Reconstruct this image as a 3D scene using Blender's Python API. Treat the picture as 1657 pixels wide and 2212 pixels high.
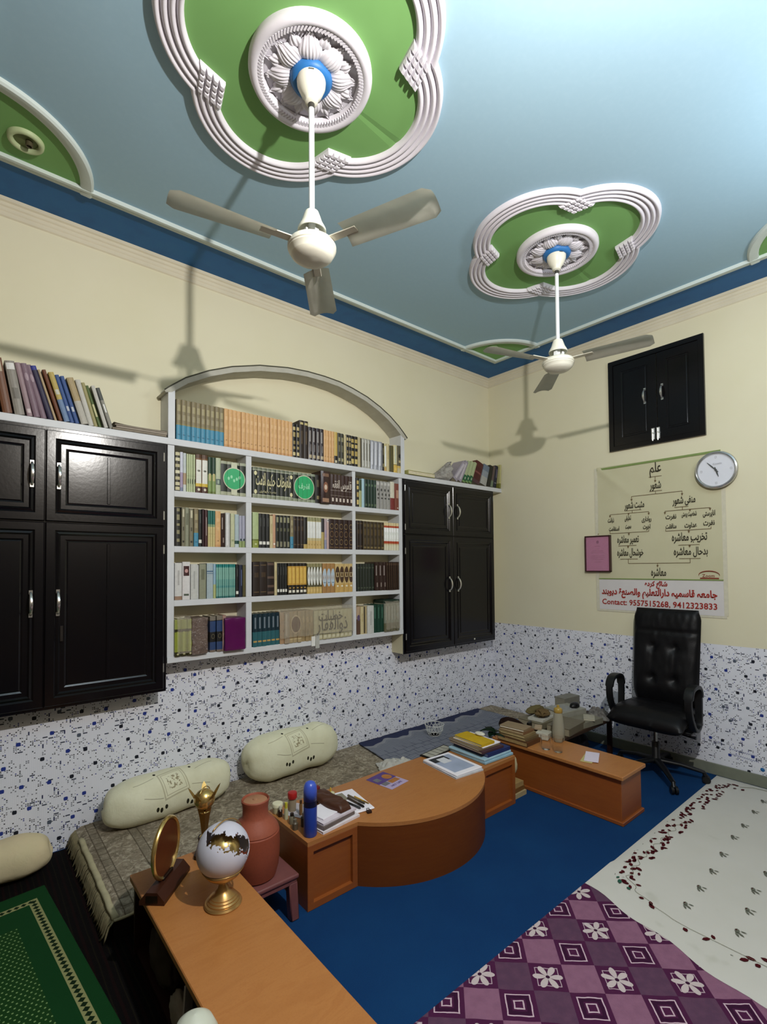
import bpy, bmesh, math, random, unicodedata
from mathutils import Vector, Matrix, noise

for o in list(bpy.data.objects):
    bpy.data.objects.remove(o, do_unlink=True)
SC = bpy.context.scene
COL = SC.collection
PI = math.pi
RND = random.Random(7)

# ------------------------------------------------------------------ camera
cd = bpy.data.cameras.new('camera')
cam = bpy.data.objects.new('camera', cd)
COL.objects.link(cam)
SC.camera = cam
cd.sensor_fit = 'VERTICAL'
cd.sensor_height = 36.0
cd.lens = 36.0 * 1076.78 / 2212.0
cd.shift_y = 0.04005
cd.clip_start = 0.02
CAM = Vector((-4.116, -3.191, 1.5))
fw = Vector((0.64402, 0.76453, 0.02694)).normalized()
rt = Vector((0.7648, -0.6442, -0.00812))
up = rt.cross(fw).normalized()
rt = fw.cross(up).normalized()
M = Matrix((rt, up, -fw)).transposed().to_4x4()
M.translation = CAM
cam.matrix_world = M

# ------------------------------------------------------------------ world, lamps, exposure
w = bpy.data.worlds.new('world')
SC.world = w
w.use_nodes = True
w.node_tree.nodes['Background'].inputs[0].default_value = (0.5, 0.6, 0.7, 1)
w.node_tree.nodes['Background'].inputs[1].default_value = 0.1

def lamp(name, kind, loc, power, color, **kw):
    l = bpy.data.lights.new(name, kind)
    l.energy = power
    l.color = color
    for k, v in kw.items():
        setattr(l, k, v)
    o = bpy.data.objects.new(name, l)
    COL.objects.link(o)
    o.location = loc
    return o
# a bare LED bulb high on the wall behind the camera, and a tube light on the same wall further right
lamp('bulb_light', 'POINT', (-3.19, -3.10, 2.80), 122, (1.0, 0.975, 0.935), shadow_soft_size=0.022)
tl = lamp('tube_light', 'AREA', (-1.40, -3.30, 2.90), 9, (0.88, 0.95, 1.0), shape='RECTANGLE', size=0.9, size_y=0.06)
tl.rotation_euler = (math.radians(90 + 15), 0, 0)

SC.view_settings.view_transform = 'Standard'
SC.view_settings.look = 'None'
SC.view_settings.exposure = 0.56
SC.view_settings.gamma = 1.0
SC.view_settings.use_curve_mapping = False

# ------------------------------------------------------------------ helpers: colour and nodes
def lin(h):
    h = h.lstrip('#')
    out = []
    for i in (0, 2, 4):
        c = int(h[i:i + 2], 16) / 255.0
        out.append(c / 12.92 if c <= 0.04045 else ((c + 0.055) / 1.055) ** 2.4)
    return tuple(out) + (1.0,)

class X:
    """tiny expression wrapper around shader math nodes"""
    nt = None
    def __init__(s, v):
        s.v = v
    @staticmethod
    def op(kind, *a):
        n = X.nt.nodes.new('ShaderNodeMath')
        n.operation = kind
        for i, q in enumerate(a):
            if isinstance(q, X):
                X.nt.links.new(q.v, n.inputs[i])
            else:
                n.inputs[i].default_value = float(q)
        return X(n.outputs[0])
    def __add__(s, o): return X.op('ADD', s, o)
    __radd__ = __add__
    def __sub__(s, o): return X.op('SUBTRACT', s, o)
    def __rsub__(s, o): return X.op('SUBTRACT', o, s)
    def __mul__(s, o): return X.op('MULTIPLY', s, o)
    __rmul__ = __mul__
    def __truediv__(s, o): return X.op('DIVIDE', s, o)
    def __lt__(s, o): return X.op('LESS_THAN', s, o)
    def __gt__(s, o): return X.op('GREATER_THAN', s, o)
def fl(a): return X.op('FLOOR', a)
def fr(a): return a - fl(a)
def ab(a): return X.op('ABSOLUTE', a)
def mx(a, b): return X.op('MAXIMUM', a, b)
def mn(a, b): return X.op('MINIMUM', a, b)
def sn(a): return X.op('SINE', a)
def inv(a): return 1.0 - a
def clamp(a): return mn(mx(a, 0.0), 1.0)
def sstep(a, lo, hi):
    return clamp((a - lo) / (hi - lo))

class Mat:
    def __init__(s, name, col='#cccccc', rough=0.6, spec=0.4, metal=0.0, **kw):
        m = bpy.data.materials.new(name)
        m.use_nodes = True
        s.m = m
        s.nt = m.node_tree
        s.b = s.nt.nodes['Principled BSDF']
        s.b.inputs['Roughness'].default_value = rough
        s.b.inputs['Metallic'].default_value = metal
        s.b.inputs['Specular IOR Level'].default_value = spec
        s.col = s.c(col) if isinstance(col, str) else col
        s.b.inputs['Base Color'].default_value = s.col
        s.cs = None
        for k, v in kw.items():
            s.b.inputs[k].default_value = v
    @staticmethod
    def c(h): return lin(h)
    def coords(s, kind='Object'):
        X.nt = s.nt
        t = s.nt.nodes.new('ShaderNodeTexCoord')
        sp = s.nt.nodes.new('ShaderNodeSeparateXYZ')
        s.nt.links.new(t.outputs[kind], sp.inputs[0])
        s.vec = t.outputs[kind]
        return X(sp.outputs[0]), X(sp.outputs[1]), X(sp.outputs[2])
    def comb(s, x, y, z=0.0):
        X.nt = s.nt
        n = s.nt.nodes.new('ShaderNodeCombineXYZ')
        for i, q in enumerate((x, y, z)):
            if isinstance(q, X): s.nt.links.new(q.v, n.inputs[i])
            else: n.inputs[i].default_value = q
        return n.outputs[0]
    def noise(s, scale, vec=None, detail=2.0, rough=0.5, dist=0.0):
        X.nt = s.nt
        n = s.nt.nodes.new('ShaderNodeTexNoise')
        n.inputs['Scale'].default_value = scale
        n.inputs['Detail'].default_value = detail
        n.inputs['Roughness'].default_value = rough
        n.inputs['Distortion'].default_value = dist
        if vec is None:
            t = s.nt.nodes.new('ShaderNodeTexCoord')
            vec = t.outputs['Object']
        s.nt.links.new(vec, n.inputs['Vector'])
        return X(n.outputs[0])
    def white(s, x, y, z=0.0):
        n = s.nt.nodes.new('ShaderNodeTexWhiteNoise')
        n.noise_dimensions = '3D'
        s.nt.links.new(s.comb(x, y, z), n.inputs['Vector'])
        return X(n.outputs['Value'])
    def mix(s, fac, col):
        """lay colour over the current base where fac = 1"""
        X.nt = s.nt
        n = s.nt.nodes.new('ShaderNodeMix')
        n.data_type = 'RGBA'
        n.clamp_factor = True
        if isinstance(fac, X): s.nt.links.new(fac.v, n.inputs['Factor'])
        else: n.inputs['Factor'].default_value = fac
        if s.cs is None: n.inputs[6].default_value = s.col
        else: s.nt.links.new(s.cs, n.inputs[6])
        n.inputs[7].default_value = lin(col) if isinstance(col, str) else col
        s.cs = n.outputs[2]
        s.nt.links.new(s.cs, s.b.inputs['Base Color'])
        return s
    def bump(s, h, strength=0.3, dist=0.01):
        n = s.nt.nodes.new('ShaderNodeBump')
        n.inputs['Strength'].default_value = strength
        n.inputs['Distance'].default_value = dist
        s.nt.links.new(h.v, n.inputs['Height'])
        s.nt.links.new(n.outputs[0], s.b.inputs['Normal'])
        return s

_mc = {}
def M_(col, rough=0.55, spec=0.4, metal=0.0, var=0.12, scale=40, bump=0.0, name=None, **kw):
    """cached plain procedural material: colour with a slight noise variation"""
    key = (col, rough, spec, metal, var, scale, bump, tuple(sorted(kw.items())))
    if key in _mc: return _mc[key]
    m = Mat(name or 'mat_' + col.strip('#'), col, rough, spec, metal, **kw)
    n = m.noise(scale, detail=3)
    c = m.col
    m.mix(sstep(n, 0.35, 0.75) * var * 2.0, (c[0] * 0.6, c[1] * 0.6, c[2] * 0.6, 1))
    if bump: m.bump(n, bump, 0.004)
    _mc[key] = m.m
    return m.m

# ------------------------------------------------------------------ helpers: meshes
def link(name, me, parent=None, mats=None):
    o = bpy.data.objects.new(name, me)
    COL.objects.link(o)
    if parent is not None: o.parent = parent
    if mats:
        for q in (mats if isinstance(mats, (list, tuple)) else [mats]):
            me.materials.append(q)
    return o
def build(name, bm, mats, parent=None, smooth=False, angle=None):
    bmesh.ops.recalc_face_normals(bm, faces=bm.faces)
    me = bpy.data.meshes.new(name)
    bm.to_mesh(me)
    bm.free()
    if smooth:
        for p in me.polygons: p.use_smooth = True
        if angle:
            me.set_sharp_from_angle(angle=math.radians(angle))
    return link(name, me, parent, mats)
def tag(o, label=None, cat=None, group=None, kind=None):
    if label: o['label'] = label
    if cat: o['category'] = cat
    if group: o['group'] = group
    if kind: o['kind'] = kind
    return o
def thing(name, label, cat, loc=(0, 0, 0), rz=0, group=None):
    o = bpy.data.objects.new(name, None)
    COL.objects.link(o)
    o.empty_display_size = 0.05
    o.location = loc
    o.rotation_euler = (0, 0, rz)
    return tag(o, label, cat, group)
def NB(): return bmesh.new()
def box(bm, x0, x1, y0, y1, z0, z1, bev=0.0, mi=0, mat=None, seg=1):
    v = [bm.verts.new((x, y, z)) for z in (z0, z1) for y in (y0, y1) for x in (x0, x1)]
    F = [(0, 2, 3, 1), (4, 5, 7, 6), (0, 1, 5, 4), (2, 6, 7, 3), (0, 4, 6, 2), (1, 3, 7, 5)]
    fs = [bm.faces.new([v[i] for i in f]) for f in F]
    for f in fs: f.material_index = mi
    if bev > 0:
        es = list({e for f in fs for e in f.edges})
        r = bmesh.ops.bevel(bm, geom=es, offset=bev, segments=seg, profile=0.6, affect='EDGES', clamp_overlap=True)
        for f in r['faces']: f.material_index = mi
        v = list({q for f in r['faces'] for q in f.verts} | {q for q in v if q.is_valid})
    if mat is not None:
        bmesh.ops.transform(bm, matrix=mat, verts=v)
    return v
def lathe(bm, prof, c=(0, 0, 0), seg=32, mi=0, mat=None, cap0=True, cap1=True):
    rings = []
    for r, z in prof:
        rings.append([bm.verts.new((c[0] + r * math.cos(2 * PI * i / seg), c[1] + r * math.sin(2 * PI * i / seg), c[2] + z)) for i in range(seg)])
    for a, b in zip(rings, rings[1:]):
        for i in range(seg):
            f = bm.faces.new((a[i], a[(i + 1) % seg], b[(i + 1) % seg], b[i]))
            f.material_index = mi
    if cap0 and prof[0][0] > 1e-5: bm.faces.new(rings[0][::-1]).material_index = mi
    if cap1 and prof[-1][0] > 1e-5: bm.faces.new(rings[-1]).material_index = mi
    vs = [v for r in rings for v in r]
    if mat is not None: bmesh.ops.transform(bm, matrix=mat, verts=vs)
    return vs
def tube(bm, pts, r, seg=8, mi=0, close=False, flat=1.0):
    pts = [Vector(p) for p in pts]
    n = len(pts)
    rs = r if isinstance(r, (list, tuple)) else [r] * n
    rings = []
    upv = Vector((0, 0, 1))
    prev = None
    for i, p in enumerate(pts):
        if close: d = (pts[(i + 1) % n] - pts[i - 1])
        else: d = (pts[min(i + 1, n - 1)] - pts[max(i - 1, 0)])
        d.normalize()
        if prev is None:
            a = d.cross(upv)
            if a.length < 0.1: a = d.cross(Vector((1, 0, 0)))
            a.normalize()
        else:
            a = (prev - d * prev.dot(d)).normalized()
        prev = a
        b = d.cross(a)
        rings.append([bm.verts.new(p + (a * math.cos(2 * PI * k / seg) + b * math.sin(2 * PI * k / seg) * flat) * rs[i]) for k in range(seg)])
    m = n if close else n - 1
    for i in range(m):
        A, B = rings[i], rings[(i + 1) % n]
        for k in range(seg):
            bm.faces.new((A[k], A[(k + 1) % seg], B[(k + 1) % seg], B[k])).material_index = mi
    if not close:
        bm.faces.new(rings[0][::-1]).material_index = mi
        bm.faces.new(rings[-1]).material_index = mi
    return [v for q in rings for v in q]
def prism(bm, poly, z0, z1, mi=0, mi_side=None, mat=None):
    a = [bm.verts.new((x, y, z0)) for x, y in poly]
    b = [bm.verts.new((x, y, z1)) for x, y in poly]
    bm.faces.new(a[::-1]).material_index = mi
    bm.faces.new(b).material_index = mi
    n = len(poly)
    for i in range(n):
        bm.faces.new((a[i], a[(i + 1) % n], b[(i + 1) % n], b[i])).material_index = mi if mi_side is None else mi_side
    if mat is not None: bmesh.ops.transform(bm, matrix=mat, verts=a + b)
    return a + b
def panel(bm, u0, u1, v0, v1, loops, P, mi=0):
    """nested rectangle loops (inset, depth): a mitred panel. P(u, v, d) -> point"""
    rings = []
    for ins, d in loops:
        rings.append([bm.verts.new(P(u, v, d)) for u, v in ((u0 + ins, v0 + ins), (u1 - ins, v0 + ins), (u1 - ins, v1 - ins), (u0 + ins, v1 - ins))])
    for a, b in zip(rings, rings[1:]):
        for i in range(4):
            bm.faces.new((a[i], a[(i + 1) % 4], b[(i + 1) % 4], b[i])).material_index = mi
    bm.faces.new(rings[-1]).material_index = mi
    return rings
def grid(bm, nu, nv, f, mi=0, wrap=False):
    V = [[bm.verts.new(f(i / nu, j / nv)) for j in range(nv + 1)] for i in range(nu + (0 if wrap else 1))]
    for i in range(nu):
        for j in range(nv):
            a, b = V[i], V[(i + 1) % len(V)]
            bm.faces.new((a[j], b[j], b[j + 1], a[j + 1])).material_index = mi
    return V
def RZ(a, loc=(0, 0, 0)):
    return Matrix.Translation(loc) @ Matrix.Rotation(a, 4, 'Z')

# ------------------------------------------------------------------ helpers: lettering (Arabic script is shaped here)
_forms = {}
for cp in list(range(0xFB50, 0xFDFF)) + list(range(0xFE70, 0xFEFD)):
    d = unicodedata.decomposition(chr(cp)).split()
    if len(d) >= 2 and d[0] in ('<isolated>', '<initial>', '<medial>', '<final>'):
        _forms.setdefault(''.join(chr(int(q, 16)) for q in d[1:]), {}).setdefault(d[0][1:-1], chr(cp))
def shape_ar(s):
    out = []
    i = 0
    units = []
    while i < len(s):
        if s[i] == '\u0644' and i + 1 < len(s) and s[i:i + 2] in _forms:
            units.append(s[i:i + 2]); i += 2
        else:
            units.append(s[i]); i += 1
    def dual(u): return u in _forms and 'initial' in _forms[u]
    def joins(u): return u in _forms and 'final' in _forms[u]
    for k, u in enumerate(units):
        if u not in _forms:
            out.append(u); continue
        p = k > 0 and dual(units[k - 1]) and joins(u)
        n = k + 1 < len(units) and dual(u) and joins(units[k + 1])
        fm = 'medial' if p and n else 'final' if p else 'initial' if n else 'isolated'
        out.append(_forms[u].get(fm, u))
    return ''.join(reversed(out))
def text_mesh(s, size, arabic=False, extrude=0.0006, sx=1.0, bold=0.0, width=None):
    c = bpy.data.curves.new('lettering', 'FONT')
    c.body = shape_ar(s) if arabic else s
    c.size = size
    c.align_x = 'CENTER'
    c.align_y = 'CENTER'
    c.extrude = extrude
    c.offset = bold
    c.resolution_u = 2
    o = bpy.data.objects.new('lettering', c)
    COL.objects.link(o)
    bpy.context.view_layer.update()
    me = bpy.data.meshes.new_from_object(o)
    bpy.data.objects.remove(o, do_unlink=True)
    bpy.data.curves.remove(c)
    if len(me.vertices):
        xs = [v.co.x for v in me.vertices]
        ys = [v.co.y for v in me.vertices]
        cx, cy = (min(xs) + max(xs)) / 2, (min(ys) + max(ys)) / 2
        k = (width / (max(xs) - min(xs))) if width else 1.0
        ky = 1.0
        for v in me.vertices:
            v.co.x = (v.co.x - cx) * k * sx
            v.co.y = (v.co.y - cy) * ky
    me.materials.clear()
    return me
def add_text(bm, s, size, origin, ux, uy, mi=0, **kw):
    me = text_mesh(s, size, **kw)
    ux, uy = Vector(ux), Vector(uy)
    n = ux.cross(uy)
    T = Matrix((ux, uy, n)).transposed().to_4x4()
    T.translation = Vector(origin)
    me.transform(T)
    k = len(bm.faces)
    bm.from_mesh(me)
    bm.faces.ensure_lookup_table()
    for f in bm.faces[k:]: f.material_index = mi
    bpy.data.meshes.remove(me)
# ------------------------------------------------------------------ setting: dimensions
XL, YF, ZC = -4.42, -3.50, 3.417       # left wall, wall behind the camera, ceiling; the visible corner is at x = 0, y = 0
TILE = 0.925

# wall paint above, printed mosaic tiles below
def wall_material():
    m = Mat('wall_paint_and_mosaic_tiles', '#e2dcc0', rough=0.75, spec=0.25)
    x, y, z = m.coords()
    n1 = m.noise(1.3, m.vec, 4, 0.6)
    n2 = m.noise(7.0, m.vec, 4, 0.6)
    m.mix(sstep(n1, 0.42, 0.68) * 0.35, '#d8d2ae')
    m.mix(sstep(n2, 0.5, 0.75) * 0.25, '#dfd6bd')
    u = x + y + 20.0
    S = 0.0088
    iu, iv = fl(u / S), fl(z / S)
    fu, fv = fr(u / S), fr(z / S)
    tile = z < TILE
    m.mix(tile, '#e9eaf3')
    soft = m.noise(9.0, m.vec, 2)
    m.mix(tile * sstep(soft, 0.5, 0.8) * 0.3, '#cfd3df')
    line = mx(fu < 0.09, fv < 0.09)
    m.mix(tile * line * 0.45, '#c3c7d2')
    clus = sstep(m.noise(16.0, m.comb(u, z, 0.0), 1), 0.42, 0.62)
    r = m.white(iu, iv, 0.3)
    rc = m.white(iu, iv, 7.7)
    inside = (ab(fu - 0.5) < 0.33) * (ab(fv - 0.5) < 0.33)
    dot = (r < (clus * 0.33 + 0.03)) * inside * tile
    m.mix(dot * 0.85, '#50545f')
    m.mix(dot * (rc > 0.55), '#23252c')
    m.mix(dot * (rc > 0.86), '#3b4690')
    # short dashes, lying and standing
    a, b = fl(u / (S * 3)), fr(u / (S * 3))
    dash = (m.white(a, iv, 2.2) < 0.03) * (ab(b - 0.5) < 0.40) * (ab(fv - 0.5) < 0.36) * tile
    m.mix(dash, '#3a4052')
    a, b = fl(z / (S * 3)), fr(z / (S * 3))
    dash = (m.white(iu, a, 5.2) < 0.02) * (ab(b - 0.5) < 0.36) * (ab(fu - 0.5) < 0.36) * tile
    m.mix(dash, '#33395a')
    # large rounded squares, blue or black
    G = 0.112
    row = fl(z / G)
    us = u + fr(row * 0.5) * G * 0.9
    gi = fl(us / G)
    cx = 0.5 + (m.white(gi, row, 1.1) - 0.5) * 0.55
    cz = 0.5 + (m.white(gi, row, 4.1) - 0.5) * 0.5
    dx, dz = ab(fr(us / G) - cx) * G, ab(fr(z / G) - cz) * G
    sq = (mx(mx(dx, dz), (dx + dz) * 0.62) < 0.0098) * tile
    m.mix(sq, '#20232e')
    m.mix(sq * (m.white(gi, row, 9.1) > 0.48), '#2b3c8c')
    m.mix(sq * (m.white(gi, row, 6.1) > 0.85), '#555d6b')
    rr = mx(0.72 - tile * 0.34, 0.1)
    m.nt.links.new(rr.v, m.b.inputs['Roughness'])
    return m.m
WALL = wall_material()

def slab(name, x0, x1, y0, y1, z0, z1, mat, bev=0):
    bm = NB()
    box(bm, x0, x1, y0, y1, z0, z1, bev)
    return tag(build(name, bm, mat), kind='structure')
slab('wall_back', XL - .15, .15, 0, .15, -.1, ZC + .1, WALL)
slab('wall_right', 0, .15, YF - .15, 0, -.1, ZC + .1, WALL)
DIMW = M_('#6a5f50', .8, .2, var=.1, scale=3, name='low_bounce_dark_wall')  # unseen walls, coloured dark to cut the light they bounce back
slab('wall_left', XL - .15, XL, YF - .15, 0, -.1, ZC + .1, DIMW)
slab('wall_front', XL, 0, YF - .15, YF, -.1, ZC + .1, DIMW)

m = Mat('blue_carpet', '#123a68', rough=0.95, spec=0.1)
n = m.noise(260, None, 3, 0.7)
n2 = m.noise(3.0, None, 3)
m.mix(sstep(n, 0.35, 0.7) * 0.6, '#0c2c55')
m.mix(sstep(n2, 0.4, 0.7) * 0.4, '#174572')
m.bump(n, 0.5, 0.004)
slab('floor', XL, 0, YF, 0, -.1, 0, m.m)

# ceiling: pale blue field inside a deep blue border
m = Mat('pale_blue_ceiling_paint', '#a0c0d2', rough=0.7, spec=0.25)
n = m.noise(0.9, None, 4, 0.6)
n3 = m.noise(45, None, 2)
m.mix(sstep(n, 0.35, 0.7) * 0.35, '#a0bfcf')
m.mix(sstep(n3, 0.45, 0.75) * 0.12, '#b3cfde')
m.bump(n3, 0.08, 0.003)
CEIL = m.m
m = Mat('deep_blue_border_paint', '#25639c', rough=0.6, spec=0.3)
n = m.noise(4.0, None, 5, 0.7, 0.6)
m.mix(sstep(n, 0.5, 0.62) * 0.4, '#2a6a9e')
m.mix(sstep(m.noise(9.0, None, 3), 0.5, 0.8) * 0.4, '#1a4b80')
BORDER = m.m
IX0, IX1, IY0, IY1 = -4.12, -.302, -3.20, -.316
bm = NB()
o_ = [(XL, YF), (0, YF), (0, 0), (XL, 0)]
i_ = [(IX0, IY0), (IX1, IY0), (IX1, IY1), (IX0, IY1)]
vo = [bm.verts.new((x, y, ZC)) for x, y in o_]
vi = [bm.verts.new((x, y, ZC)) for x, y in i_]
bm.faces.new(vi).material_index = 0
for k in range(4):
    bm.faces.new((vo[k], vo[(k + 1) % 4], vi[(k + 1) % 4], vi[k])).material_index = 1
vt = [bm.verts.new((x, y, ZC + .1)) for x, y in o_]
for k in range(4):
    bm.faces.new((vo[k], vt[k], vt[(k + 1) % 4], vo[(k + 1) % 4])).material_index = 1
bm.faces.new(vt)
tag(build('ceiling', bm, [CEIL, BORDER]), kind='structure')

PLASTER = M_('#dedae2', 0.6, 0.3, var=0.05, scale=30, name='white_plaster')
TRIMW = M_('#cfdad6', 0.6, 0.3, var=0.08, scale=12, name='off_white_trim_paint')
def ring_rect(bm, r0, r1, z0, z1):
    """rectangular frame between rectangles r0 (outer) and r1 (inner)"""
    def c(r, z): return [bm.verts.new((x, y, z)) for x, y in ((r[0], r[2]), (r[1], r[2]), (r[1], r[3]), (r[0], r[3]))]
    a, b, d, e = c(r0, z0), c(r0, z1), c(r1, z0), c(r1, z1)
    for k in range(4):
        j = (k + 1) % 4
        bm.faces.new((a[k], a[j], b[j], b[k]))
        bm.faces.new((d[k], e[k], e[j], d[j]))
        bm.faces.new((a[k], d[k], d[j], a[j]))
        bm.faces.new((b[k], b[j], e[j], e[k]))
bm = NB()
ring_rect(bm, (IX0, IX1, IY0, IY1), (IX0 + .048, IX1 - .048, IY0 + .048, IY1 - .048), ZC - .014, ZC)
ring_rect(bm, (IX0 + .036, IX1 - .036, IY0 + .036, IY1 - .036), (IX0 + .05, IX1 - .05, IY0 + .05, IY1 - .05), ZC - .022, ZC)
tag(build('trim_1', bm, TRIMW), kind='structure')
# cream cornice ridges on the visible walls
CREAMT = M_('#ddd5bd', 0.7, 0.25, var=0.12, scale=5, name='cream_cornice_paint')
prof = [(0, ZC), (.030, ZC), (.030, ZC - .018), (.020, ZC - .024), (.020, ZC - .040), (.013, ZC - .046), (.013, ZC - .062), (.008, ZC - .068), (.008, ZC - .088), (0, ZC - .094)]
for nm, f in (('trim_2', lambda d, z, t: ((XL + (0 - XL) * t) - (d if t > .5 else -d), -d, z)),
              ('trim_3', lambda d, z, t: (-d, (YF + (0 - YF) * t) - (d if t > .5 else -d), z)),
              ('trim_4', lambda d, z, t: (XL + d, (YF + (0 - YF) * t) - (d if t > .5 else -d), z)),
              ('trim_5', lambda d, z, t: ((XL + (0 - XL) * t) - (d if t > .5 else -d), YF + d, z))):
    bm = NB()
    A = [bm.verts.new(f(d, z - .0005, 0)) for d, z in prof]
    B = [bm.verts.new(f(d, z - .0005, 1)) for d, z in prof]
    for k in range(len(prof) - 1):
        bm.faces.new((A[k], A[k + 1], B[k + 1], B[k]))
    bm.faces.new(A); bm.faces.new(B[::-1])
    bm.faces.new((A[0], A[-1], B[-1], B[0]))
    tag(build(nm, bm, CREAMT), kind='structure')
BASEM = M_('#7d8172', 0.7, 0.3, var=0.15, scale=20, name='grey_green_skirting')
bm = NB(); box(bm, -.014, 0, YF, 0, 0, .078, .002)
tag(build('baseboard_right', bm, BASEM), kind='structure')

# ------------------------------------------------------------------ ceiling ornaments
GREEN = Mat('green_ceiling_paint', '#7bab66', rough=0.7, spec=0.25)
GREEN.mix(sstep(GREEN.noise(3.0, None, 4, 0.6), 0.4, 0.7) * 0.35, '#70a05c')
GREEN = GREEN.m
BLUERING = M_('#2f74b8', 0.45, 0.4, var=0.1, scale=20, name='bright_blue_paint')

def corner_ornament(cx, cy, sx, sy, label, half=False):
    """quarter circle of green paint in a corner of the ceiling field, edged by a white moulding"""
    t = thing('ceiling_corner_ornament', label, 'ceiling ornament', (cx, cy, ZC))
    N = 28
    bm = NB()
    A0, A1 = (-PI / 2, PI / 2) if half else (0, PI / 2)
    AN = [A0 + (A1 - A0) * k / N for k in range(N + 1)]
    pts = ([] if half else [(sx * .045, sy * .045)]) + [(sx * .435 * math.cos(a), sy * .435 * math.sin(a)) for a in AN]
    prism(bm, [p for p in pts], -.004, -.0005)
    build('painted_field', bm, GREEN, t)
    bm = NB()
    prev = None
    for a in AN:
        row = [bm.verts.new((sx * r * math.cos(a), sy * r * math.sin(a), z)) for r, z in ((.43, 0), (.43, -.012), (.438, -.019), (.478, -.021), (.487, -.014), (.489, 0))]
        if prev:
            for i in range(5): bm.faces.new((prev[i], row[i], row[i + 1], prev[i + 1]))
        prev = row
    build('arc_moulding', bm, TRIMW, t, True, 40)
    return t
corner_ornament(IX1, IY1, -1, -1, 'green quarter-circle ceiling ornament in the far corner above the second fan')
corner_ornament(IX0, IY1, 1, -1, 'green quarter-circle ceiling ornament with ring lamp at the upper left')
corner_ornament(IX1, -2.80, -1, 1, 'green half-circle ceiling ornament cut off at the right photo edge', True)

t = thing('ceiling_light', 'unlit pale round flush light in the far green ceiling corner', 'ceiling light', (-.590, -.514, ZC - .004))
bm = NB(); lathe(bm, [(.044, 0), (.044, -.008), (.038, -.012)], seg=32, cap1=False)
build('rim', bm, M_('#9dbb86', 0.5), t, True, 40)
bm = NB(); lathe(bm, [(.040, -.005), (.036, -.013), (.022, -.018), (.0, -.020)], seg=32)
build('diffuser', bm, M_('#a9c592', 0.35), t, True)
t = thing('ceiling_light', 'recessed round light with white ring and dark socket at upper left', 'ceiling light', (-3.925, -.512, ZC - .004))
bm = NB(); lathe(bm, [(.046, 0), (.048, -.014), (.060, -.018), (.068, -.012), (.070, 0)], seg=40, cap0=False, cap1=False)
build('ring', bm, M_('#b9c79a', 0.5), t, True)
bm = NB(); lathe(bm, [(.046, -.001), (.040, -.004), (.0, -.005)], seg=32, cap0=False)
build('recess', bm, M_('#6c7a48', 0.6), t, True)
bm = NB(); lathe(bm, [(.014, -.004), (.014, -.026), (.010, -.028), (.010, -.020), (0, -.020)], c=(.012, -.006, 0), seg=16)
build('socket', bm, M_('#4c4630', 0.6), t, True, 40)

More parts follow.
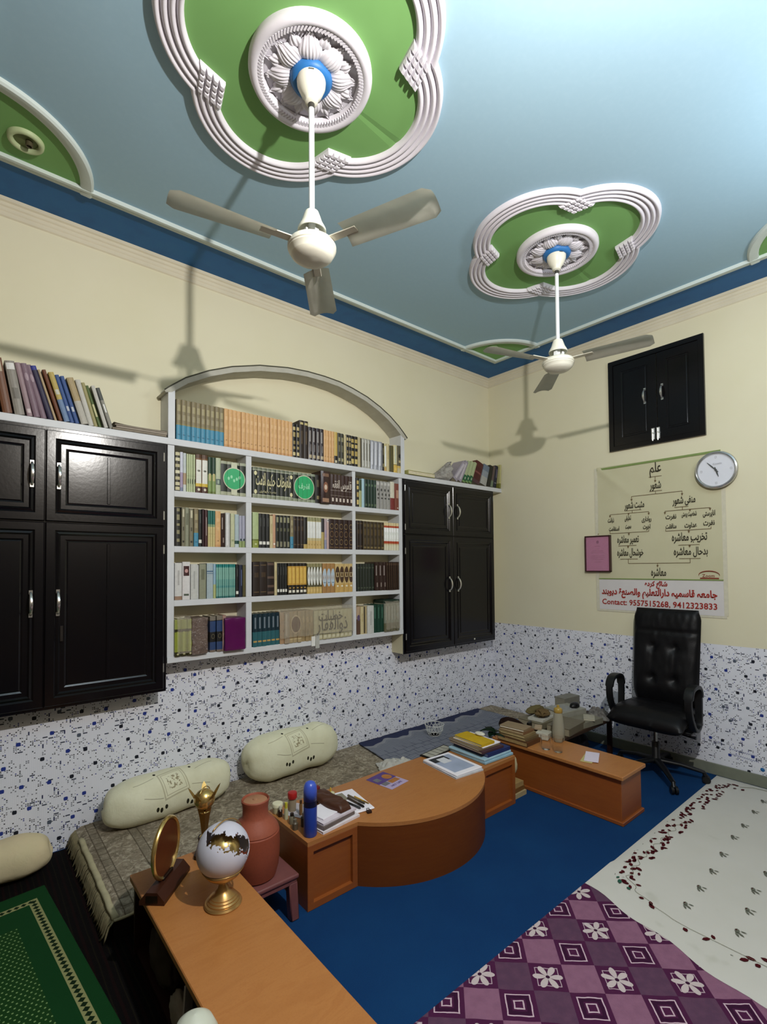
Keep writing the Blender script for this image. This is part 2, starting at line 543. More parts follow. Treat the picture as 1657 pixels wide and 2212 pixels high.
def medallion(cx, cy, label):
    t = thing('ceiling_medallion', label, 'ceiling medallion', (cx, cy, ZC), 0, 'plaster ceiling medallions')
    c = .193
    # green field: outline of four lobes at radius .30
    bm = NB()
    poly = []
    rin = .285
    a_end = math.atan2(.27, .27 - c)
    for q in range(4):
        th = q * PI / 2
        for k in range(25):
            a = -a_end + 2 * a_end * k / 24
            x, y = c + rin * math.cos(a), rin * math.sin(a)
            poly.append((x * math.cos(th) - y * math.sin(th), x * math.sin(th) + y * math.cos(th)))
    cen = bm.verts.new((0, 0, -.0035))
    vs = [bm.verts.new((x, y, -.0035)) for x, y in poly]
    vt = [bm.verts.new((x, y, 0)) for x, y in poly]
    for i in range(len(vs)):
        j = (i + 1) % len(vs)
        bm.faces.new((cen, vs[i], vs[j])); bm.faces.new((vs[i], vt[i], vt[j], vs[j]))
    bmesh.ops.remove_doubles(bm, verts=bm.verts, dist=.006)
    build('green_field', bm, GREEN, t)
    # ribbed lobes
    prof = [(.274, 0)]
    R0, R1, NR = .274, .378, 4
    for k in range(NR):
        a0 = R0 + (R1 - R0) * k / NR
        wv = (R1 - R0) / NR
        for j in range(1, 6):
            s = j / 6
            prof.append((a0 + wv * s, -.012 - .013 * math.sin(PI * s)))
        if k < NR - 1: prof.append((a0 + wv, -.009))
    prof.append((R1, 0))
    amax = math.radians(67)
    for q in range(4):
        bm = NB()
        th = q * PI / 2
        prev = None
        for k in range(37):
            a = -amax + 2 * amax * k / 36
            row = []
            for r, z in prof:
                x, y = c + r * math.cos(a), r * math.sin(a)
                row.append(bm.verts.new((x * math.cos(th) - y * math.sin(th), x * math.sin(th) + y * math.cos(th), z)))
            if prev:
                for i in range(len(prof) - 1): bm.faces.new((prev[i], row[i], row[i + 1], prev[i + 1]))
            else: bm.faces.new(row)
            prev = row
        bm.faces.new(prev[::-1])
        build('ribbed_lobe', bm, PLASTER, t, True, 60)
    # diamond blocks between the lobes
    for q in range(4):
        a = PI / 4 + q * PI / 2
        bm = NB()
        def P(s_, t_, z): return ((s_ + t_) * .060, (s_ - t_) * .096, z)
        nn = 4
        for i in range(nn):
            for j in range(nn):
                x0, y0 = -.5 + i / nn, -.5 + j / nn
                x1, y1 = x0 + 1 / nn, y0 + 1 / nn
                b = [bm.verts.new(P(*p)) for p in ((x0, y0, -.016), (x1, y0, -.016), (x1, y1, -.016), (x0, y1, -.016))]
                g_ = .06
                tp = [bm.verts.new(P(*p)) for p in ((x0 + g_, y0 + g_, -.030), (x1 - g_, y0 + g_, -.030), (x1 - g_, y1 - g_, -.030), (x0 + g_, y1 - g_, -.030))]
                for e in range(4): bm.faces.new((b[e], b[(e + 1) % 4], tp[(e + 1) % 4], tp[e]))
                bm.faces.new(tp)
        c0 = [bm.verts.new(P(*p)) for p in ((-.5, -.5, -.016), (.5, -.5, -.016), (.5, .5, -.016), (-.5, .5, -.016))]
        c1 = [bm.verts.new(P(*p)) for p in ((-.5, -.5, 0), (.5, -.5, 0), (.5, .5, 0), (-.5, .5, 0))]
        for e in range(4): bm.faces.new((c0[e], c0[(e + 1) % 4], c1[(e + 1) % 4], c1[e]))
        bmesh.ops.transform(bm, matrix=Matrix.Rotation(a, 4, 'Z') @ Matrix.Translation((.402, 0, 0)), verts=bm.verts)
        build('diamond_block', bm, PLASTER, t)
    # round rose with rope rim, shell petals and blue centre ring
    bm = NB()
    lathe(bm, [(.236, 0), (.237, -.020), (.231, -.034), (.218, -.040), (.206, -.037), (.199, -.030), (.192, -.029), (.185, -.022), (.180, -.012)], seg=72, cap0=False, cap1=False)
    build('rim', bm, PLASTER, t, True, 50)
    bm = NB()
    n = 96
    for i in range(n):
        a = 2 * PI * i / n
        Mx = Matrix.Rotation(a, 4, 'Z') @ Matrix.Translation((.194, 0, -.031)) @ Matrix.Rotation(.6, 4, 'Z')
        box(bm, -.010, .010, -.0035, .0035, -.004, .004, mat=Mx)
    build('rope_edge', bm, PLASTER, t)
    bm = NB(); lathe(bm, [(.184, -.008), (.1, -.010), (0, -.010)], seg=48, cap0=False)
    build('backing', bm, PLASTER, t, True)
    def petal(a, r0, r1, wid, lift, ribs):
        def f(u, v):
            s = v * 2 - 1
            rr = r0 + (r1 - r0) * u
            ww = wid * (math.sin(PI * min(1, .16 + .74 * u)) ** .8) * (1 - .0 * u)
            yy = s * ww
            edge = rr - .018 * s * s * u + .004 * math.cos(s * ribs * PI) * u
            z = -.012 - lift * math.sin(PI * min(1, u * .9 + .12)) * (1 - .55 * s * s) - .005 * abs(math.cos(s * ribs * PI / 1.0)) * math.sin(PI * u)
            if u > .88: z -= .010 * (u - .88) / .12
            x = edge
            return (x * math.cos(a) - yy * math.sin(a), x * math.sin(a) + yy * math.cos(a), z)
        return f
    for k in range(8):
        bm = NB()
        grid(bm, 10, 26, petal(2 * PI * k / 8 + .2, .062, .172, .045, .022, 3.5))
        build('shell_petal', bm, PLASTER, t, True)
    for k in range(8):
        bm = NB()
        grid(bm, 7, 12, petal(2 * PI * (k + .5) / 8 + .2, .115, .180, .024, .010, 1.5))
        build('bud_petal', bm, PLASTER, t, True)
    bm = NB()
    lathe(bm, [(.040, -.012), (.048, -.044), (.060, -.050), (.074, -.044), (.082, -.030), (.080, -.012)], seg=48, cap0=False, cap1=False)
    build('blue_ring', bm, BLUERING, t, True)
    return t
medallion(-3.105, -1.578, 'large four-lobed green and white ceiling medallion above the nearer fan')
medallion(-1.380, -1.600, 'smaller-looking four-lobed green and white ceiling medallion above the farther fan')

# ------------------------------------------------------------------ ceiling fans (at rest)
IVORY = M_('#e9e6d6', 0.35, 0.45, var=0.06, scale=20, name='ivory_enamel')
RODW = M_('#e6e9ec', 0.4, 0.4, var=0.03, name='white_rod_enamel')
DARKM = M_('#3a3833', 0.5, 0.4, name='dark_metal')
BLADE = M_('#d2cdc0', 0.5, 0.35, var=0.12, scale=14, name='dull_ivory_blade')
def fan(cx, cy, ang, label):
    t = thing('ceiling_fan', label, 'fan', (cx, cy, 0), 0, 'ceiling fans')
    bm = NB()
    lathe(bm, [(.030, 3.412), (.052, 3.405), (.057, 3.385), (.054, 3.350), (.040, 3.318), (.026, 3.300), (.024, 3.286), (.014, 3.280)], seg=36)
    cp = build('canopy', bm, IVORY, t, True, 40)
    bm = NB()
    for k in range(3):
        box(bm, -.007 + k * .005, -.004 + k * .005, -.0585, -.056, 3.372, 3.379)
    box(bm, -.010, .010, -.0575, -.0555, 3.364, 3.367)
    bmesh.ops.rotate(bm, cent=(0, 0, 0), matrix=Matrix.Rotation(-.55, 3, 'Z'), verts=bm.verts)
    build('canopy_mark', bm, M_('#55564f', .6), cp)
    bm = NB(); lathe(bm, [(.011, 3.30), (.011, 2.84)], seg=20)
    build('down_rod', bm, RODW, t, True, 40)
    bm = NB(); lathe(bm, [(.0125, 3.285), (.0125, 3.262)], seg=16)
    build('rod_collar', bm, DARKM, t, True, 40)
    bm = NB()
    lathe(bm, [(.012, 2.858), (.026, 2.855), (.031, 2.842), (.040, 2.815), (.0535, 2.790), (.0545, 2.781), (.051, 2.781), (.038, 2.81), (.02, 2.84)], seg=40, cap0=False, cap1=False)
    build('top_cover', bm, IVORY, t, True, 50)
    bm = NB()
    lathe(bm, [(.014, 2.84), (.014, 2.74)], seg=16)
    box(bm, -.032, -.024, -.010, .010, 2.742, 2.782)
    box(bm, .024, .032, -.010, .010, 2.742, 2.782)
    box(bm, -.008, .008, -.036, -.028, 2.742, 2.775)
    build('shackle', bm, RODW, t)
    bm = NB()
    lathe(bm, [(.020, 2.750), (.050, 2.747), (.058, 2.742), (.078, 2.738), (.088, 2.731), (.0925, 2.722), (.0925, 2.711), (.0895, 2.708), (.0895, 2.703), (.0865, 2.699), (.079, 2.686), (.0785, 2.6845), (.062, 2.672), (.036, 2.664), (0, 2.661)], seg=56)
    build('motor_housing', bm, IVORY, t, True, 35)
    for k in range(3):
        a = ang + k * 2 * PI / 3
        bm = NB()
        def f(u, v):
            r = .150 + .36 * u
            s = (v - .5) * 2
            wd = .052 + .012 * u
            if u > .94: wd *= 1 - .3 * (u - .94) / .06
            yy = s * wd
            z = 2.728 - .26 * yy * (1 - .45 * u) - .010 * s * s
            return (r * math.cos(a) - yy * math.sin(a), r * math.sin(a) + yy * math.cos(a), z)
        V = grid(bm, 14, 6, f)
        r = bmesh.ops.solidify(bm, geom=list(bm.faces), thickness=.003)
        b = build('blade', bm, BLADE, t, True, 50)
        bm = NB()
        box(bm, .070, .20, -.018, .018, 2.7245, 2.7285, .001, mat=Matrix.Rotation(a, 4, 'Z'))
        build('blade_bracket', bm, IVORY, b)
    return t
ANG = math.atan2(fw.y, fw.x)
fan(-3.112, -1.590, ANG + .03, 'ivory ceiling fan on a long rod, nearer and larger in view')
fan(-1.388, -1.602, ANG - .12, 'ivory ceiling fan hanging farther away near the black cupboard')
BOOKS = [
(-3.154, -2.8606, 2.27, 10, 0.243, 'bluefoot', 'brown volumes with blue feet', 'top shelf', 0),
(-2.8606, -2.3667, 2.27, 17, 0.243, 'tan', 'plain tan volumes left of the black books', 'top shelf', 0),
(-2.3667, -2.311, 2.27, 2, 0.235, 'blackgoldblock', 'black volumes with gold blocks', 'top shelf', 0.0),
(-2.311, -2.2387, 2.27, 2, 0.27, 'darkbrown_tall', 'tallest dark brown volumes', 'top shelf', 0.0),
(-2.2387, -2.1086, 2.27, 4, 0.235, 'darkglare', 'dark volumes with pale glare streaks', 'top shelf', 0),
(-2.1086, -2.0143, 2.27, 4, 0.235, 'tan', 'plain tan volumes between dark books', 'top shelf', 0),
(-2.0143, -1.9849, 2.27, 1, 0.235, 'yellowblackfoot', 'thin yellow book with black foot', 'top shelf', 0),
(-1.9849, -1.9253, 2.27, 2, 0.233, 'darkgreygold', 'dark grey and gold volumes', 'top shelf', 0),
(-1.9253, -1.9037, 2.27, 1, 0.225, 'cream', 'thin cream book between black and gold books', 'top shelf', 0),
(-1.9037, -1.86, 2.27, 2, 0.233, 'blackgoldblock', 'slim black volumes with gold blocks', 'top shelf', 0),
(-1.86, -1.7933, 2.27, 2, 0.232, 'goldblack', 'black volumes with heavy gold lettering', 'top shelf', 0),
(-1.7933, -1.7571, 2.27, 1, 0.232, 'creamdark', 'cream book with dark edge stripe', 'top shelf', 0),
(-1.7571, -1.6693, 2.27, 3, 0.23, 'greywhite', 'grey and white books', 'top shelf', 0),
(-1.6693, -1.5497, 2.27, 3, 0.228, 'silver', 'books in shiny silver plastic', 'top shelf', 0),
(-1.5497, -1.5252, 2.27, 1, 0.222, 'blackgold', 'thin black book beside silver plastic ones', 'top shelf', 0),
(-1.5252, -1.5006, 2.27, 1, 0.22, 'whitepanel', 'thin white-panelled book near arch end', 'top shelf', 0),
(-1.5006, -1.4707, 2.27, 1, 0.228, 'cream', 'cream book near the right end of arch', 'top shelf', 0),
(-1.4707, -1.4254, 2.27, 1, 0.215, 'olive', 'dark olive slip-cased book', 'top shelf', 0),
(-1.4254, -1.3845, 2.27, 1, 0.228, 'creamyellow', 'cream book with yellow foot', 'top shelf', 0),
(-1.3845, -1.3379, 2.27, 1, 0.225, 'greygoldfoot', 'dark grey book with gold foot, last one', 'top shelf', 0),
(-3.1609, -3.1314, 1.96, 1, 0.235, 'ornate', 'ornate banded cream and dark book', 'second shelf', 0),
(-3.1314, -3.1125, 1.96, 1, 0.235, 'whitelav', 'white and lavender book', 'second shelf', 0),
(-3.1125, -3.0934, 1.96, 1, 0.23, 'whitetan', 'white book with tan lower half', 'second shelf', 0),
(-3.0934, -3.0407, 1.96, 4, 0.23, 'palegreen', 'thin pale green books', 'second shelf', 0),
(-3.0393, -2.9654, 1.96, 2, 0.235, 'brownpanel', 'wide brown books with white panel and yellow foot', 'second shelf', 0.004),
(-2.9639, -2.9141, 1.96, 2, 0.228, 'greentop', 'books dark green above and light green below', 'second shelf', 0),
(-2.9141, -2.8814, 1.96, 1, 0.228, 'palepatch', 'pale grey-green book with dark patch', 'second shelf', 0),
(-2.883, -2.716, 1.96, 4, 0.215, 'emblemA', 'black and cream volumes with green emblem', 'second shelf', 0.004),
(-2.6666, -2.3621, 1.96, 9, 0.205, 'calligA', 'black volumes lettered across their spines', 'second shelf', 0.002),
(-2.3621, -2.184, 1.96, 5, 0.205, 'emblemB', 'black volumes sharing a green disc', 'second shelf', 0.002),
(-2.184, -2.1366, 1.96, 1, 0.205, 'blackgold', 'black plastic-wrapped book beside green disc', 'second shelf', 0.002),
(-2.1547, -2.0747, 1.96, 1, 0.235, 'medallionwide', 'wide brown book with oval medallion in plastic', 'second shelf', 0.03),
(-2.0558, -1.8522, 1.96, 6, 0.225, 'calligB', 'brown volumes with white script across spines', 'second shelf', 0.008),
(-1.8108, -1.7839, 1.96, 1, 0.225, 'goldblack', 'narrow brown and gold book, right compartment', 'second shelf', 0),
(-1.7839, -1.7568, 1.96, 1, 0.215, 'creamgreen', 'narrow cream and green book', 'second shelf', 0),
(-1.7568, -1.7294, 1.96, 1, 0.222, 'lightblue', 'narrow light blue book', 'second shelf', 0),
(-1.7294, -1.6127, 1.96, 4, 0.222, 'darkgreen', 'dark green volumes', 'second shelf', 0),
(-1.616, -1.4699, 1.96, 4, 0.222, 'greyscroll', 'grey volumes with dark scrolls', 'second shelf', 0.004),
(-1.4664, -1.4212, 1.96, 1, 0.232, 'whitered', 'white book with dark red foot', 'second shelf', 0),
(-1.4212, -1.3702, 1.96, 1, 0.222, 'redbrown', 'reddish brown book at right end', 'second shelf', 0),
(-3.1599, -3.1252, 1.63, 1, 0.235, 'ornatedark', 'dark ornate gilded book at left end', 'third shelf', 0),
(-3.1225, -3.1008, 1.63, 1, 0.235, 'greygold', 'pale grey banded book', 'third shelf', 0),
(-3.1008, -3.0762, 1.63, 1, 0.232, 'greygreen', 'grey-green book in plastic', 'third shelf', 0),
(-3.0762, -3.0513, 1.63, 1, 0.232, 'greygold', 'grey book with pale pointed top', 'third shelf', 0),
(-3.0485, -3.0205, 1.63, 1, 0.232, 'bluefoot', 'single brown volume with blue foot', 'third shelf', 0),
(-3.0205, -2.9978, 1.63, 1, 0.23, 'blacktag', 'black book with white tag, left compartment', 'third shelf', 0),
(-2.9978, -2.9835, 1.63, 1, 0.228, 'maroon', 'thin dark maroon book', 'third shelf', 0),
(-2.9835, -2.9634, 1.63, 1, 0.228, 'maroongold', 'maroon book with pale lettering', 'third shelf', 0),
(-2.9634, -2.9168, 1.63, 3, 0.225, 'greencream', 'books green above and cream below', 'third shelf', 0),
(-2.9168, -2.8812, 1.63, 1, 0.222, 'tan', 'tan book beside green and cream ones', 'third shelf', 0),
(-2.8828, -2.8528, 1.63, 1, 0.215, 'brownplastic', 'dark brown book in crumpled plastic', 'third shelf', 0.004),
(-2.8511, -2.8207, 1.63, 1, 0.218, 'white', 'white and grey book', 'third shelf', 0),
(-2.8176, -2.7899, 1.63, 1, 0.215, 'creamgreenpale', 'cream-green book', 'third shelf', 0),
(-2.7868, -2.7587, 1.63, 1, 0.212, 'paleblue', 'pale blue book with dark green tag', 'third shelf', 0),
(-2.7587, -2.7176, 1.63, 2, 0.205, 'palemauve', 'pale mauve-grey books', 'third shelf', 0),
(-2.666, -2.6233, 1.63, 1, 0.235, 'lime', 'pale lime green book, middle compartment', 'third shelf', 0),
(-2.6233, -2.5425, 1.63, 3, 0.228, 'blacktag', 'black volumes with white tags', 'third shelf', 0),
(-2.5425, -2.5185, 1.63, 1, 0.215, 'cream', 'cream book with small round marks', 'third shelf', 0),
(-2.5185, -2.4977, 1.63, 1, 0.23, 'peach', 'peach coloured thin book', 'third shelf', 0),
(-2.4977, -2.3877, 1.63, 4, 0.225, 'blackgreen', 'black-green gilded volumes', 'third shelf', 0),
(-2.3877, -2.3622, 1.63, 1, 0.225, 'bluefoot', 'olive book with blue foot, middle compartment', 'third shelf', 0),
(-2.3622, -2.2805, 1.63, 3, 0.225, 'darkbrown', 'dark brown gilded volumes', 'third shelf', 0),
(-2.2805, -2.2502, 1.63, 1, 0.225, 'blackgoldfoot', 'black book with gold foot', 'third shelf', 0),
(-2.2514, -2.1307, 1.63, 5, 0.225, 'creampanel', 'cream volumes with scalloped white panels', 'third shelf', 0.002),
(-2.1294, -2.1054, 1.63, 1, 0.22, 'darkyellow', 'dark and pale yellow book', 'third shelf', 0),
(-2.1054, -2.0853, 1.63, 1, 0.222, 'lavender', 'thin lavender book', 'third shelf', 0),
(-2.0853, -2.065, 1.63, 1, 0.222, 'pinkwhite', 'thin pinkish white book', 'third shelf', 0),
(-2.067, -1.8472, 1.63, 5, 0.222, 'maroonmedal', 'maroon volumes with pointed medallions', 'third shelf', 0.003),
(-1.8096, -1.7512, 1.63, 2, 0.225, 'darkbrown', 'dark brown books, right compartment', 'third shelf', 0),
(-1.7512, -1.535, 1.63, 6, 0.222, 'olivebrown', 'olive brown gilded volumes', 'third shelf', 0),
(-1.5384, -1.3788, 1.63, 6, 0.222, 'whiteorange', 'white volumes with orange bands', 'third shelf', 0.004),
(-3.1597, -3.1169, 1.31, 1, 0.22, 'whitebrown', 'white book with brown foot', 'fourth shelf', 0.002),
(-3.1176, -3.0713, 1.31, 1, 0.225, 'whitelabel', 'white book with maroon label', 'fourth shelf', 0.004),
(-3.0679, -3.0262, 1.31, 1, 0.215, 'whitetall', 'plain white book with faint lettering', 'fourth shelf', 0.002),
(-3.0255, -3.0171, 1.31, 1, 0.205, 'white', 'very thin white booklet', 'fourth shelf', 0),
(-3.0164, -2.9739, 1.31, 1, 0.215, 'greygreen', 'grey-green book in loose plastic', 'fourth shelf', 0.006),
(-2.9702, -2.9297, 1.31, 1, 0.215, 'bluestripe', 'pale blue book with darker stripe', 'fourth shelf', 0.004),
(-2.9282, -2.9106, 1.31, 1, 0.215, 'blueyellow', 'light blue and yellow thin book', 'fourth shelf', 0),
(-2.9106, -2.7837, 1.31, 9, 0.212, 'teal', 'thin teal volumes', 'fourth shelf', 0),
(-2.7837, -2.7619, 1.31, 1, 0.212, 'blacktag', 'black book with white tag beside teal set', 'fourth shelf', 0),
(-2.7628, -2.7377, 1.31, 1, 0.208, 'navy', 'navy blue book in plastic', 'fourth shelf', 0.002),
(-2.7368, -2.7146, 1.31, 1, 0.205, 'olive', 'olive book at divider, left compartment', 'fourth shelf', 0),
(-2.6663, -2.6171, 1.31, 1, 0.225, 'darkbrown', 'large dark brown book, first in middle compartment', 'fourth shelf', 0),
(-2.6171, -2.5636, 1.31, 1, 0.225, 'darkbrown', 'large dark brown book, second in middle compartment', 'fourth shelf', 0),
(-2.5646, -2.51, 1.31, 1, 0.225, 'bandedbrown', 'dark brown book with raised paler bands', 'fourth shelf', 0.002),
(-2.5089, -2.4882, 1.31, 1, 0.222, 'cream', 'tall thin cream book', 'fourth shelf', 0),
(-2.4882, -2.4105, 1.31, 4, 0.218, 'blacktag', 'black volumes with white tags', 'fourth shelf', 0),
(-2.4069, -2.2556, 1.31, 5, 0.218, 'yellowblack', 'black volumes with yellow panels', 'fourth shelf', 0),
(-2.253, -2.1287, 1.31, 5, 0.215, 'creampanel2', 'cream volumes with shared white panels', 'fourth shelf', 0.002),
(-2.1235, -2.0139, 1.31, 3, 0.215, 'tanblue', 'tan volumes with pale blue panels', 'fourth shelf', 0),
(-2.0139, -1.848, 1.31, 4, 0.212, 'creambrown', 'cream volumes with brown ovals', 'fourth shelf', 0),
(-1.8083, -1.6394, 1.31, 6, 0.212, 'darkgreenbrown', 'dark green volumes', 'fourth shelf', 0),
(-1.6428, -1.5234, 1.31, 3, 0.225, 'brownplastic', 'dark brown volumes in plastic', 'fourth shelf', 0.01),
(-1.5276, -1.3884, 1.31, 6, 0.225, 'brownplastic2', 'brown ribbed volumes at right end', 'fourth shelf', 0.015),
(-3.1659, -3.0586, 0.98, 3, 0.215, 'limeplastic', 'lime green volumes in clear plastic', 'bottom shelf', 0.025),
(-2.9539, -2.9162, 0.98, 1, 0.22, 'blackblue', 'black and blue book, left one of pair', 'bottom shelf', 0.015),
(-2.9133, -2.8749, 0.98, 1, 0.22, 'blackblue', 'black and blue book, right one of pair', 'bottom shelf', 0.015),
(-2.877, -2.8531, 0.98, 1, 0.225, 'pinktan', 'pinkish tan book beside purple package', 'bottom shelf', 0.02),
(-2.6715, -2.4736, 0.98, 6, 0.215, 'tealdark', 'dark teal volumes in plastic', 'bottom shelf', 0.01),
(-2.4763, -2.4413, 0.98, 1, 0.215, 'tanred', 'tan book with dark red curve', 'bottom shelf', 0.015),
(-2.444, -2.405, 0.98, 1, 0.21, 'silvertan', 'silvery tan plastic-wrapped book', 'bottom shelf', 0.02),
(-2.405, -2.3105, 0.98, 3, 0.215, 'tanmedal', 'tan volumes sharing brown medallion', 'bottom shelf', 0.02),
(-2.3075, -2.2132, 0.98, 3, 0.215, 'tanmarble', 'tan marbled volumes', 'bottom shelf', 0.015),
(-2.2087, -1.8747, 0.98, 9, 0.205, 'calligC', 'cream volumes lettered in black across spines', 'bottom shelf', 0.02),
(-1.8161, -1.7806, 0.98, 1, 0.215, 'tanpurple', 'tan book with purple patch', 'bottom shelf', 0),
(-1.7806, -1.7491, 0.98, 1, 0.21, 'cream', 'thin cream book, bottom right compartment', 'bottom shelf', 0),
(-1.7491, -1.7128, 0.98, 1, 0.215, 'creamblack', 'cream and brown leaning book', 'bottom shelf', 0),
(-1.7207, -1.6562, 0.98, 1, 0.215, 'whitetall', 'white book in dusty plastic', 'bottom shelf', 0.01),
(-1.6578, -1.549, 0.98, 3, 0.22, 'deepgreen', 'deep green volumes', 'bottom shelf', 0.012),
(-1.5558, -1.3981, 0.98, 5, 0.225, 'greyplastic', 'grey-white volumes in dusty plastic', 'bottom shelf', 0.02),
]
# ------------------------------------------------------------------ masonry bookshelf and built-in cupboards
FR = -.145                      # front plane of everything built onto the back wall
SHW = Mat('white_painted_slab', '#d3d5d8', rough=0.45, spec=0.4)
SHW.mix(sstep(SHW.noise(14, None, 3), 0.45, 0.75) * 0.3, '#bfc1c3')
SHW = SHW.m
CREAMS = M_('#cfc8a8', 0.75, 0.25, var=0.1, scale=9, name='cream_plaster')
GREYP = M_('#8d8672', 0.75, 0.25, var=0.15, scale=9, name='grey_plaster')

bs = thing('wall_bookshelf', 'white built-in bookshelf with arched top between the two black cupboards', 'bookshelf', (-2.27, FR, .945))
OX, OY, OZ = -2.27, FR, .945
def bpart(name, x0, x1, z0, z1, y0=FR, y1=0.0, mat=SHW, bev=.0015):
    bm = NB(); box(bm, x0 - OX, x1 - OX, y0 - OY, y1 - OY, z0 - OZ, z1 - OZ, bev)
    return build(name, bm, mat, bs)
bpart('bottom_board', -3.205, -1.345, .945, .981, FR - .004)
for z in (1.31, 1.63, 1.96):
    bpart('shelf_board', -3.166, -1.378, z - .036, z)
bpart('side_post', -3.205, -3.166, .981, 2.228)
bpart('side_post', -1.378, -1.340, .981, 2.228)
for xa, xb in ((-2.716, -2.677), (-1.857, -1.826)):
    for za, zb in ((.981, 1.274), (1.31, 1.594), (1.63, 1.924), (1.96, 2.229)):
        bpart('divider', xa, xb, za, zb)
bpart('arch_post', -3.203, -3.163, 2.268, 2.578)
bpart('arch_post', -1.352, -1.312, 2.268, 2.590)
# arch band
XO = [(-3.225, 2.545), (-3.2, 2.568), (-3.104, 2.644), (-2.963, 2.722), (-2.813, 2.785), (-2.62, 2.843), (-2.411, 2.880), (-2.25, 2.893), (-2.105, 2.893), (-1.97, 2.884), (-1.852, 2.862), (-1.71, 2.826), (-1.577, 2.773), (-1.47, 2.716), (-1.379, 2.653), (-1.318, 2.600), (-1.285, 2.568)]
bm = NB()
prev = None
tx = []
for i, (x, z) in enumerate(XO):
    a, b = XO[max(i - 1, 0)], XO[min(i + 1, len(XO) - 1)]
    d = Vector((b[0] - a[0], b[1] - a[1])).normalized()
    n = Vector((d.y, -d.x))
    q = Vector((x, z)) + n * .030
    if i in (0, len(XO) - 1): q = Vector((x, z)) + n * .012
    row = [bm.verts.new(p) for p in ((x - OX, -.006, z - OZ), (q.x - OX, 0, q.y - OZ), (q.x - OX, -OY, q.y - OZ), (x - OX, -OY, z - OZ))]
    if prev:
        for k in range(4):
            bm.faces.new((prev[k], row[k], row[(k + 1) % 4], prev[(k + 1) % 4]))
    else: bm.faces.new(row[::-1])
    prev = row
bm.faces.new(prev)
AM = Mat('arch_plaster', '#b9b7ab', rough=0.6, spec=0.3)
AM.mix(sstep(AM.noise(12, None, 3), 0.4, 0.7) * 0.4, '#a09c8c')
build('arch', bm, AM.m, bs)
bm = NB()
pts = [(x - OX, -.008, z - OZ + .004) for x, z in XO]
tube(bm, pts, .004, 6)
build('arch_edge', bm, M_('#4b4a3c', .7, name='dark_edge'), bs, True)

# continuous slab over cupboards and shelf
bm = NB()
box(bm, XL, -.001, FR - .006, 0, 2.229, 2.268, .002)
tag(build('stone_ledge', bm, SHW), 'long white stone ledge over both black cupboards and under the arch books', 'ledge')

# --- black polished cupboards
BLK = Mat('black_brown_polish', '#0a090d', rough=0.2, spec=0.35)
n = BLK.noise(3.0, None, 4, 0.6)
BLK.mix(sstep(n, 0.45, 0.75) * 0.5, '#16100f')
nz = BLK.noise(60, None, 2)
BLK.bump(nz, 0.08, 0.002)
BLK.b.inputs['Coat Weight'].default_value = 0.08
BLK.b.inputs['Coat Roughness'].default_value = 0.18
BLK = BLK.m
GAP = M_('#050404', 0.8, 0.1, name='black_gap')
STEEL = M_('#d8d8d4', 0.25, 0.5, 0.85, var=0.1, name='polished_steel')
CHROME = M_('#e9e9e6', 0.18, 0.5, 0.9, var=0.05, name='bright_steel')
LOOPS = [(0, 0), (0, .012), (.004, .016), (.040, .016), (.048, .009), (.058, .013), (.066, .005), (.086, .005), (.094, .001), (.100, .004)]
def pull(parent, x, z, h=.115, y=FR, face='y', sgn=-1, mat=None):
    """strap pull handle: two feet and a bowed grip. face 'y': on the back wall units; 'x': on the right wall"""
    bm = NB()
    def T(u, d, w): return (x + u, y - d, z + w) if face == 'y' else (y - d, x - u, z + w)
    for s in (-1, 1):
        a = [T(-.008, 0, s * h / 2 - .010), T(.008, 0, s * h / 2 - .010), T(.008, 0, s * h / 2 + .010), T(-.008, 0, s * h / 2 + .010)]
        b = [T(-.008, .004, s * h / 2 - .010), T(.008, .004, s * h / 2 - .010), T(.008, .004, s * h / 2 + .010), T(-.008, .004, s * h / 2 + .010)]
        A = [bm.verts.new(p) for p in a]; B = [bm.verts.new(p) for p in b]
        bm.faces.new(A); bm.faces.new(B)
        for k in range(4): bm.faces.new((A[k], A[(k + 1) % 4], B[(k + 1) % 4], B[k]))
    pts = []
    for k in range(11):
        t = k / 10
        pts.append(T(0, .004 + .030 * math.sin(PI * t) ** .7, (t - .5) * h))
    tube(bm, pts, [.0055 + .003 * math.sin(PI * k / 10) for k in range(11)], 8, flat=.6)
    return build('handle', bm, mat or CHROME, parent, True, 40)
def hinge(parent, x, z, h=.05):
    bm = NB(); tube(bm, [(x, FR - .017, z - h / 2), (x, FR - .017, z + h / 2)], .0045, 8)
    return build('hinge', bm, STEEL, parent, True, 40)
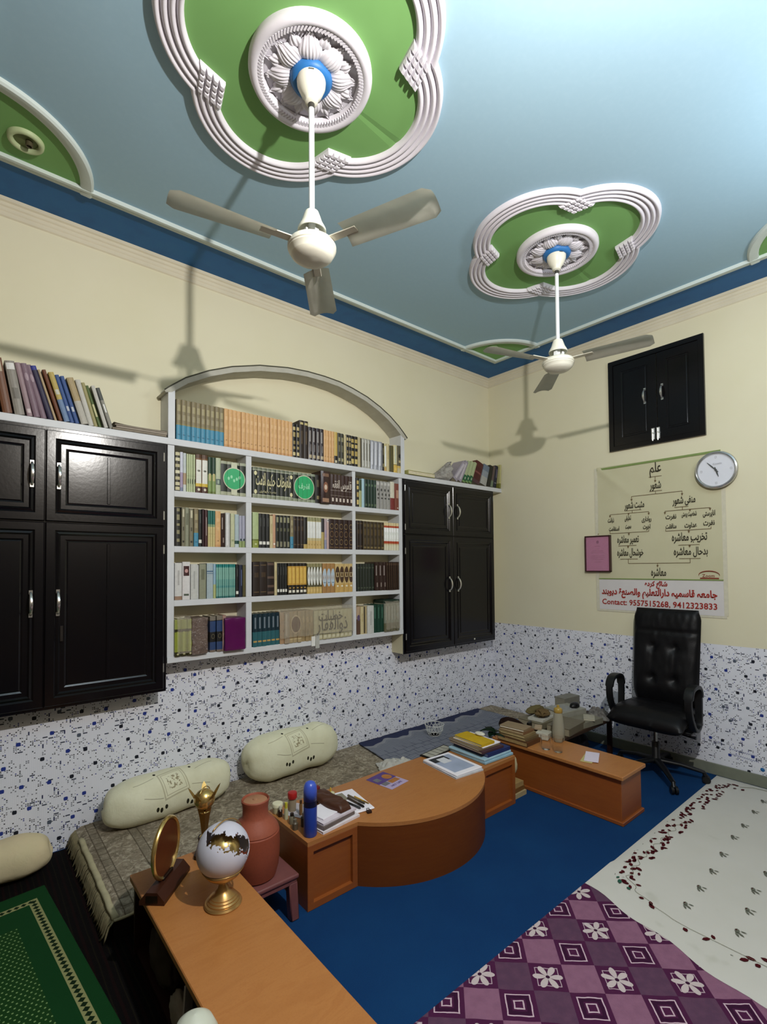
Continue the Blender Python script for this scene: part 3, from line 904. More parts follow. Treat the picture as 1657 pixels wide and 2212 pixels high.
def cupboard(label, x0, x1, z0, z1, xs, zs, left_side_cream):
    t = thing('wall_cupboard', label, 'cupboard', (0, 0, 0))
    bm = NB()
    box(bm, x0, x1, FR + .006, -.001, z0, z1)
    build('carcass', bm, CREAMS if left_side_cream else BLK, t)
    bm = NB()     # face frame
    f = .026
    for a, b, c, d in ((x0, x0 + f, z0 + f, z1 - f), (x1 - f, x1, z0 + f, z1 - f), (x0, x1, z1 - f, z1), (x0, x1, z0, z0 + f), (x0 + f, xs - .008, zs - .010, zs + .010), (xs + .008, x1 - f, zs - .010, zs + .010), (xs - .008, xs + .008, z0 + f, z1 - f)):
        box(bm, a, b, FR - .006, FR + .006, c, d)
    build('face_frame', bm, BLK, t)
    g = .010
    for i, (a, b) in enumerate(((x0 + f - g, xs - .002), (xs + .002, x1 - f + g))):
        for j, (c, d) in enumerate(((z0 + f - g, zs - .003), (zs + .003, z1 - f + g))):
            bm = NB()
            P = lambda u, v, dd: (u, FR - .004 - dd, v)
            panel(bm, a, b, c, d, LOOPS, P)
            if not left_side_cream:      # vertical groove down the middle of the panels
                box(bm, (a + b) / 2 - .008, (a + b) / 2 + .008, FR - .012, FR - .007, c + .105, d - .105, .002)
            dr = build('door', bm, BLK, t)
            hx = b - .055 if i == 0 else a + .055
            hz = (c + d) / 2 if j == 1 else c + (d - c) * (.56 if j == 0 else .5)
            pull(dr, hx, hz, y=FR - .020)
            ex = a + .002 if i == 0 else b - .002
            for q in (.13, .86): hinge(dr, ex, c + (d - c) * q)
    return t
cL = cupboard('glossy black wall cupboard with four panelled doors at the left photo edge', -4.385, -3.212, .790, 2.228, -3.803, 1.742, False)
cR = cupboard('black wall cupboard with four panelled doors hanging right of the bookshelf', -1.345, -.140, .778, 2.228, -.742, 1.766, True)
bm = NB(); box(bm, -.474, -.458, FR - .023, FR - .0205, .812, .826)
build('door_sticker', bm, M_('#cfcdbd', .6), cR)
bm = NB()
box(bm, -3.736, -3.722, FR - .024, FR - .020, 1.13, 1.21, .002)
build('lock_plate', bm, M_('#2c2622', .35, .5, .3), cL)

# high cupboard set into the right wall
t = thing('wall_cupboard', 'small black two-door cupboard high on the right wall above the clock', 'cupboard', (0, 0, 0))
Y0, Y1, Z0, Z1, YM = -1.957, -1.257, 2.435, 3.180, -1.630
bm = NB()
f = .036
for a, b, c, d in ((Y0, Y0 + f, Z0 + f, Z1 - f), (Y1 - f, Y1, Z0 + f, Z1 - f), (Y0, Y1, Z1 - f, Z1), (Y0, Y1, Z0, Z0 + f)):
    box(bm, -.022, -.0005, a, b, c, d)
build('frame', bm, BLK, t)
LP2 = [(0, 0), (0, .008), (.003, .011), (.066, .011), (.070, .007), (.080, .007), (.083, .009)]
for i, (a, b) in enumerate(((YM + .002, Y1 - f), (Y0 + f, YM - .002))):
    bm = NB()
    panel(bm, a, b, Z0 + f, Z1 - f, LP2, lambda u, v, dd: (-.004 - dd, u, v))
    dr = build('door', bm, BLK, t)
    hy = (YM + .088) if i == 0 else (YM - .040)
    pull(dr, hy, 2.829, .105, y=-.015, face='x', mat=STEEL)
for y in (-1.598, -1.636):
    bm = NB()
    box(bm, -.021, -.015, y - .0115, y + .0115, 2.450, 2.560, .001)
    tube(bm, [(-.026, y, 2.46), (-.026, y, 2.55)], .005, 8)
    box(bm, -.032, -.020, y - .011, y + .003, 2.515, 2.525, .001)
    build('tower_bolt', bm, M_('#f2f2ee', .3, .5, .6, name='shiny_bolt'), t, True, 40)

# ------------------------------------------------------------------ books
PAGES = M_('#d9cfb0', 0.85, 0.15, var=0.2, scale=60, name='book_pages')
PAGES2 = M_('#b9ad93', 0.9, 0.1, var=0.3, scale=60, name='old_book_pages')
# style: zones = (upper fraction of height, colour), decals = (kind, centre u, centre v, width, height, colour) in spine fractions
ST = {
 'bluefoot': ([(.36, '#4a90ae'), (.40, '#8f8458'), (1, '#85795a')], [('r', .5, .78, .62, .16, '#a39872'), ('r', .5, .55, .6, .14, '#9a9070'), ('r', .5, .12, .5, .03, '#2f6c88')]),
 'tan': ([(.06, '#c99762'), (1, '#d8ab74')], [('e', .5, .17, .30, .022, '#8a6236'), ('r', .5, .75, .55, .10, '#e0b985'), ('r', .5, .5, .5, .10, '#dfb680')]),
 'blackgoldblock': ([(1, '#17120d')], [('r', .5, .86, .72, .10, '#c2b07c'), ('r', .5, .68, .66, .14, '#a99762'), ('r', .5, .44, .62, .10, '#8e7c4b'), ('r', .5, .28, .6, .08, '#a4925e'), ('r', .5, .10, .72, .10, '#cfbf8c')]),
 'darkbrown_tall': ([(1, '#2a1d16')], [('r', .5, .92, .7, .06, '#c4b67c'), ('r', .5, .55, .3, .35, '#5b4a35')]),
 'darkglare': ([(1, '#2b2024')], [('r', .4, .72, .28, .34, '#aca7a4'), ('r', .6, .36, .20, .22, '#8d8480'), ('r', .5, .10, .7, .10, '#b8a98c')]),  # upright pale bars are glare painted onto the dark spines
 'yellowblackfoot': ([(.24, '#1b1710'), (1, '#c9ad5e')], [('r', .5, .06, .6, .08, '#d7cfae')]),
 'darkgreygold': ([(1, '#3a382d')], [('r', .5, .8, .6, .14, '#8f8a68'), ('r', .5, .5, .5, .22, '#6c6950'), ('r', .5, .14, .6, .10, '#a7a078')]),
 'cream': ([(1, '#cdbf93')], [('r', .5, .6, .4, .3, '#bfae7f')]),
 'goldblack': ([(1, '#1c160c')], [('r', .5, .84, .8, .12, '#b8a05a'), ('r', .5, .66, .76, .12, '#c9b26a'), ('r', .5, .42, .76, .16, '#b39a54'), ('r', .5, .16, .8, .16, '#cdb76f')]),
 'creamdark': ([(1, '#b8ab84')], [('r', .85, .5, .3, .98, '#2c2417')]),
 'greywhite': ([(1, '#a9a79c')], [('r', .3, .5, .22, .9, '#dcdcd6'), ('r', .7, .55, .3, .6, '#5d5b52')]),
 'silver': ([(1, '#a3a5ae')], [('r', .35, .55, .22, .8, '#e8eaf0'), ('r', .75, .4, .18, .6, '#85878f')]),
 'blackgold': ([(1, '#1e1a14')], [('r', .5, .7, .5, .25, '#5d563f'), ('r', .5, .2, .5, .12, '#8f845c')]),
 'whitepanel': ([(.14, '#c9a968'), (1, '#cfc38e')], [('r', .5, .55, .7, .75, '#eef0ec')]),
 'olive': ([(1, '#4a4422')], [('r', .5, .5, .5, .94, '#5d5631')]),
 'creamyellow': ([(.28, '#d6b355'), (.30, '#7a6f45'), (1, '#ddd4a6')], [('r', .5, .65, .5, .6, '#ccd0bd'), ('e', .5, .14, .6, .14, '#e6c66b')]),
 'greygoldfoot': ([(.18, '#c7b98f'), (.26, '#c8ad5c'), (1, '#5d5642')], [('e', .55, .62, .6, .16, '#1e1a12'), ('r', .5, .42, .5, .08, '#b7a77a')]),
 'ornate': ([(1, '#3a3626')], [('r', .5, v, .92, .08, c) for v, c in ((.94, '#cfc79f'), (.80, '#d9d2ae'), (.64, '#bdb48c'), (.48, '#ddd7b8'), (.32, '#c4bb93'), (.18, '#d2caa5'), (.06, '#cfc7a0'))]),
 'ornatedark': ([(1, '#1f1c12')], [('r', .5, v, .5, h, '#8b8460') for v, h in ((.93, .08), (.74, .14), (.55, .06), (.36, .10), (.15, .08))]),
 'whitelav': ([(.10, '#7e86a0'), (.48, '#a99ab5'), (1, '#cfd2df')], []),
 'whitetan': ([(.18, '#cfd5cf'), (.48, '#b09878'), (1, '#c3cbc9')], []),
 'palegreen': ([(1, '#bcc79b')], [('r', .5, .42, .98, .008, '#93a074'), ('r', .8, .28, .5, .13, '#5e6a55')]),
 'brownpanel': ([(.16, '#4e2c1d'), (.26, '#d8b93f'), (.90, '#7a5632'), (1, '#54361f')], [('r', .5, .55, .9, .62, '#e6e6dc'), ('e', .5, .57, .55, .05, '#4c4a35'), ('e', .5, .08, .45, .07, '#dcd6be')]),
 'greentop': ([(.06, '#6d7c3e'), (.52, '#829a5c'), (1, '#23402f')], [('r', .5, .45, .6, .2, '#c1b67d')]),
 'palepatch': ([(1, '#b8c2a4')], [('r', .5, .34, .96, .16, '#54655f'), ('r', .5, .34, .4, .1, '#9fb09d')]),
 'emblemA': ([(.10, '#a9ac90'), (.92, '#262b22'), (1, '#a7ab92')], []),
 'emblemB': ([(.10, '#8f977e'), (.92, '#23291f'), (1, '#8d9680')], []),
 'calligA': ([(.10, '#8b9078'), (.12, '#b9bda4'), (.90, '#20251d'), (.92, '#b9bda4'), (1, '#6f7662')], []),
 'calligB': ([(1, '#3f2b26')], [('r', .5, .47, .98, .008, '#bdb0a6'), ('r', .5, .30, .98, .008, '#a5978c')]),
 'calligC': ([(.18, '#bab38f'), (.20, '#4c4632'), (1, '#c9c39b')], [('r', .5, .10, .7, .10, '#d2cdb0')]),
 'medallionwide': ([(1, '#3b2723')], [('e', .5, .5, .5, .34, '#8d5f4a'), ('e', .5, .5, .3, .16, '#d7c2ae'), ('r', .5, .88, .7, .10, '#7d5d4b'), ('r', .5, .1, .7, .12, '#a38069')]),
 'creamgreen': ([(.6, '#a8ad7c'), (1, '#39492f')], []),
 'lightblue': ([(1, '#a8c9d4')], []),
 'darkgreen': ([(1, '#1d3529')], [('r', .5, .80, .5, .08, '#5d7759'), ('r', .5, .1, .6, .08, '#55684a')]),
 'greyscroll': ([(1, '#9d9b96')], [('e', .35, .68, .4, .10, '#403e3c'), ('e', .6, .52, .45, .10, '#4a4845'), ('r', .5, .38, .5, .05, '#403e3c'), ('r', .5, .9, .7, .1, '#c4c2bd')]),
 'whitered': ([(.42, '#7c2f2c'), (1, '#d6d1bd')], []),
 'redbrown': ([(1, '#7d4334')], [('r', .55, .6, .5, .3, '#b98f78'), ('e', .6, .08, .3, .04, '#d9d0c0')]),
 'greygold': ([(1, '#7d7861')], [('r', .5, .85, .5, .2, '#c6c0a3'), ('r', .5, .45, .35, .1, '#4a4736'), ('r', .5, .12, .5, .05, '#2e2c22')]),
 'greygreen': ([(1, '#8f917a')], [('r', .5, .7, .5, .3, '#6d6f59')]),
 'blacktag': ([(1, '#191a18')], [('r', .5, .14, .8, .09, '#e8e7dc'), ('r', .5, .75, .25, .25, '#4b4c49')]),
 'maroon': ([(1, '#2c1015')], []),
 'maroongold': ([(1, '#3e1a1d')], [('r', .5, .55, .25, .5, '#a3938a')]),
 'greencream': ([(.55, '#cdbd84'), (.62, '#8aa27a'), (1, '#1f6a5f')], [('r', .5, .35, .8, .006, '#9c8d5c')]),
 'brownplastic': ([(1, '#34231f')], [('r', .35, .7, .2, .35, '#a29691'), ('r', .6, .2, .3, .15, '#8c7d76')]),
 'brownplastic2': ([(1, '#2f2119')], [('r', .5, .92, .8, .08, '#4d3b2e'), ('r', .3, .5, .08, .8, '#5d4a3c')]),
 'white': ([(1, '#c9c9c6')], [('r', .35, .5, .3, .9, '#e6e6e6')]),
 'creamgreenpale': ([(1, '#c4c7a1')], [('r', .5, .2, .6, .06, '#a3a77c')]),
 'paleblue': ([(.10, '#c3ced1'), (.20, '#1f4a41'), (1, '#aebfc4')], []),
 'palemauve': ([(.2, '#93a36b'), (1, '#a8a9bb')], [('e', .6, .24, .6, .08, '#1d3b33')]),
 'lime': ([(.20, '#8f9a45'), (.24, '#6a7431'), (1, '#b0c08c')], [('e', .5, .1, .4, .05, '#c9d29d')]),
 'peach': ([(1, '#c99c7c')], [('e', .5, .12, .7, .06, '#efe6da')]),
 'blackgreen': ([(1, '#1b1d15')], [('r', .5, .86, .6, .16, '#8f8d6d'), ('r', .5, .56, .5, .1, '#5b5b42'), ('r', .5, .12, .6, .16, '#85826a')]),
 'darkbrown': ([(1, '#261912')], [('r', .5, .90, .8, .03, '#5d4a2f'), ('r', .5, .62, .6, .14, '#43321f'), ('r', .5, .12, .8, .03, '#5d4a2f')]),
 'blackgoldfoot': ([(.14, '#bfa45f'), (1, '#15120d')], [('r', .3, .6, .1, .6, '#4d4a41')]),
 'creampanel': ([(.26, '#cfb273'), (.88, '#c9bd8e'), (1, '#97946a')], [('r', .5, .60, .98, .52, '#e6e8e4'), ('e', .5, .13, .5, .06, '#b6975a')]),
 'creampanel2': ([(.22, '#cfb067'), (.88, '#5b5636'), (1, '#8f885c')], [('e', .5, .58, 1.0, .62, '#e4e6df'), ('r', .5, .11, .8, .10, '#d8bc78')]),
 'darkyellow': ([(.55, '#b9a565'), (1, '#2a2a2e')], []),
 'lavender': ([(.3, '#8f93ad'), (1, '#b7a3a6')], [('r', .5, .5, .5, .25, '#a093b8')]),
 'pinkwhite': ([(.9, '#c3a69f'), (1, '#d7cdcb')], [('e', .5, .95, .5, .04, '#2a2322')]),
 'maroonmedal': ([(1, '#2b1511')], [('e', .5, .76, .75, .20, '#7b6544'), ('e', .5, .76, .6, .14, '#2b1511'), ('e', .5, .50, .8, .22, '#6d5438'), ('e', .5, .50, .6, .16, '#2b1511'), ('e', .5, .24, .75, .20, '#7b6544'), ('e', .5, .24, .6, .14, '#2b1511'), ('r', .5, .06, .8, .03, '#6d5438')]),
 'olivebrown': ([(1, '#3c2f1a')], [('r', .5, .86, .7, .10, '#5f5030'), ('r', .5, .62, .5, .22, '#5b4a2b'), ('r', .5, .3, .5, .22, '#54452a'), ('r', .5, .08, .7, .06, '#7c6a42')]),
 'whiteorange': ([(.20, '#dcd6bb'), (.24, '#cbb58a'), (.33, '#b5451f'), (.82, '#e9ece6'), (.89, '#b5451f'), (1, '#d9c89a')], [('e', .5, .72, .8, .16, '#ffffff'), ('e', .5, .48, .8, .16, '#f6f7f3')]),
 'whitebrown': ([(.10, '#9b7d67'), (1, '#d4d3d0')], [('r', .5, .6, .25, .4, '#b4b2af')]),
 'whitelabel': ([(1, '#dcd9d8')], [('r', .5, .76, .74, .26, '#3c1212'), ('e', .5, .76, .45, .10, '#c99b96'), ('r', .5, .13, .66, .05, '#4a5546')]),
 'whitetall': ([(1, '#c9cac5')], [('r', .5, .55, .25, .5, '#aeafaa')]),
 'greygreen2': ([(1, '#8f917a')], []),
 'bluestripe': ([(1, '#a9b9bf')], [('r', .5, .77, .98, .035, '#4d6d8a'), ('r', .5, .71, .98, .02, '#5d7b95')]),
 'blueyellow': ([(.4, '#b3ba7e'), (1, '#93b6c9')], []),
 'teal': ([(.05, '#2d6d6b'), (.30, '#76a79b'), (.36, '#4c9490'), (.55, '#69a49a'), (.9, '#7fb3a4'), (1, '#17807c')], [('r', .3, .5, .12, .85, '#9cc7b9')]),
 'navy': ([(1, '#1a2138')], [('r', .7, .6, .25, .5, '#5c6990')]),
 'bandedbrown': ([(1, '#21150f')], [('r', .5, v, .9, .07, '#5b473b') for v in (.94, .54, .28, .09)]),
 'yellowblack': ([(.30, '#1d160c'), (.90, '#c99b3f'), (1, '#1d160c')], [('r', .5, .6, .7, .5, '#dfb95a'), ('r', .5, .10, .7, .08, '#e9e4d3'), ('e', .5, .21, .5, .05, '#b9954a')]),
 'tanblue': ([(1, '#a97f4a')], [('e', .5, .52, 1.0, .62, '#b9cbd8'), ('r', .5, .35, .5, .03, '#6885a0')]),
 'creambrown': ([(.30, '#c8a35c'), (1, '#cdb277')], [('e', .5, .62, 1.0, .58, '#46301f'), ('r', .5, .68, .7, .02, '#c9b894'), ('r', .5, .55, .6, .02, '#c9b894'), ('e', .5, .22, .45, .07, '#e9e2c8')]),
 'darkgreenbrown': ([(1, '#1f271d')], [('r', .5, .85, .7, .04, '#4b5340'), ('r', .5, .12, .7, .04, '#4b5340')]),
 'limeplastic': ([(.12, '#3c3a20'), (.66, '#98a23f'), (.74, '#3a3824'), (1, '#a0a85a')], [('r', .45, .40, .30, .55, '#b9c45f'), ('e', .5, .06, .4, .05, '#d6d3a4')]),
 'blackblue': ([(.06, '#7a6b5d'), (.28, '#2f456f'), (.32, '#161617'), (.56, '#161617'), (.86, '#2d4570'), (.88, '#161617'), (1, '#7d7467')], [('e', .5, .44, .6, .14, '#5d5540'), ('e', .5, .44, .4, .10, '#161617')]),
 'pinktan': ([(1, '#a58477')], [('r', .5, .3, .8, .4, '#c4ac98')]),
 'tealdark': ([(.45, '#33656c'), (1, '#1e323c')], [('r', .5, .72, .35, .34, '#74818a'), ('r', .5, .16, .8, .05, '#c4a25e')]),
 'tanred': ([(1, '#b08f6d')], [('e', .9, .62, .5, .5, '#5b221b'), ('e', .8, .64, .45, .46, '#b59575')]),
 'silvertan': ([(1, '#a4937c')], [('r', .3, .6, .3, .7, '#c8bba8')]),
 'tanmedal': ([(.10, '#ae9a74'), (.14, '#c8b68c'), (1, '#a88f68')], []),
 'tanmarble': ([(1, '#a38d64')], [('e', .5, .7, .6, .2, '#b9a57a'), ('e', .5, .3, .6, .2, '#8e7850')]),
 'tanpurple': ([(.55, '#5b4334'), (1, '#b59c80')], [('e', .5, .6, .8, .22, '#5c4a6c')]),
 'creamblack': ([(1, '#b5a377')], [('r', .2, .5, .3, .95, '#3b3222')]),
 'deepgreen': ([(1, '#0f3a2a')], [('r', .35, .7, .12, .4, '#5f8f7a')]),
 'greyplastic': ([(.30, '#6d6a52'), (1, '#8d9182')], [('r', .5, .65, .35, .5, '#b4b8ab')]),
}
GLOSSY = {'silver', 'brownplastic', 'brownplastic2', 'greyplastic', 'limeplastic', 'tealdark', 'silvertan', 'calligB', 'medallionwide', 'darkglare'}
def make_book(wd, h, dp, style, parent_label=None, old=False, name='book'):
    """upright book: origin at bottom centre of the spine, spine faces -y, depth towards +y"""
    zones, decals = ST[style]
    t = bpy.data.objects.new(name, None)
    COL.objects.link(t)
    t.empty_display_size = .02
    rough = .22 if style in GLOSSY else .48
    cols = [z[1] for z in zones] + [d[5] for d in decals]
    mats = []
    idx = []
    for c in cols:
        m_ = M_(c, rough, .45, var=.16, scale=55)
        if m_ not in mats: mats.append(m_)
        idx.append(mats.index(m_))
    bm = NB()
    hw = wd / 2 - .0009
    bulge = min(.004, hw * .35)
    ns = 4
    def sp(u, z, off=0.0):
        x = -hw + 2 * hw * u
        return (x, -bulge * (1 - (2 * u - 1) ** 2) - off, z)
    zb = 0.0
    for zi, (zt, c) in enumerate(zones):
        za, zz = zb * h, zt * h
        for i in range(ns):
            q = [bm.verts.new(p) for p in (sp(i / ns, za), sp((i + 1) / ns, za), sp((i + 1) / ns, zz), sp(i / ns, zz))]
            bm.faces.new(q).material_index = idx[zi]
        # boards
        th = min(.0022, wd * .12)
        for sx in (-1, 1):
            x0, x1 = sx * hw, sx * (hw - th)
            a = [bm.verts.new(p) for p in ((x0, 0, za), (x0, dp, za), (x0, dp, zz), (x0, 0, zz))]
            b = [bm.verts.new(p) for p in ((x1, 0, za), (x1, dp, za), (x1, dp, zz), (x1, 0, zz))]
            bm.faces.new(a).material_index = idx[zi]
            bm.faces.new(b).material_index = idx[zi]
            bm.faces.new((a[1], a[2], b[2], b[1])).material_index = idx[zi]
            if zi == len(zones) - 1: bm.faces.new((a[2], a[3], b[3], b[2])).material_index = idx[zi]
            if zi == 0: bm.faces.new((a[0], a[1], b[1], b[0])).material_index = idx[zi]
        zb = zt
    # spine caps
    for z, zi in ((0, 0), (h, len(zones) - 1)):
        f = bm.faces.new([bm.verts.new(sp(i / ns, z)) for i in range(ns + 1)])
        f.material_index = idx[zi]
    off = .0005
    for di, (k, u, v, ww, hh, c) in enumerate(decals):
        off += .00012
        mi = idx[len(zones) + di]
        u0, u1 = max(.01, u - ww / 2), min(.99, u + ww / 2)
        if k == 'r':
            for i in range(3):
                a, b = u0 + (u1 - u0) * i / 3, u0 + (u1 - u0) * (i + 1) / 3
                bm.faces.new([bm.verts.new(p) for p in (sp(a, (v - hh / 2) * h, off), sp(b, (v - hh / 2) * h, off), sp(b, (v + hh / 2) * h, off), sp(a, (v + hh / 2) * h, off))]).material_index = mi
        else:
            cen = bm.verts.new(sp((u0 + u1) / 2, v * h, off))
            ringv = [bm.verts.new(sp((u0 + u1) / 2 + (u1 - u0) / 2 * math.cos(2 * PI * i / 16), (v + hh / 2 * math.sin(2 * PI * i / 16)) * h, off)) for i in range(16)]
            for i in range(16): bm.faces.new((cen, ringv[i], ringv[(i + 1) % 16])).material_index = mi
    me = bpy.data.meshes.new('cover'); bm.to_mesh(me); bm.free()
    link('cover', me, t, mats)
    bm = NB()
    th = min(.0022, wd * .12)
    box(bm, -hw + th, hw - th, .001, dp - .004, .003, h - .004)
    build('pages', bm, PAGES2 if old else PAGES, t)
    return t
def copy_tree(o, parent=None):
    c = o.copy()
    COL.objects.link(c)
    c.parent = parent
    for ch in o.children: copy_tree(ch, c)
    return c
ORD = ['leftmost', 'second from left', 'third from left', 'fourth from left', 'fifth from left', 'sixth from left', 'seventh from left', 'eighth from left', 'ninth from left',
       'tenth from left', 'eleventh from left', 'twelfth from left', 'thirteenth from left', 'fourteenth from left', 'fifteenth from left', 'sixteenth from left', 'rightmost']
NUM = {2: 'two', 3: 'three', 4: 'four', 5: 'five', 6: 'six', 8: 'eight', 9: 'nine', 10: 'ten', 17: 'seventeen'}
SETS = {}
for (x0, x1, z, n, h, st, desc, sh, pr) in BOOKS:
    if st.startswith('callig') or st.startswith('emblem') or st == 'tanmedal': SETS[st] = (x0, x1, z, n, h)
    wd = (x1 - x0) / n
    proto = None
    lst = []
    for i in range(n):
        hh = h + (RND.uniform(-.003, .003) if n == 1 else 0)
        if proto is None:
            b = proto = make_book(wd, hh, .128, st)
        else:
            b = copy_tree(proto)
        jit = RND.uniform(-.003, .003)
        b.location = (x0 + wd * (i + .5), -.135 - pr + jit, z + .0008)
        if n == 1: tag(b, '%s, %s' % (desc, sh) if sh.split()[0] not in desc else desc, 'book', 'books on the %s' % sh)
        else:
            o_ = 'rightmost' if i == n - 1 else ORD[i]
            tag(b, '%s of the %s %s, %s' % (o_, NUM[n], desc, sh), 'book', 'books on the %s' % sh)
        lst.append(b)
    if st in SETS: SETS[st] = SETS[st] + (lst, wd, pr)

# lettering and emblems that run across the spines of a set: one piece of it belongs to each book
def across(st, mat, draw, name='spine_lettering', off=.0062):
    x0, x1, z, n, h, lst, wd, pr = SETS[st]
    bm0 = NB()
    draw(bm0, (x1 - x0), h)       # drawn in x: 0..W, z: 0..h
    for i, b in enumerate(lst):
        bm = bm0.copy()
        a, c = wd * i + .0006, wd * (i + 1) - .0006
        bmesh.ops.bisect_plane(bm, geom=bm.verts[:] + bm.edges[:] + bm.faces[:], plane_co=(a, 0, 0), plane_no=(-1, 0, 0), clear_outer=True)
        bmesh.ops.bisect_plane(bm, geom=bm.verts[:] + bm.edges[:] + bm.faces[:], plane_co=(c, 0, 0), plane_no=(1, 0, 0), clear_outer=True)
        if not bm.faces:
            bm.free(); continue
        bmesh.ops.translate(bm, vec=(-wd * (i + .5), -off, 0), verts=bm.verts)
        me = bpy.data.meshes.new(name); bm.to_mesh(me); bm.free()
        link(name, me, b, mat)
    bm0.free()
def disc(bm, cx, cz, rx, rz, y=0, mi=0, seg=40):
    c = bm.verts.new((cx, y, cz))
    r = [bm.verts.new((cx + rx * math.cos(2 * PI * k / seg), y, cz + rz * math.sin(2 * PI * k / seg))) for k in range(seg)]
    for k in range(seg): bm.faces.new((c, r[k], r[(k + 1) % seg])).material_index = mi
UX, UZ = (1, 0, 0), (0, 0, 1)
EMG = [M_('#cfd0b4', .4, name='emblem_border'), M_('#2fae6c', .35, name='emblem_green'), M_('#9fe0b4', .4, name='emblem_pale_green')]
def dA(bm, W, h):
    disc(bm, W * .52, h * .5, W * .44, h * .34, 0, 0)
    box(bm, W * .40, W * .64, -.0001, 0, h * .82, h * .98); box(bm, W * .40, W * .64, -.0001, 0, h * .02, h * .18)
    disc(bm, W * .52, h * .5, W * .41, h * .31, -.0004, 1)
    for k in range(5): disc(bm, W * (.30 + .11 * k), h * (.5 + .06 * math.sin(k * 2.1)), W * .045, h * .05, -.0008, 2, 12)
across('emblemA', EMG, dA, 'emblem')
def dB(bm, W, h):
    disc(bm, W * .48, h * .5, W * .46, h * .42, 0, 0)
    disc(bm, W * .48, h * .5, W * .43, h * .39, -.0004, 1)
    add_text(bm, 'اشرف', .05, (W * .46, -.0008, h * .52), UX, UZ, 2, arabic=True, width=W * .5, bold=.002)
across('emblemB', EMG, dB, 'emblem')
CRM = M_('#ddd6a8', .4, name='cream_lettering')
def dC(bm, W, h):
    add_text(bm, 'ملفوظات حکیم الامت', .115, (W * .5, 0, h * .52), UX, UZ, 0, arabic=True, width=W * .86, bold=.0012)
    for s in (.06, .94):
        for q in (.2, .8): disc(bm, W * s, h * q, W * .035, h * .07, 0, 0, 14)
    add_text(bm, 'حضرت تھانوی', .022, (W * .36, 0, h * .22), UX, UZ, 0, arabic=True)
across('calligA', CRM, dC)
def dD(bm, W, h):
    add_text(bm, 'قاموس الفقہ', .085, (W * .5, 0, h * .64), UX, UZ, 0, arabic=True, width=W * .84, bold=.001)
    for k in range(6):
        box(bm, W * (k + .3) / 6, W * (k + .75) / 6, -.0001, 0, h * .10, h * .22)
across('calligB', M_('#d8cbbf', .4, name='pale_lettering'), dD)
def dE(bm, W, h):
    add_text(bm, 'خطبات', .10, (W * .42, 0, h * .78), UX, UZ, 0, arabic=True, width=W * .62, bold=.001)
    add_text(bm, 'ذوالفقار', .13, (W * .46, 0, h * .46), UX, UZ, 0, arabic=True, width=W * .80, bold=.0012)
across('calligC', M_('#2b2a1e', .4, name='black_lettering'), dE)
def dF(bm, W, h):
    disc(bm, W * .5, h * .58, W * .42, h * .30, 0, 0)
    disc(bm, W * .5, h * .58, W * .36, h * .25, -.0004, 1)
across('tanmedal', [M_('#c9b48e', .4), M_('#5d3322', .45, name='brown_medallion')], dF, 'medallion')

# leaning books on the ledge over the left cupboard
LZ = 2.269
LST = {
 'Lrust': ([(1, '#6d4328')], [('r', .5, .85, .6, .2, '#b5a48c')]), 'Lgrey': ([(1, '#8b857b')], [('r', .5, .9, .8, .12, '#dcdad6'), ('r', .5, .4, .6, .2, '#6c665c')]),
 'Lpink': ([(1, '#9a8388')], [('r', .5, .1, .7, .08, '#c9b9ba')]), 'Lmauve': ([(1, '#7d6672')], [('e', .5, .75, .6, .15, '#a48f98')]),
 'Lnavy': ([(.92, '#2b2440'), (1, '#33398a')], []), 'Lcream': ([(1, '#b09a78')], []), 'Lbrown': ([(1, '#6a3a1f')], []),
 'Lyellowblue': ([(.45, '#6d85a8'), (1, '#b9a35c')], [('r', .5, .6, .7, .1, '#c9c7b8')]), 'Lblue': ([(1, '#38538a')], [('r', .5, .3, .6, .1, '#b9bec9')]),
 'Ltan': ([(.5, '#b5b0a4'), (1, '#a8946c')], []), 'Lwhite': ([(1, '#c4c1b8')], []), 'Lgreen': ([(1, '#4d5f2c')], [('r', .5, .4, .7, .3, '#c2bd8d')]),
 'Lsteel': ([(.7, '#8c8a80'), (1, '#4d4f4b')], [('r', .5, .5, .4, .2, '#e6e6e2')]), 'Lolive': ([(1, '#9c9464')], []),
}
ST.update(LST)
LB = [(-4.06, .034, .27, 11, 'Lrust', 'rust brown leaning book at the left photo edge'), (-4.018, .030, .265, 10, 'Lcream', 'cream leaning book beside the rust brown one'),
      (-3.978, .040, .27, 10, 'Lrust', 'second rust brown leaning book, before the grey ones'), (-3.930, .042, .265, 10, 'Lgrey', 'grey-white battered leaning book with pale head'),
      (-3.880, .024, .265, 12, 'Lpink', 'dusty pink leaning book'), (-3.853, .028, .268, 13, 'Lmauve', 'mauve mottled leaning book'), (-3.822, .026, .27, 15, 'Lmauve', 'mauve book leaning on the navy one'),
      (-3.792, .026, .272, 17, 'Lnavy', 'navy book with bright blue head'), (-3.764, .012, .26, 17, 'Lcream', 'thin tan book behind the reddish brown one'), (-3.746, .018, .262, 17, 'Lbrown', 'reddish brown leaning book'),
      (-3.722, .026, .255, 17, 'Lyellowblue', 'yellow and blue leaning book'), (-3.694, .020, .25, 17, 'Lblue', 'blue leaning book with pale label'), (-3.672, .020, .248, 17, 'Lblue', 'blue leaning book beside the pale tan one'),
      (-3.645, .034, .245, 17, 'Ltan', 'pale tan and grey leaning book'), (-3.608, .026, .245, 16, 'Lwhite', 'white leaning book'), (-3.583, .018, .235, 16, 'Lolive', 'olive leaning booklet'),
      (-3.562, .016, .225, 17, 'Lgreen', 'green and cream leaning book'), (-3.536, .020, .228, 17, 'Lwhite', 'pale leaning book with torn cover'), (-3.508, .020, .225, 18, 'Lsteel', 'grey leaning book with white mark, last of the row')]
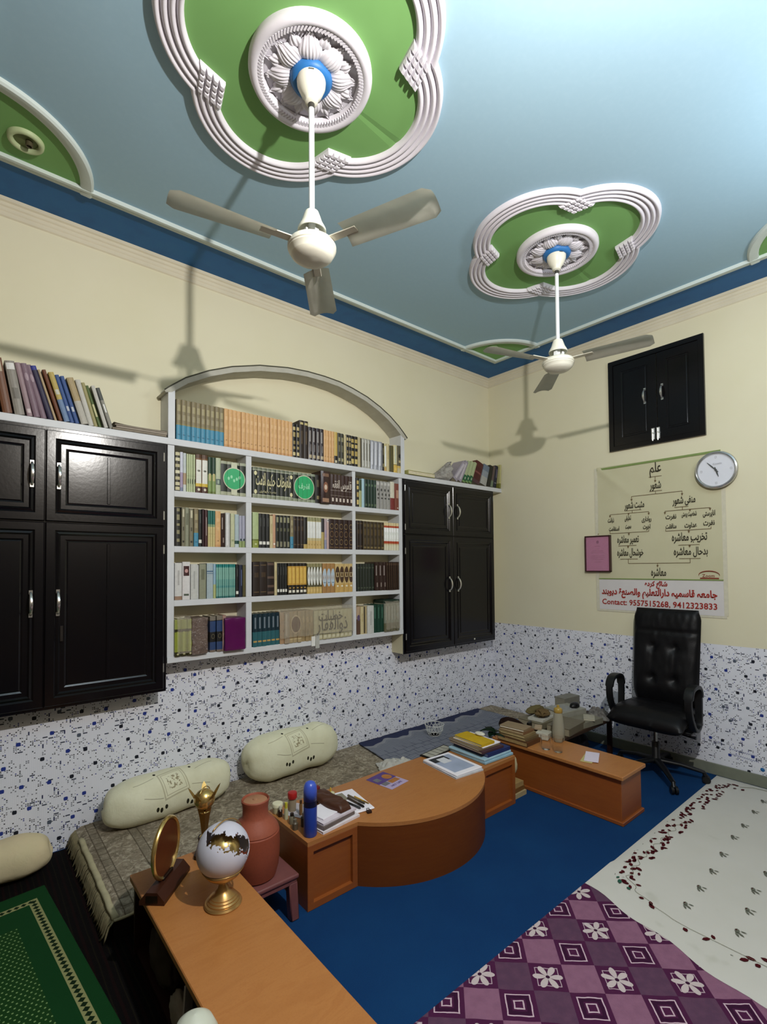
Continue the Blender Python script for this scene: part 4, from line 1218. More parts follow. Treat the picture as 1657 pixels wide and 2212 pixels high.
for x, wd, h, deg, st, lab in LB:
    b = make_book(wd, h, .12, st, old=True)
    a = math.radians(deg)
    b.rotation_euler = (0, -a, 0)
    b.location = (x + wd / 2, -.134 + RND.uniform(-.006, .004), LZ + math.sin(a) * wd / 2 + .0005)
    tag(b, lab + ' on the left ledge' if len(lab.split()) < 12 else lab, 'book', 'leaning books on the left ledge')

def sheaf(name, label, cat, x0, x1, y0, y1, z, layers, group=None, curl=0.0, rz=0.0, lab_colors=None, page=None, bend=None, jit=.004):
    """a stack of loose sheets / booklets: layers = [(thickness, colour), ...] each one a thing of its own when label is a list"""
    pass
def flat_paper(name, label, cat, c, sx, sy, th, mat, rz=0.0, curl=0.0, group=None, tilt=0.0, wav=0.0, parent=None, seed=0):
    bm = NB()
    def f(u, v):
        x, y = (u - .5) * sx, (v - .5) * sy
        z = curl * (abs(2 * u - 1) ** 3) * .5 * (1 if u < .5 else .4) + wav * noise.noise(Vector((x * 14 + seed, y * 14, seed)))
        return (x, y, max(0, z) + th)
    V = grid(bm, 14, 8, f)
    r = bmesh.ops.solidify(bm, geom=list(bm.faces), thickness=th)
    zs = min(v.co.z for v in bm.verts)
    for v in bm.verts: v.co.z -= zs
    o = build(name, bm, mat, parent, True, 40)
    o.location = c
    o.rotation_euler = (0, tilt, rz)
    if parent is None: tag(o, label, cat, group)
    return o
OLDP = M_('#8f8576', .85, .15, var=.25, scale=30, name='dusty_magazine')
for k, (nm_, x_, w_, h_, c_) in enumerate((('lowest', -3.355, .285, .012, '#8f8576'), ('second', -3.345, .270, .010, '#a89d90'), ('third', -3.350, .275, .009, '#958b7e'))):
    bm = NB(); box(bm, -w_ / 2, w_ / 2, -.072, .072, 0, h_, .002)
    o = build('magazine', bm, M_(c_, .85, .15, var=.2, scale=30)); o.location = (x_, -.080 - .002 * k, LZ + .0005 + (0, .0125, .023)[k]); o.rotation_euler = (0, 0, .012 * (k - 1))
    tag(o, nm_ + ' grey dusty magazine of the flat stack by the arch on the left ledge', 'magazine', 'magazines on the left ledge')
flat_paper('magazine', 'topmost curled grey magazine of the flat stack on the left ledge', 'magazine', (-3.352, -.082, LZ + .033), .28, .14, .002, M_('#9d9384', .85, .15, var=.2, scale=30), .01, .014, group='magazines on the left ledge')

# things on the ledge over the right cupboard
ST.update({'Rpurple': ([(1, '#9c94a0')], [('r', .4, .5, .4, .8, '#c2bcc4')]), 'Rgreen': ([(.08, '#6d8a52'), (.34, '#1f5c37'), (1, '#a9b48c')], [('e', .5, .2, .4, .12, '#a7b39a')]),
           'Rmaroon': ([(.16, '#4b3138'), (.45, '#471318'), (.55, '#6d2c2f'), (.75, '#471318'), (1, '#52201f')], [('r', .5, .5, .7, .02, '#8f6a64')]),
           'Rblue': ([(.4, '#a9a9a4'), (.7, '#8c949e'), (1, '#6d7a8c')], []), 'Rdark': ([(1, '#1f2019')], []), 'Rsage': ([(.3, '#6f7d66'), (1, '#5d4f49')], []),
           'Rnavy': ([(1, '#1f2133')], [('r', .6, .65, .35, .4, '#6d6478'), ('r', .5, .2, .6, .05, '#77757c')]), 'Rwine': ([(1, '#4a1c1c')], []), 'Ryellow': ([(.2, '#7c7a35'), (1, '#b8b27a')], [])})
RB = [(-.705, .062, .225, 40, 'Rpurple', 'grey-mauve book leaning over steeply beside silver plastic bundle'), (-.640, .050, .225, 30, 'Rpurple', 'grey-mauve book propped against the green-footed ones'),
      (-.580, .040, .225, 24, 'Rgreen', 'left one of three pale books with green feet'), (-.535, .040, .228, 24, 'Rgreen', 'middle one of three pale books with green feet'), (-.490, .040, .225, 24, 'Rgreen', 'right one of three pale books with green feet'),
      (-.440, .105, .222, 20, 'Rmaroon', 'wide maroon banded book leaning right'), (-.318, .090, .205, 18, 'Rblue', 'pale blue-grey fading book'),
      (-.222, .055, .215, 15, 'Rdark', 'black book leaning'), (-.160, .034, .218, 14, 'Rsage', 'grey-green narrow book'), (-.122, .050, .222, 11, 'Rnavy', 'navy book with pale label'),
      ]
for x, wd, h, deg, st, lab in RB:
    b = make_book(wd, h, .125, st, old=True)
    a = math.radians(deg)
    b.rotation_euler = (0, a, 0)
    b.location = (x + wd / 2 * math.cos(a), -.138, LZ + math.sin(a) * wd / 2 + .0005)
    tag(b, lab + ' on the right ledge', 'book', 'leaning books on the right ledge')
b = make_book(.022, .235, .115, 'Ryellow', old=True)
b.location = (-.040, -.162, LZ + .0005); b.rotation_euler = (0, math.radians(4), 0)
tag(b, 'cream booklet with olive foot at the wall end of the right ledge', 'book', 'leaning books on the right ledge')
# flat yellow book
b = thing('book', 'yellow-green book lying flat at the bookshelf end of the right ledge', 'book', (-1.130, -.088, LZ + .0005), .02)
bm = NB(); box(bm, -.165, .165, -.078, .078, 0, .003, .0006); box(bm, -.165, .165, -.078, .078, .031, .034, .0006); box(bm, -.165, -.161, -.078, .078, .003, .031)
build('cover', bm, M_('#a9a765', .5, .3, var=.2, scale=20, name='yellow_green_cover'), b)
bm = NB(); box(bm, -.161, .161, -.074, .074, .003, .031); build('pages', bm, PAGES, b)
# silver plastic bundle
PLAST = Mat('crumpled_plastic', '#b5b0aa', rough=0.18, spec=0.6)
PLAST.mix(sstep(PLAST.noise(30, None, 4, 0.7), 0.4, 0.7) * 0.8, '#77706c')
PLAST.bump(PLAST.noise(55, None, 4, 0.8), 0.9, 0.01)
PLAST = PLAST.m
bm = NB()
def f(u, v):
    a = 2 * PI * u
    L = v
    r = 1 if 0 < v < 1 else .35
    x = -.955 + .27 * L + .02 * math.sin(7 * a)
    h = .028 + .165 * L ** 1.4
    p = Vector((x, -.078 - .058 * math.sin(a) * r, LZ + .001 + max(0, h * (.5 + .5 * math.cos(a)) * (r if v == 0 else 1))))
    d = noise.noise(p * 34) * .010
    p.x += d
    p.z = max(LZ + .0005, p.z + (d if p.z > LZ + .01 else 0))
    return p
V = grid(bm, 28, 14, f, wrap=True)
bm.faces.new([c[0] for c in V]); bm.faces.new([c[-1] for c in V][::-1])
tag(build('plastic_bundle', bm, PLAST, None, True), 'crumpled silver plastic bundle sloping up on the right ledge', 'bundle')

# things between the books of the bottom shelf
def bundle(name, label, cat, x0, x1, y0, y1, z0, z1, mat, amp=.006, parts=None, seed=0, sub=10):
    bm = NB()
    box(bm, x0, x1, y0, y1, z0, z1, .006, seg=2)
    bmesh.ops.subdivide_edges(bm, edges=[e for e in bm.edges if e.calc_length() > .02], cuts=sub, use_grid_fill=True)
    for v in bm.verts:
        p = v.co
        d = noise.noise(Vector((p.x * 26 + seed, p.y * 26, p.z * 26))) * amp
        e = noise.noise(Vector((p.x * 26, p.y * 26 + seed + 9, p.z * 26))) * amp
        v.co.x += d; v.co.y += e
        v.co.z = max(z0, v.co.z + d * (p.z > z0 + .004))
    o = build(name, bm, mat, None, True, 50)
    return tag(o, label, cat)
BROWNPL = Mat('brown_plastic_wrap', '#6d5a50', rough=0.15, spec=0.6)
BROWNPL.mix(sstep(BROWNPL.noise(18, None, 4, 0.7), 0.45, 0.65) * 0.7, '#3c2a24')
BROWNPL.mix(sstep(BROWNPL.noise(26, None, 3, 0.6, 2.0), 0.60, 0.68) * 0.6, '#b5a9a2')  # pale streaks: glare on the plastic, painted into its colour
BROWNPL.bump(BROWNPL.noise(40, None, 4, 0.8), 0.9, 0.012)
bundle('wrapped_parcel', 'brown books bundled in glossy crumpled plastic on the bottom shelf', 'parcel', -3.070, -2.975, -.175, -.02, .982, 1.200, BROWNPL.m, .005, seed=3)
PURP = M_('#5a0d4f', .28, .5, var=.25, scale=8, name='purple_wrap')
crown = bundle('wrapped_parcel', 'purple shiny parcel at the right end of the bottom left compartment', 'parcel', -2.872, -2.738, -.185, -.02, .982, 1.185, PURP, .003, seed=5)
bundle('cloth', 'dark green folded cloth lying over the books in the bottom right compartment', 'cloth', -1.560, -1.385, -.150, -.02, 1.206, 1.232, M_('#26352a', .8, .2, var=.3, scale=20), .004, seed=8, sub=6)
# paper tag on the bottom edge
t = thing('paper_tag', 'white folded card tag hanging over the bottom shelf edge', 'tag', (-2.20, FR - .008, .94))
bm = NB(); box(bm, -.030, .0, -.003, 0, .0, .07); build('card', bm, M_('#e9e9e4', .6), t)
bm = NB(); box(bm, .002, .034, -.005, 0, -.018, .078); build('plastic_sleeve', bm, M_('#b9b9b2', .2, .6), t)
# dusty loose plastic film lying over the books on the bottom shelf, middle
FILM = Mat('dusty_clear_film', '#c7bda8', rough=0.3, spec=0.5)
FILM.b.inputs['Alpha'].default_value = 0.38
FILM.bump(FILM.noise(30, None, 4, 0.8), 1.0, 0.02)
FILM = FILM.m
def film(label, x0, x1, ytop, yfront, ztop, zfront, seed=0):
    bm = NB()
    def f(u, v):
        x = x0 + (x1 - x0) * u
        if v < .35: y, z = -.02 + (ytop + .02) * (v / .35), ztop
        else:
            q = (v - .35) / .65
            y, z = ytop + (yfront - ytop) * min(1, q * 3), ztop + (zfront - ztop) * q
        k = noise.noise(Vector((x * 18 + seed, z * 18, y * 18)))
        return (x, y - .004 * abs(k) - .001, z + .008 * k + (.006 if v < .35 else 0))
    grid(bm, 26, 22, f)
    return tag(build('plastic_film', bm, FILM, None, True), label, 'plastic film')
film('dusty clear film draped over the tan books in the middle of the bottom shelf', -2.49, -1.87, -.16, -.175, 1.206, 1.02, 2)
film('dusty clear film over the lime green books, bottom shelf', -3.155, -3.075, -.165, -.175, 1.206, 1.0, 6)
film('dusty clear film over grey-white books in the bottom right compartment', -1.55, -1.40, -.162, -.17, 1.216, 1.0, 9)
# ------------------------------------------------------------------ right wall: poster, clock, pink frame
NY, NX = (0, -1, 0), (-1, 0, 0)
t = thing('wall_poster', 'pale green flow-chart poster in Urdu with white contact footer on the right wall', 'poster', (-.002, -1.59, 1.13))
TY, TZ = -1.59, 1.13
def PP(y, z, d=0.0): return (-.001 - d, y - TY, z - TZ)
m = Mat('pale_green_poster', '#cdc8a8', rough=0.35, spec=0.4)
m.mix(sstep(m.noise(4.5, None, 3), 0.4, 0.7) * 0.4, '#c3bf9c')
m.bump(m.noise(7.0, None, 2), 0.25, 0.02)
bm = NB()
def f(u, v):
    y = -1.139 + (-2.040 + 1.139) * u
    z = 1.383 + ((2.322 - .012 * u) - 1.383) * v
    d = .0015 + .003 * noise.noise(Vector((y * 5, z * 5, 1))) + .010 * max(0, 1 - abs((1 - v) - u * .9) * 14) * max(0, .45 - u) * 2.0
    return PP(y, z, max(.0008, d))
grid(bm, 60, 60, f)
sheet = build('poster_sheet', bm, m.m, t, True)
bm = NB()
def f(u, v): return PP(-1.139 + (-2.040 + 1.139) * u, 1.128 + (1.3825 - 1.128) * v, .0015 + .002 * abs(noise.noise(Vector((u * 5, v * 3, 4)))))
grid(bm, 24, 8, f)
build('white_footer', bm, M_('#d9d5d4', .4, .4, var=.06, scale=8, name='white_vinyl'), t, True)
bm = NB()
box(bm, -.0075, -.001, -2.042 - TY, -1.137 - TY, 2.296 - TZ, 2.312 - TZ)
build('green_edge_band', bm, M_('#7f9455', .5, name='green_band'), t)
bm = NB()
box(bm, -.0075, -.001, -2.040 - TY, -1.139 - TY, 1.379 - TZ, 1.387 - TZ)
build('green_edge_band', bm, M_('#7f9455', .5, name='green_band'), t)
bm = NB()
for a, b, c, d in ((-1.139, -1.112, 1.13, 2.318), (-2.066, -2.040, 1.13, 2.30), (-2.055, -1.115, 1.112, 1.130)):
    box(bm, -.0018, -.0006, a - TY, b - TY, c - TZ, d - TZ)
build('clear_margin', bm, M_('#d8d3bd', .3, .5, name='margin_film'), t)
INK = M_('#2e2a1c', .5, name='dark_ink')
RED = M_('#a3241c', .5, name='red_ink')
BRN = M_('#6a5436', .5, name='brown_ink')
bm = NB()
def word(s, y, z, wdt, size=None, **k):
    add_text(bm, s, size or wdt * .5, PP(y, z, .0065), NY, UZ, 0, arabic=True, width=wdt, extrude=.0004, bold=k.get('bold', .0012))
for s, y, z, wd, sz in (('علم', -1.605, 2.235, .085, .105), ('شعور', -1.603, 2.108, .082, .085), ('مثبت شعور', -1.440, 1.970, .155, .080), ('منفی شعور', -1.800, 1.972, .155, .080),
                    ('ذہانت', -1.250, 1.865, .052, .052), ('تخلیقی', -1.388, 1.873, .050, .055), ('رواداری', -1.532, 1.853, .072, .050), ('استقامت', -1.275, 1.797, .085, .048), ('محبت', -1.390, 1.800, .046, .050), ('اخوت', -1.532, 1.792, .056, .050),
                    ('نفرت', -1.709, 1.855, .075, .050), ('شخصیت پرستی', -1.833, 1.866, .100, .050), ('اناپرستی', -1.962, 1.860, .078, .052), ('منافقت', -1.708, 1.789, .076, .048), ('عداوت', -1.842, 1.784, .082, .048), ('نفرت', -1.960, 1.790, .072, .052),
                    ('تعمیرِ معاشرہ', -1.385, 1.698, .170, .080), ('تخریبِ معاشرہ', -1.830, 1.696, .235, .085), ('خوشحال معاشرہ', -1.400, 1.592, .205, .080), ('بدحال معاشرہ', -1.836, 1.588, .225, .080), ('معاشرہ', -1.612, 1.432, .108, .085)):
    word(s, y, z, wd, sz)
build('lettering', bm, INK, t)
bm = NB()
L = .0030
def ln(y0, z0, y1, z1):
    if abs(y0 - y1) > abs(z0 - z1): box(bm, -.0078, -.0066, min(y0, y1) - TY, max(y0, y1) - TY, z0 - L / 2 - TZ, z0 + L / 2 - TZ)
    else: box(bm, -.0078, -.0066, y0 - L / 2 - TY, y0 + L / 2 - TY, min(z0, z1) - TZ, max(z0, z1) - TZ)
def arrow(y, z0, z1):
    ln(y, z0, y, z1)
    a = [bm.verts.new(PP(y + q, w_, .007)) for q, w_ in ((-.008, z1 + .014), (.008, z1 + .014), (0, z1 - .004))]
    bm.faces.new(a)
ln(-1.556, 2.183, -1.65, 2.183); arrow(-1.603, 2.183, 2.140)
ln(-1.558, 2.070, -1.650, 2.070); ln(-1.603, 2.070, -1.603, 2.047)
ln(-1.421, 2.047, -1.790, 2.047); arrow(-1.421, 2.047, 2.013); arrow(-1.790, 2.047, 2.016)
ln(-1.366, 1.935, -1.494, 1.935); ln(-1.423, 1.935, -1.423, 1.914)
ln(-1.244, 1.914, -1.550, 1.914); arrow(-1.244, 1.914, 1.893); arrow(-1.395, 1.914, 1.900); arrow(-1.550, 1.914, 1.890)
ln(-1.735, 1.929, -1.830, 1.929); ln(-1.790, 1.929, -1.790, 1.906)
ln(-1.668, 1.906, -1.970, 1.906); arrow(-1.668, 1.906, 1.885); arrow(-1.840, 1.906, 1.892); arrow(-1.970, 1.906, 1.888)
ln(-1.241, 1.758, -1.547, 1.758); ln(-1.241, 1.758, -1.241, 1.775); ln(-1.547, 1.758, -1.547, 1.775); arrow(-1.394, 1.758, 1.738)
ln(-1.670, 1.753, -1.973, 1.753); ln(-1.670, 1.753, -1.670, 1.768); ln(-1.973, 1.753, -1.973, 1.768); arrow(-1.829, 1.753, 1.733)
ln(-1.308, 1.653, -1.452, 1.653); arrow(-1.386, 1.653, 1.634)
ln(-1.756, 1.642, -1.897, 1.642); arrow(-1.832, 1.642, 1.625)
ln(-1.320, 1.544, -1.459, 1.544); ln(-1.385, 1.544, -1.385, 1.509)
ln(-1.759, 1.541, -1.902, 1.541); ln(-1.833, 1.541, -1.833, 1.509)
ln(-1.385, 1.509, -1.833, 1.509); arrow(-1.606, 1.509, 1.480)
build('chart_lines', bm, BRN, t)
bm = NB()
add_text(bm, 'شائع کردہ', .050, PP(-1.590, 1.341, .006), NY, UZ, 0, arabic=True, width=.165, extrude=.0004, bold=.0018)
add_text(bm, 'جامعہ قاسمیہ دارالتعلیم والصنعۃ دیوبند', .070, PP(-1.581, 1.268, .006), NY, UZ, 0, arabic=True, width=.840, extrude=.0004, bold=.0022)
add_text(bm, 'Contact: 9557515268, 9412323833', .062, PP(-1.581, 1.190, .006), NY, UZ, 0, width=.835, extrude=.0004, bold=.0008)
build('footer_lettering', bm, RED, t)
bm = NB()      # red-brown swoosh mark at the lower right
pts = [PP(-1.952 + .066 * math.cos(a), 1.418 + .030 * math.sin(a), .0062) for a in [math.radians(-10 + 200 * k / 16) for k in range(17)]]
tube(bm, pts, [.001 + .003 * math.sin(PI * k / 16) for k in range(17)], 6)
add_text(bm, 'Zoom', .032, PP(-1.948, 1.414, .006), NY, UZ, 0, width=.078, extrude=.0004)
box(bm, -.0075, -.0065, -2.014 - TY, -1.895 - TY, 1.391 - TZ, 1.400 - TZ)
build('corner_logo', bm, M_('#8a3a26', .5, name='logo_red_brown'), t)

# clock
t = thing('wall_clock', 'round white wall clock with silver rim overlapping the poster corner', 'clock', (-.010, -2.020, 2.166))
Mx = Matrix.Rotation(-PI / 2, 4, 'Y')       # lathe axis z -> -x
def ck(bm): bmesh.ops.transform(bm, matrix=Mx, verts=bm.verts)
bm = NB(); lathe(bm, [(.120, 0), (.128, .008), (.134, .024), (.131, .036), (.122, .040), (.115, .036), (.113, .026)], seg=72, cap1=False); ck(bm)
build('rim', bm, M_('#c4c5c2', .22, .5, .75, var=.1, name='silver_rim'), t, True, 50)
bm = NB(); lathe(bm, [(.1135, .024), (.0, .0245)], seg=72, cap0=False); ck(bm)
dial = build('dial', bm, M_('#dfe1ea', .5, .3, var=.03, name='clock_dial'), t, True)
bm = NB()
for k in range(4):
    a = PI / 2 * k
    c_, s_ = .092 * math.sin(a), .092 * math.cos(a)
    for j in range(4):
        b0, b1 = PI / 2 * j, PI / 2 * (j + 1)
    box(bm, -.0262, -.0252, -c_ - .006, -c_ + .006, s_ - .007, s_ - .005)
    box(bm, -.0262, -.0252, -c_ - .006, -c_ + .006, s_ + .005, s_ + .007)
    box(bm, -.0262, -.0252, -c_ - .006, -c_ - .0045, s_ - .006, s_ + .006)
    box(bm, -.0262, -.0252, -c_ + .0045, -c_ + .006, s_ - .006, s_ + .006)
build('hour_marks', bm, M_('#b3b5ba', .5, name='pale_grey_marks'), dial)
bm = NB(); add_text(bm, 'Kinetic', .020, (-.0262, -.010, .045), NY, UZ, 0, width=.055)
build('dial_lettering', bm, M_('#b3b5ba', .5, name='pale_grey_marks'), dial)
def hand(name, ang, ln_, wd, d):
    bm = NB()
    a = [(-wd * .6, -.022), (wd * .6, -.022), (wd, ln_ * .5), (wd * .3, ln_), (-wd * .3, ln_), (-wd, ln_ * .5)]
    lo = [bm.verts.new((-d, -(u * math.cos(ang) + v * math.sin(ang)), -u * math.sin(ang) + v * math.cos(ang))) for u, v in a]
    hi = [bm.verts.new((-d - .0015, q.co.y, q.co.z)) for q in lo]
    bm.faces.new(lo); bm.faces.new(hi[::-1])
    for k in range(6): bm.faces.new((lo[k], lo[(k + 1) % 6], hi[(k + 1) % 6], hi[k]))
    build(name, bm, M_('#2f3536', .4, name='clock_hand_black'), t)
hand('minute_hand', math.radians(-42), .080, .0042, .029)
hand('hour_hand', math.radians(163), .052, .0048, .0275)
bm = NB(); lathe(bm, [(.007, .026), (.007, .034), (0, .035)], seg=20); ck(bm); build('hub', bm, M_('#2f3536', .4, name='clock_hand_black'), t, True)
bm = NB(); lathe(bm, [(.1145, .0375), (.06, .0395), (0, .040)], seg=48, cap0=False); ck(bm)
G = Mat('clear_glass', '#ffffff', rough=0.03, spec=0.5); G.b.inputs['Alpha'].default_value = .06
GLASS_THIN = G.m
build('glass', bm, GLASS_THIN, t, True)
bm = NB(); lathe(bm, [(.09, -.0095), (.12, 0), (.0, .001)], seg=32); ck(bm); build('case', bm, M_('#8d8e8c', .5), t, True)

# pink framed certificate
t = thing('picture_frame', 'small pink certificate in a dark maroon frame left of the poster', 'picture frame', (-.0015, -1.139, 1.593))
bm = NB()
W2, H2, b_ = .109, .152, .0085
for a, b, c, d in ((-W2, W2, H2 - b_, H2), (-W2, W2, -H2, -H2 + b_), (-W2, -W2 + b_, -H2, H2), (W2 - b_, W2, -H2, H2)):
    box(bm, -.034, 0, a, b, c, d, .0015)
build('frame', bm, M_('#3a1118', .35, .5, name='maroon_frame'), t)
bm = NB(); box(bm, -.022, -.002, -W2 + b_, W2 - b_, -H2 + b_, H2 - b_)
pc = build('certificate', bm, M_('#b4668c', .5, .4, var=.15, scale=50, name='pink_paper'), t)
bm = NB()
INKP = M_('#8a4468', .5, name='mauve_ink')
disc_pts = [(-.0226, .012 * math.cos(a), .098 + .014 * math.sin(a)) for a in [2 * PI * k / 14 for k in range(14)]]
bm.faces.new([bm.verts.new(p) for p in disc_pts])
for z, wd in ((.062, .05), (.040, .030), (.022, .10), (.008, .11), (-.02, .12), (-.035, .12), (-.05, .10), (-.07, .06)):
    box(bm, -.0226, -.0221, -wd / 2, wd / 2, z - .0012, z + .0012)
build('printed_lines', bm, INKP, pc)
bm = NB(); tube(bm, [(0, -.002, .168), (-.010, 0, .164)], .003, 8); build('nail', bm, M_('#8d7c3a', .3, .5, .8), t)
bm = NB(); G2 = Mat('picture_glass', '#ffffff', rough=0.08, spec=0.5); G2.b.inputs['Alpha'].default_value = .05
box(bm, -.0245, -.0235, -W2 + b_, W2 - b_, -H2 + b_, H2 - b_); build('glass', bm, G2.m, t)

# small switch-like blue dot and pen scribble on the tiles
bm = NB(); lathe(bm, [(.013, 0), (.012, .002), (0, .0025)], seg=24); ck(bm)
o = build('sticker', bm, M_('#1f6aa8', .4, name='blue_dot'), None, True); o.location = (-.0003, -2.235, .115)
tag(o, 'small round blue sticker low on the tiled right wall', 'sticker')
bm = NB()
R2 = random.Random(3)
for row in range(2):
    y = -2.045 - row * .01
    z = .205 - row * .035
    pts = []
    for k in range(46):
        s = k / 45
        pts.append((-.0006, y - .16 * s, z + .008 * math.sin(k * 1.9 + row) * (.6 + .6 * R2.random()) - .01 * s))
    tube(bm, pts, .0011, 4)
tag(build('pen_scribble', bm, M_('#3d4c96', .6, name='pen_ink'), None), 'blue pen scribble on the tiles beside the white sheet corner', 'scribble')

# ------------------------------------------------------------------ office chair
LEA = Mat('black_leather', '#0b0b0e', rough=0.45, spec=0.25)
LEA.mix(sstep(LEA.noise(12, None, 3), 0.4, 0.75) * 0.4, '#17171a')
LEA.bump(LEA.noise(130, None, 3), 0.18, 0.003)
LEA = LEA.m
BPL = M_('#0f1114', .4, .4, var=.1, name='black_plastic')
t = thing('office_chair', 'black high-backed leather swivel chair standing by the right wall', 'chair', (-.33, -1.69, 0))
def sm(a, b, x): x = max(0, min(1, (x - a) / (b - a))); return x * x * (3 - 2 * x)
bm = NB()   # backrest: slight recline, buttoned
def fb(side):
    def f(u, v):
        y = (.5 - u)
        wd = .222 + .010 * v - .018 * sm(.9, 1, v) - .02 * sm(.15, 0, v)
        z = .43 + .735 * v
        xb = .165 + .085 * v + .035 * sm(.25, 0, v)
        edge = (1 - abs(2 * u - 1) ** 6) ** .5 * (1 - max(0, abs(2 * v - 1)) ** 10) ** .5
        th = .045 * edge
        if side < 0:
            d = 0
            for by, bz in ((.075, .31), (-.075, .31), (.075, .62), (-.075, .62)):
                q = ((y * 2 * wd - by) ** 2 + ((v - bz) * .735) ** 2) ** .5
                d += .026 * math.exp(-(q / .035) ** 2)
            seam = .010 * math.exp(-((v - .78) / .018) ** 2) + .006 * math.exp(-((abs(y * 2 * wd) - .075) / .012) ** 2) * (1 if .29 < v < .65 else 0)
            wr = .004 * noise.noise(Vector((y * 16, v * 9, 2)))
            th = max(.004, th + .012 * math.sin(PI * min(1, v / .7)) * edge - d - seam + wr)
            return (xb - th, y * 2 * wd, z)
        return (xb + th * .7, y * 2 * wd, z)
    return f
V1 = grid(bm, 40, 60, fb(-1)); V2 = grid(bm, 40, 60, fb(1))
bmesh.ops.remove_doubles(bm, verts=bm.verts, dist=.0015)
build('backrest', bm, LEA, t, True, 60)
bm = NB()
def fs(side):
    def f(u, v):
        y = .5 - u
        x = -.215 + .425 * v
        edge = (1 - abs(2 * u - 1) ** 6) ** .5 * (1 - abs(2 * v - 1) ** 8) ** .5
        z0 = .432 + .005 * v - .03 * sm(.25, 0, v)
        if side > 0: return (x, y * .50, z0 + .055 * edge + .010 * math.sin(PI * v) + .003 * noise.noise(Vector((y * 14, v * 10, 5))) - .012 * math.exp(-((v - .55) / .03) ** 2) * edge)
        return (x, y * .50, z0 - .055 * edge)
    return f
grid(bm, 30, 30, fs(1)); grid(bm, 30, 30, fs(-1))
bmesh.ops.remove_doubles(bm, verts=bm.verts, dist=.0015)
build('seat', bm, LEA, t, True, 60)
for s in (1, -1):
    bm = NB()
    yy = s * .262
    loop = [(.055, .50), (.058, .58), (.050, .635), (.025, .662), (-.015, .672), (-.065, .670), (-.105, .655), (-.128, .620), (-.135, .575), (-.125, .515), (-.095, .455), (-.060, .405), (-.03, .385), (.00, .383), (.035, .40), (.050, .44)]
    # smooth closed loop
    def cat(P, n=6):
        out = []
        N = len(P)
        for i in range(N):
            p0, p1, p2, p3 = [Vector(P[(i + k - 1) % N]) for k in range(4)]
            for j in range(n):
                q = j / n
                out.append(.5 * ((2 * p1) + (p2 - p0) * q + (2 * p0 - 5 * p1 + 4 * p2 - p3) * q * q + (3 * p1 - p0 - 3 * p2 + p3) * q ** 3))
        return out
    C = cat(loop)
    rings = []
    for i, p in enumerate(C):
        d = (C[(i + 1) % len(C)] - C[i - 1]).normalized()
        n_ = Vector((d.y, -d.x))
        hh = .012
        ww = .026 if p.y > .6 else .020
        rings.append([bm.verts.new((p.x + n_.x * a, yy + b, p.y + n_.y * a)) for a, b in ((-hh, -ww), (-hh * .4, -ww * 1.15), (hh * .4, -ww * 1.15), (hh, -ww), (hh * 1.2, 0), (hh, ww), (hh * .4, ww * 1.15), (-hh * .4, ww * 1.15), (-hh, ww), (-hh * 1.2, 0))])
    for i in range(len(rings)):
        A, B = rings[i], rings[(i + 1) % len(rings)]
        for k in range(10): bm.faces.new((A[k], A[(k + 1) % 10], B[(k + 1) % 10], B[k]))
    build('armrest', bm, BPL, t, True, 50)
bm = NB()
box(bm, -.10, .10, -.10, .10, .345, .375, .008)
box(bm, -.06, .10, -.25, .25, .350, .368, .004)
tube(bm, [(-.02, -.05, .35), (-.03, -.22, .335), (-.03, -.27, .335)], [.006, .006, .012], 8)
build('tilt_mechanism', bm, BPL, t, True, 40)
bm = NB(); lathe(bm, [(.014, .23), (.014, .36)], seg=20)
build('gas_lift', bm, M_('#8d8f91', .25, .5, .8, name='chrome_piston'), t, True, 40)
bm = NB(); lathe(bm, [(.030, .09), (.030, .13), (.026, .135), (.026, .235), (.022, .240), (.014, .240)], seg=24)
build('column_cover', bm, BPL, t, True, 40)
angs = [math.radians(a) for a in (221, 221 + 72, 221 + 144, 221 + 216, 221 + 288)]
for a in angs:
    bm = NB()
    d = Vector((math.cos(a), math.sin(a), 0))
    tube(bm, [d * .02 + Vector((0, 0, .112)), d * .15 + Vector((0, 0, .102)), d * .29 + Vector((0, 0, .072))], [.026, .021, .016], 10, flat=.75)
    lg = build('leg', bm, BPL, t, True, 50)
    bm = NB()
    pr_ = Vector((-d.y, d.x, 0))
    for s in (-1, 1):
        c = d * .300 + pr_ * .013 * s + Vector((0, 0, .0255))
        Mw = Matrix.Translation(c) @ Matrix.Rotation(a, 4, 'Z') @ Matrix.Rotation(PI / 2, 4, 'X')
        lathe(bm, [(.010, -.009), (.025, -.008), (.025, .008), (.010, .009)], seg=20, mat=Mw)
    tube(bm, [d * .285 + Vector((0, 0, .075)), d * .297 + Vector((0, 0, .045))], [.011, .017], 10)
    build('caster', bm, BPL, lg, True, 40)

# ------------------------------------------------------------------ desks
WOOD = Mat('orange_brown_laminate', '#a76d3a', rough=0.38, spec=0.4)
x, y, z = WOOD.coords()
g1 = WOOD.noise(2.0, WOOD.comb(x * 2.0, y * 9.0, z * 16.0), 5, 0.6, 1.2)
g2 = WOOD.noise(160, WOOD.vec, 2, 0.7)
WOOD.mix(sstep(g1, 0.35, 0.7) * 0.6, '#b98048')
WOOD.mix(sstep(g1, 0.55, 0.62) * 0.35, '#98592a')
WOOD.mix(sstep(g2, 0.5, 0.8) * 0.25, '#8a4a1e')
WOOD.bump(g2, 0.05, 0.001)
WOOD = WOOD.m
WOODD = Mat('shaded_red_brown_laminate', '#8a4a1f', rough=0.36, spec=0.4)  # darker copy of the desk wood, shade on the fronts mixed into its colour
x, y, z = WOODD.coords()
g1 = WOODD.noise(3.0, WOODD.comb(x * 1.5, y * 1.5, z * 16.0), 5, 0.6, 1.0)
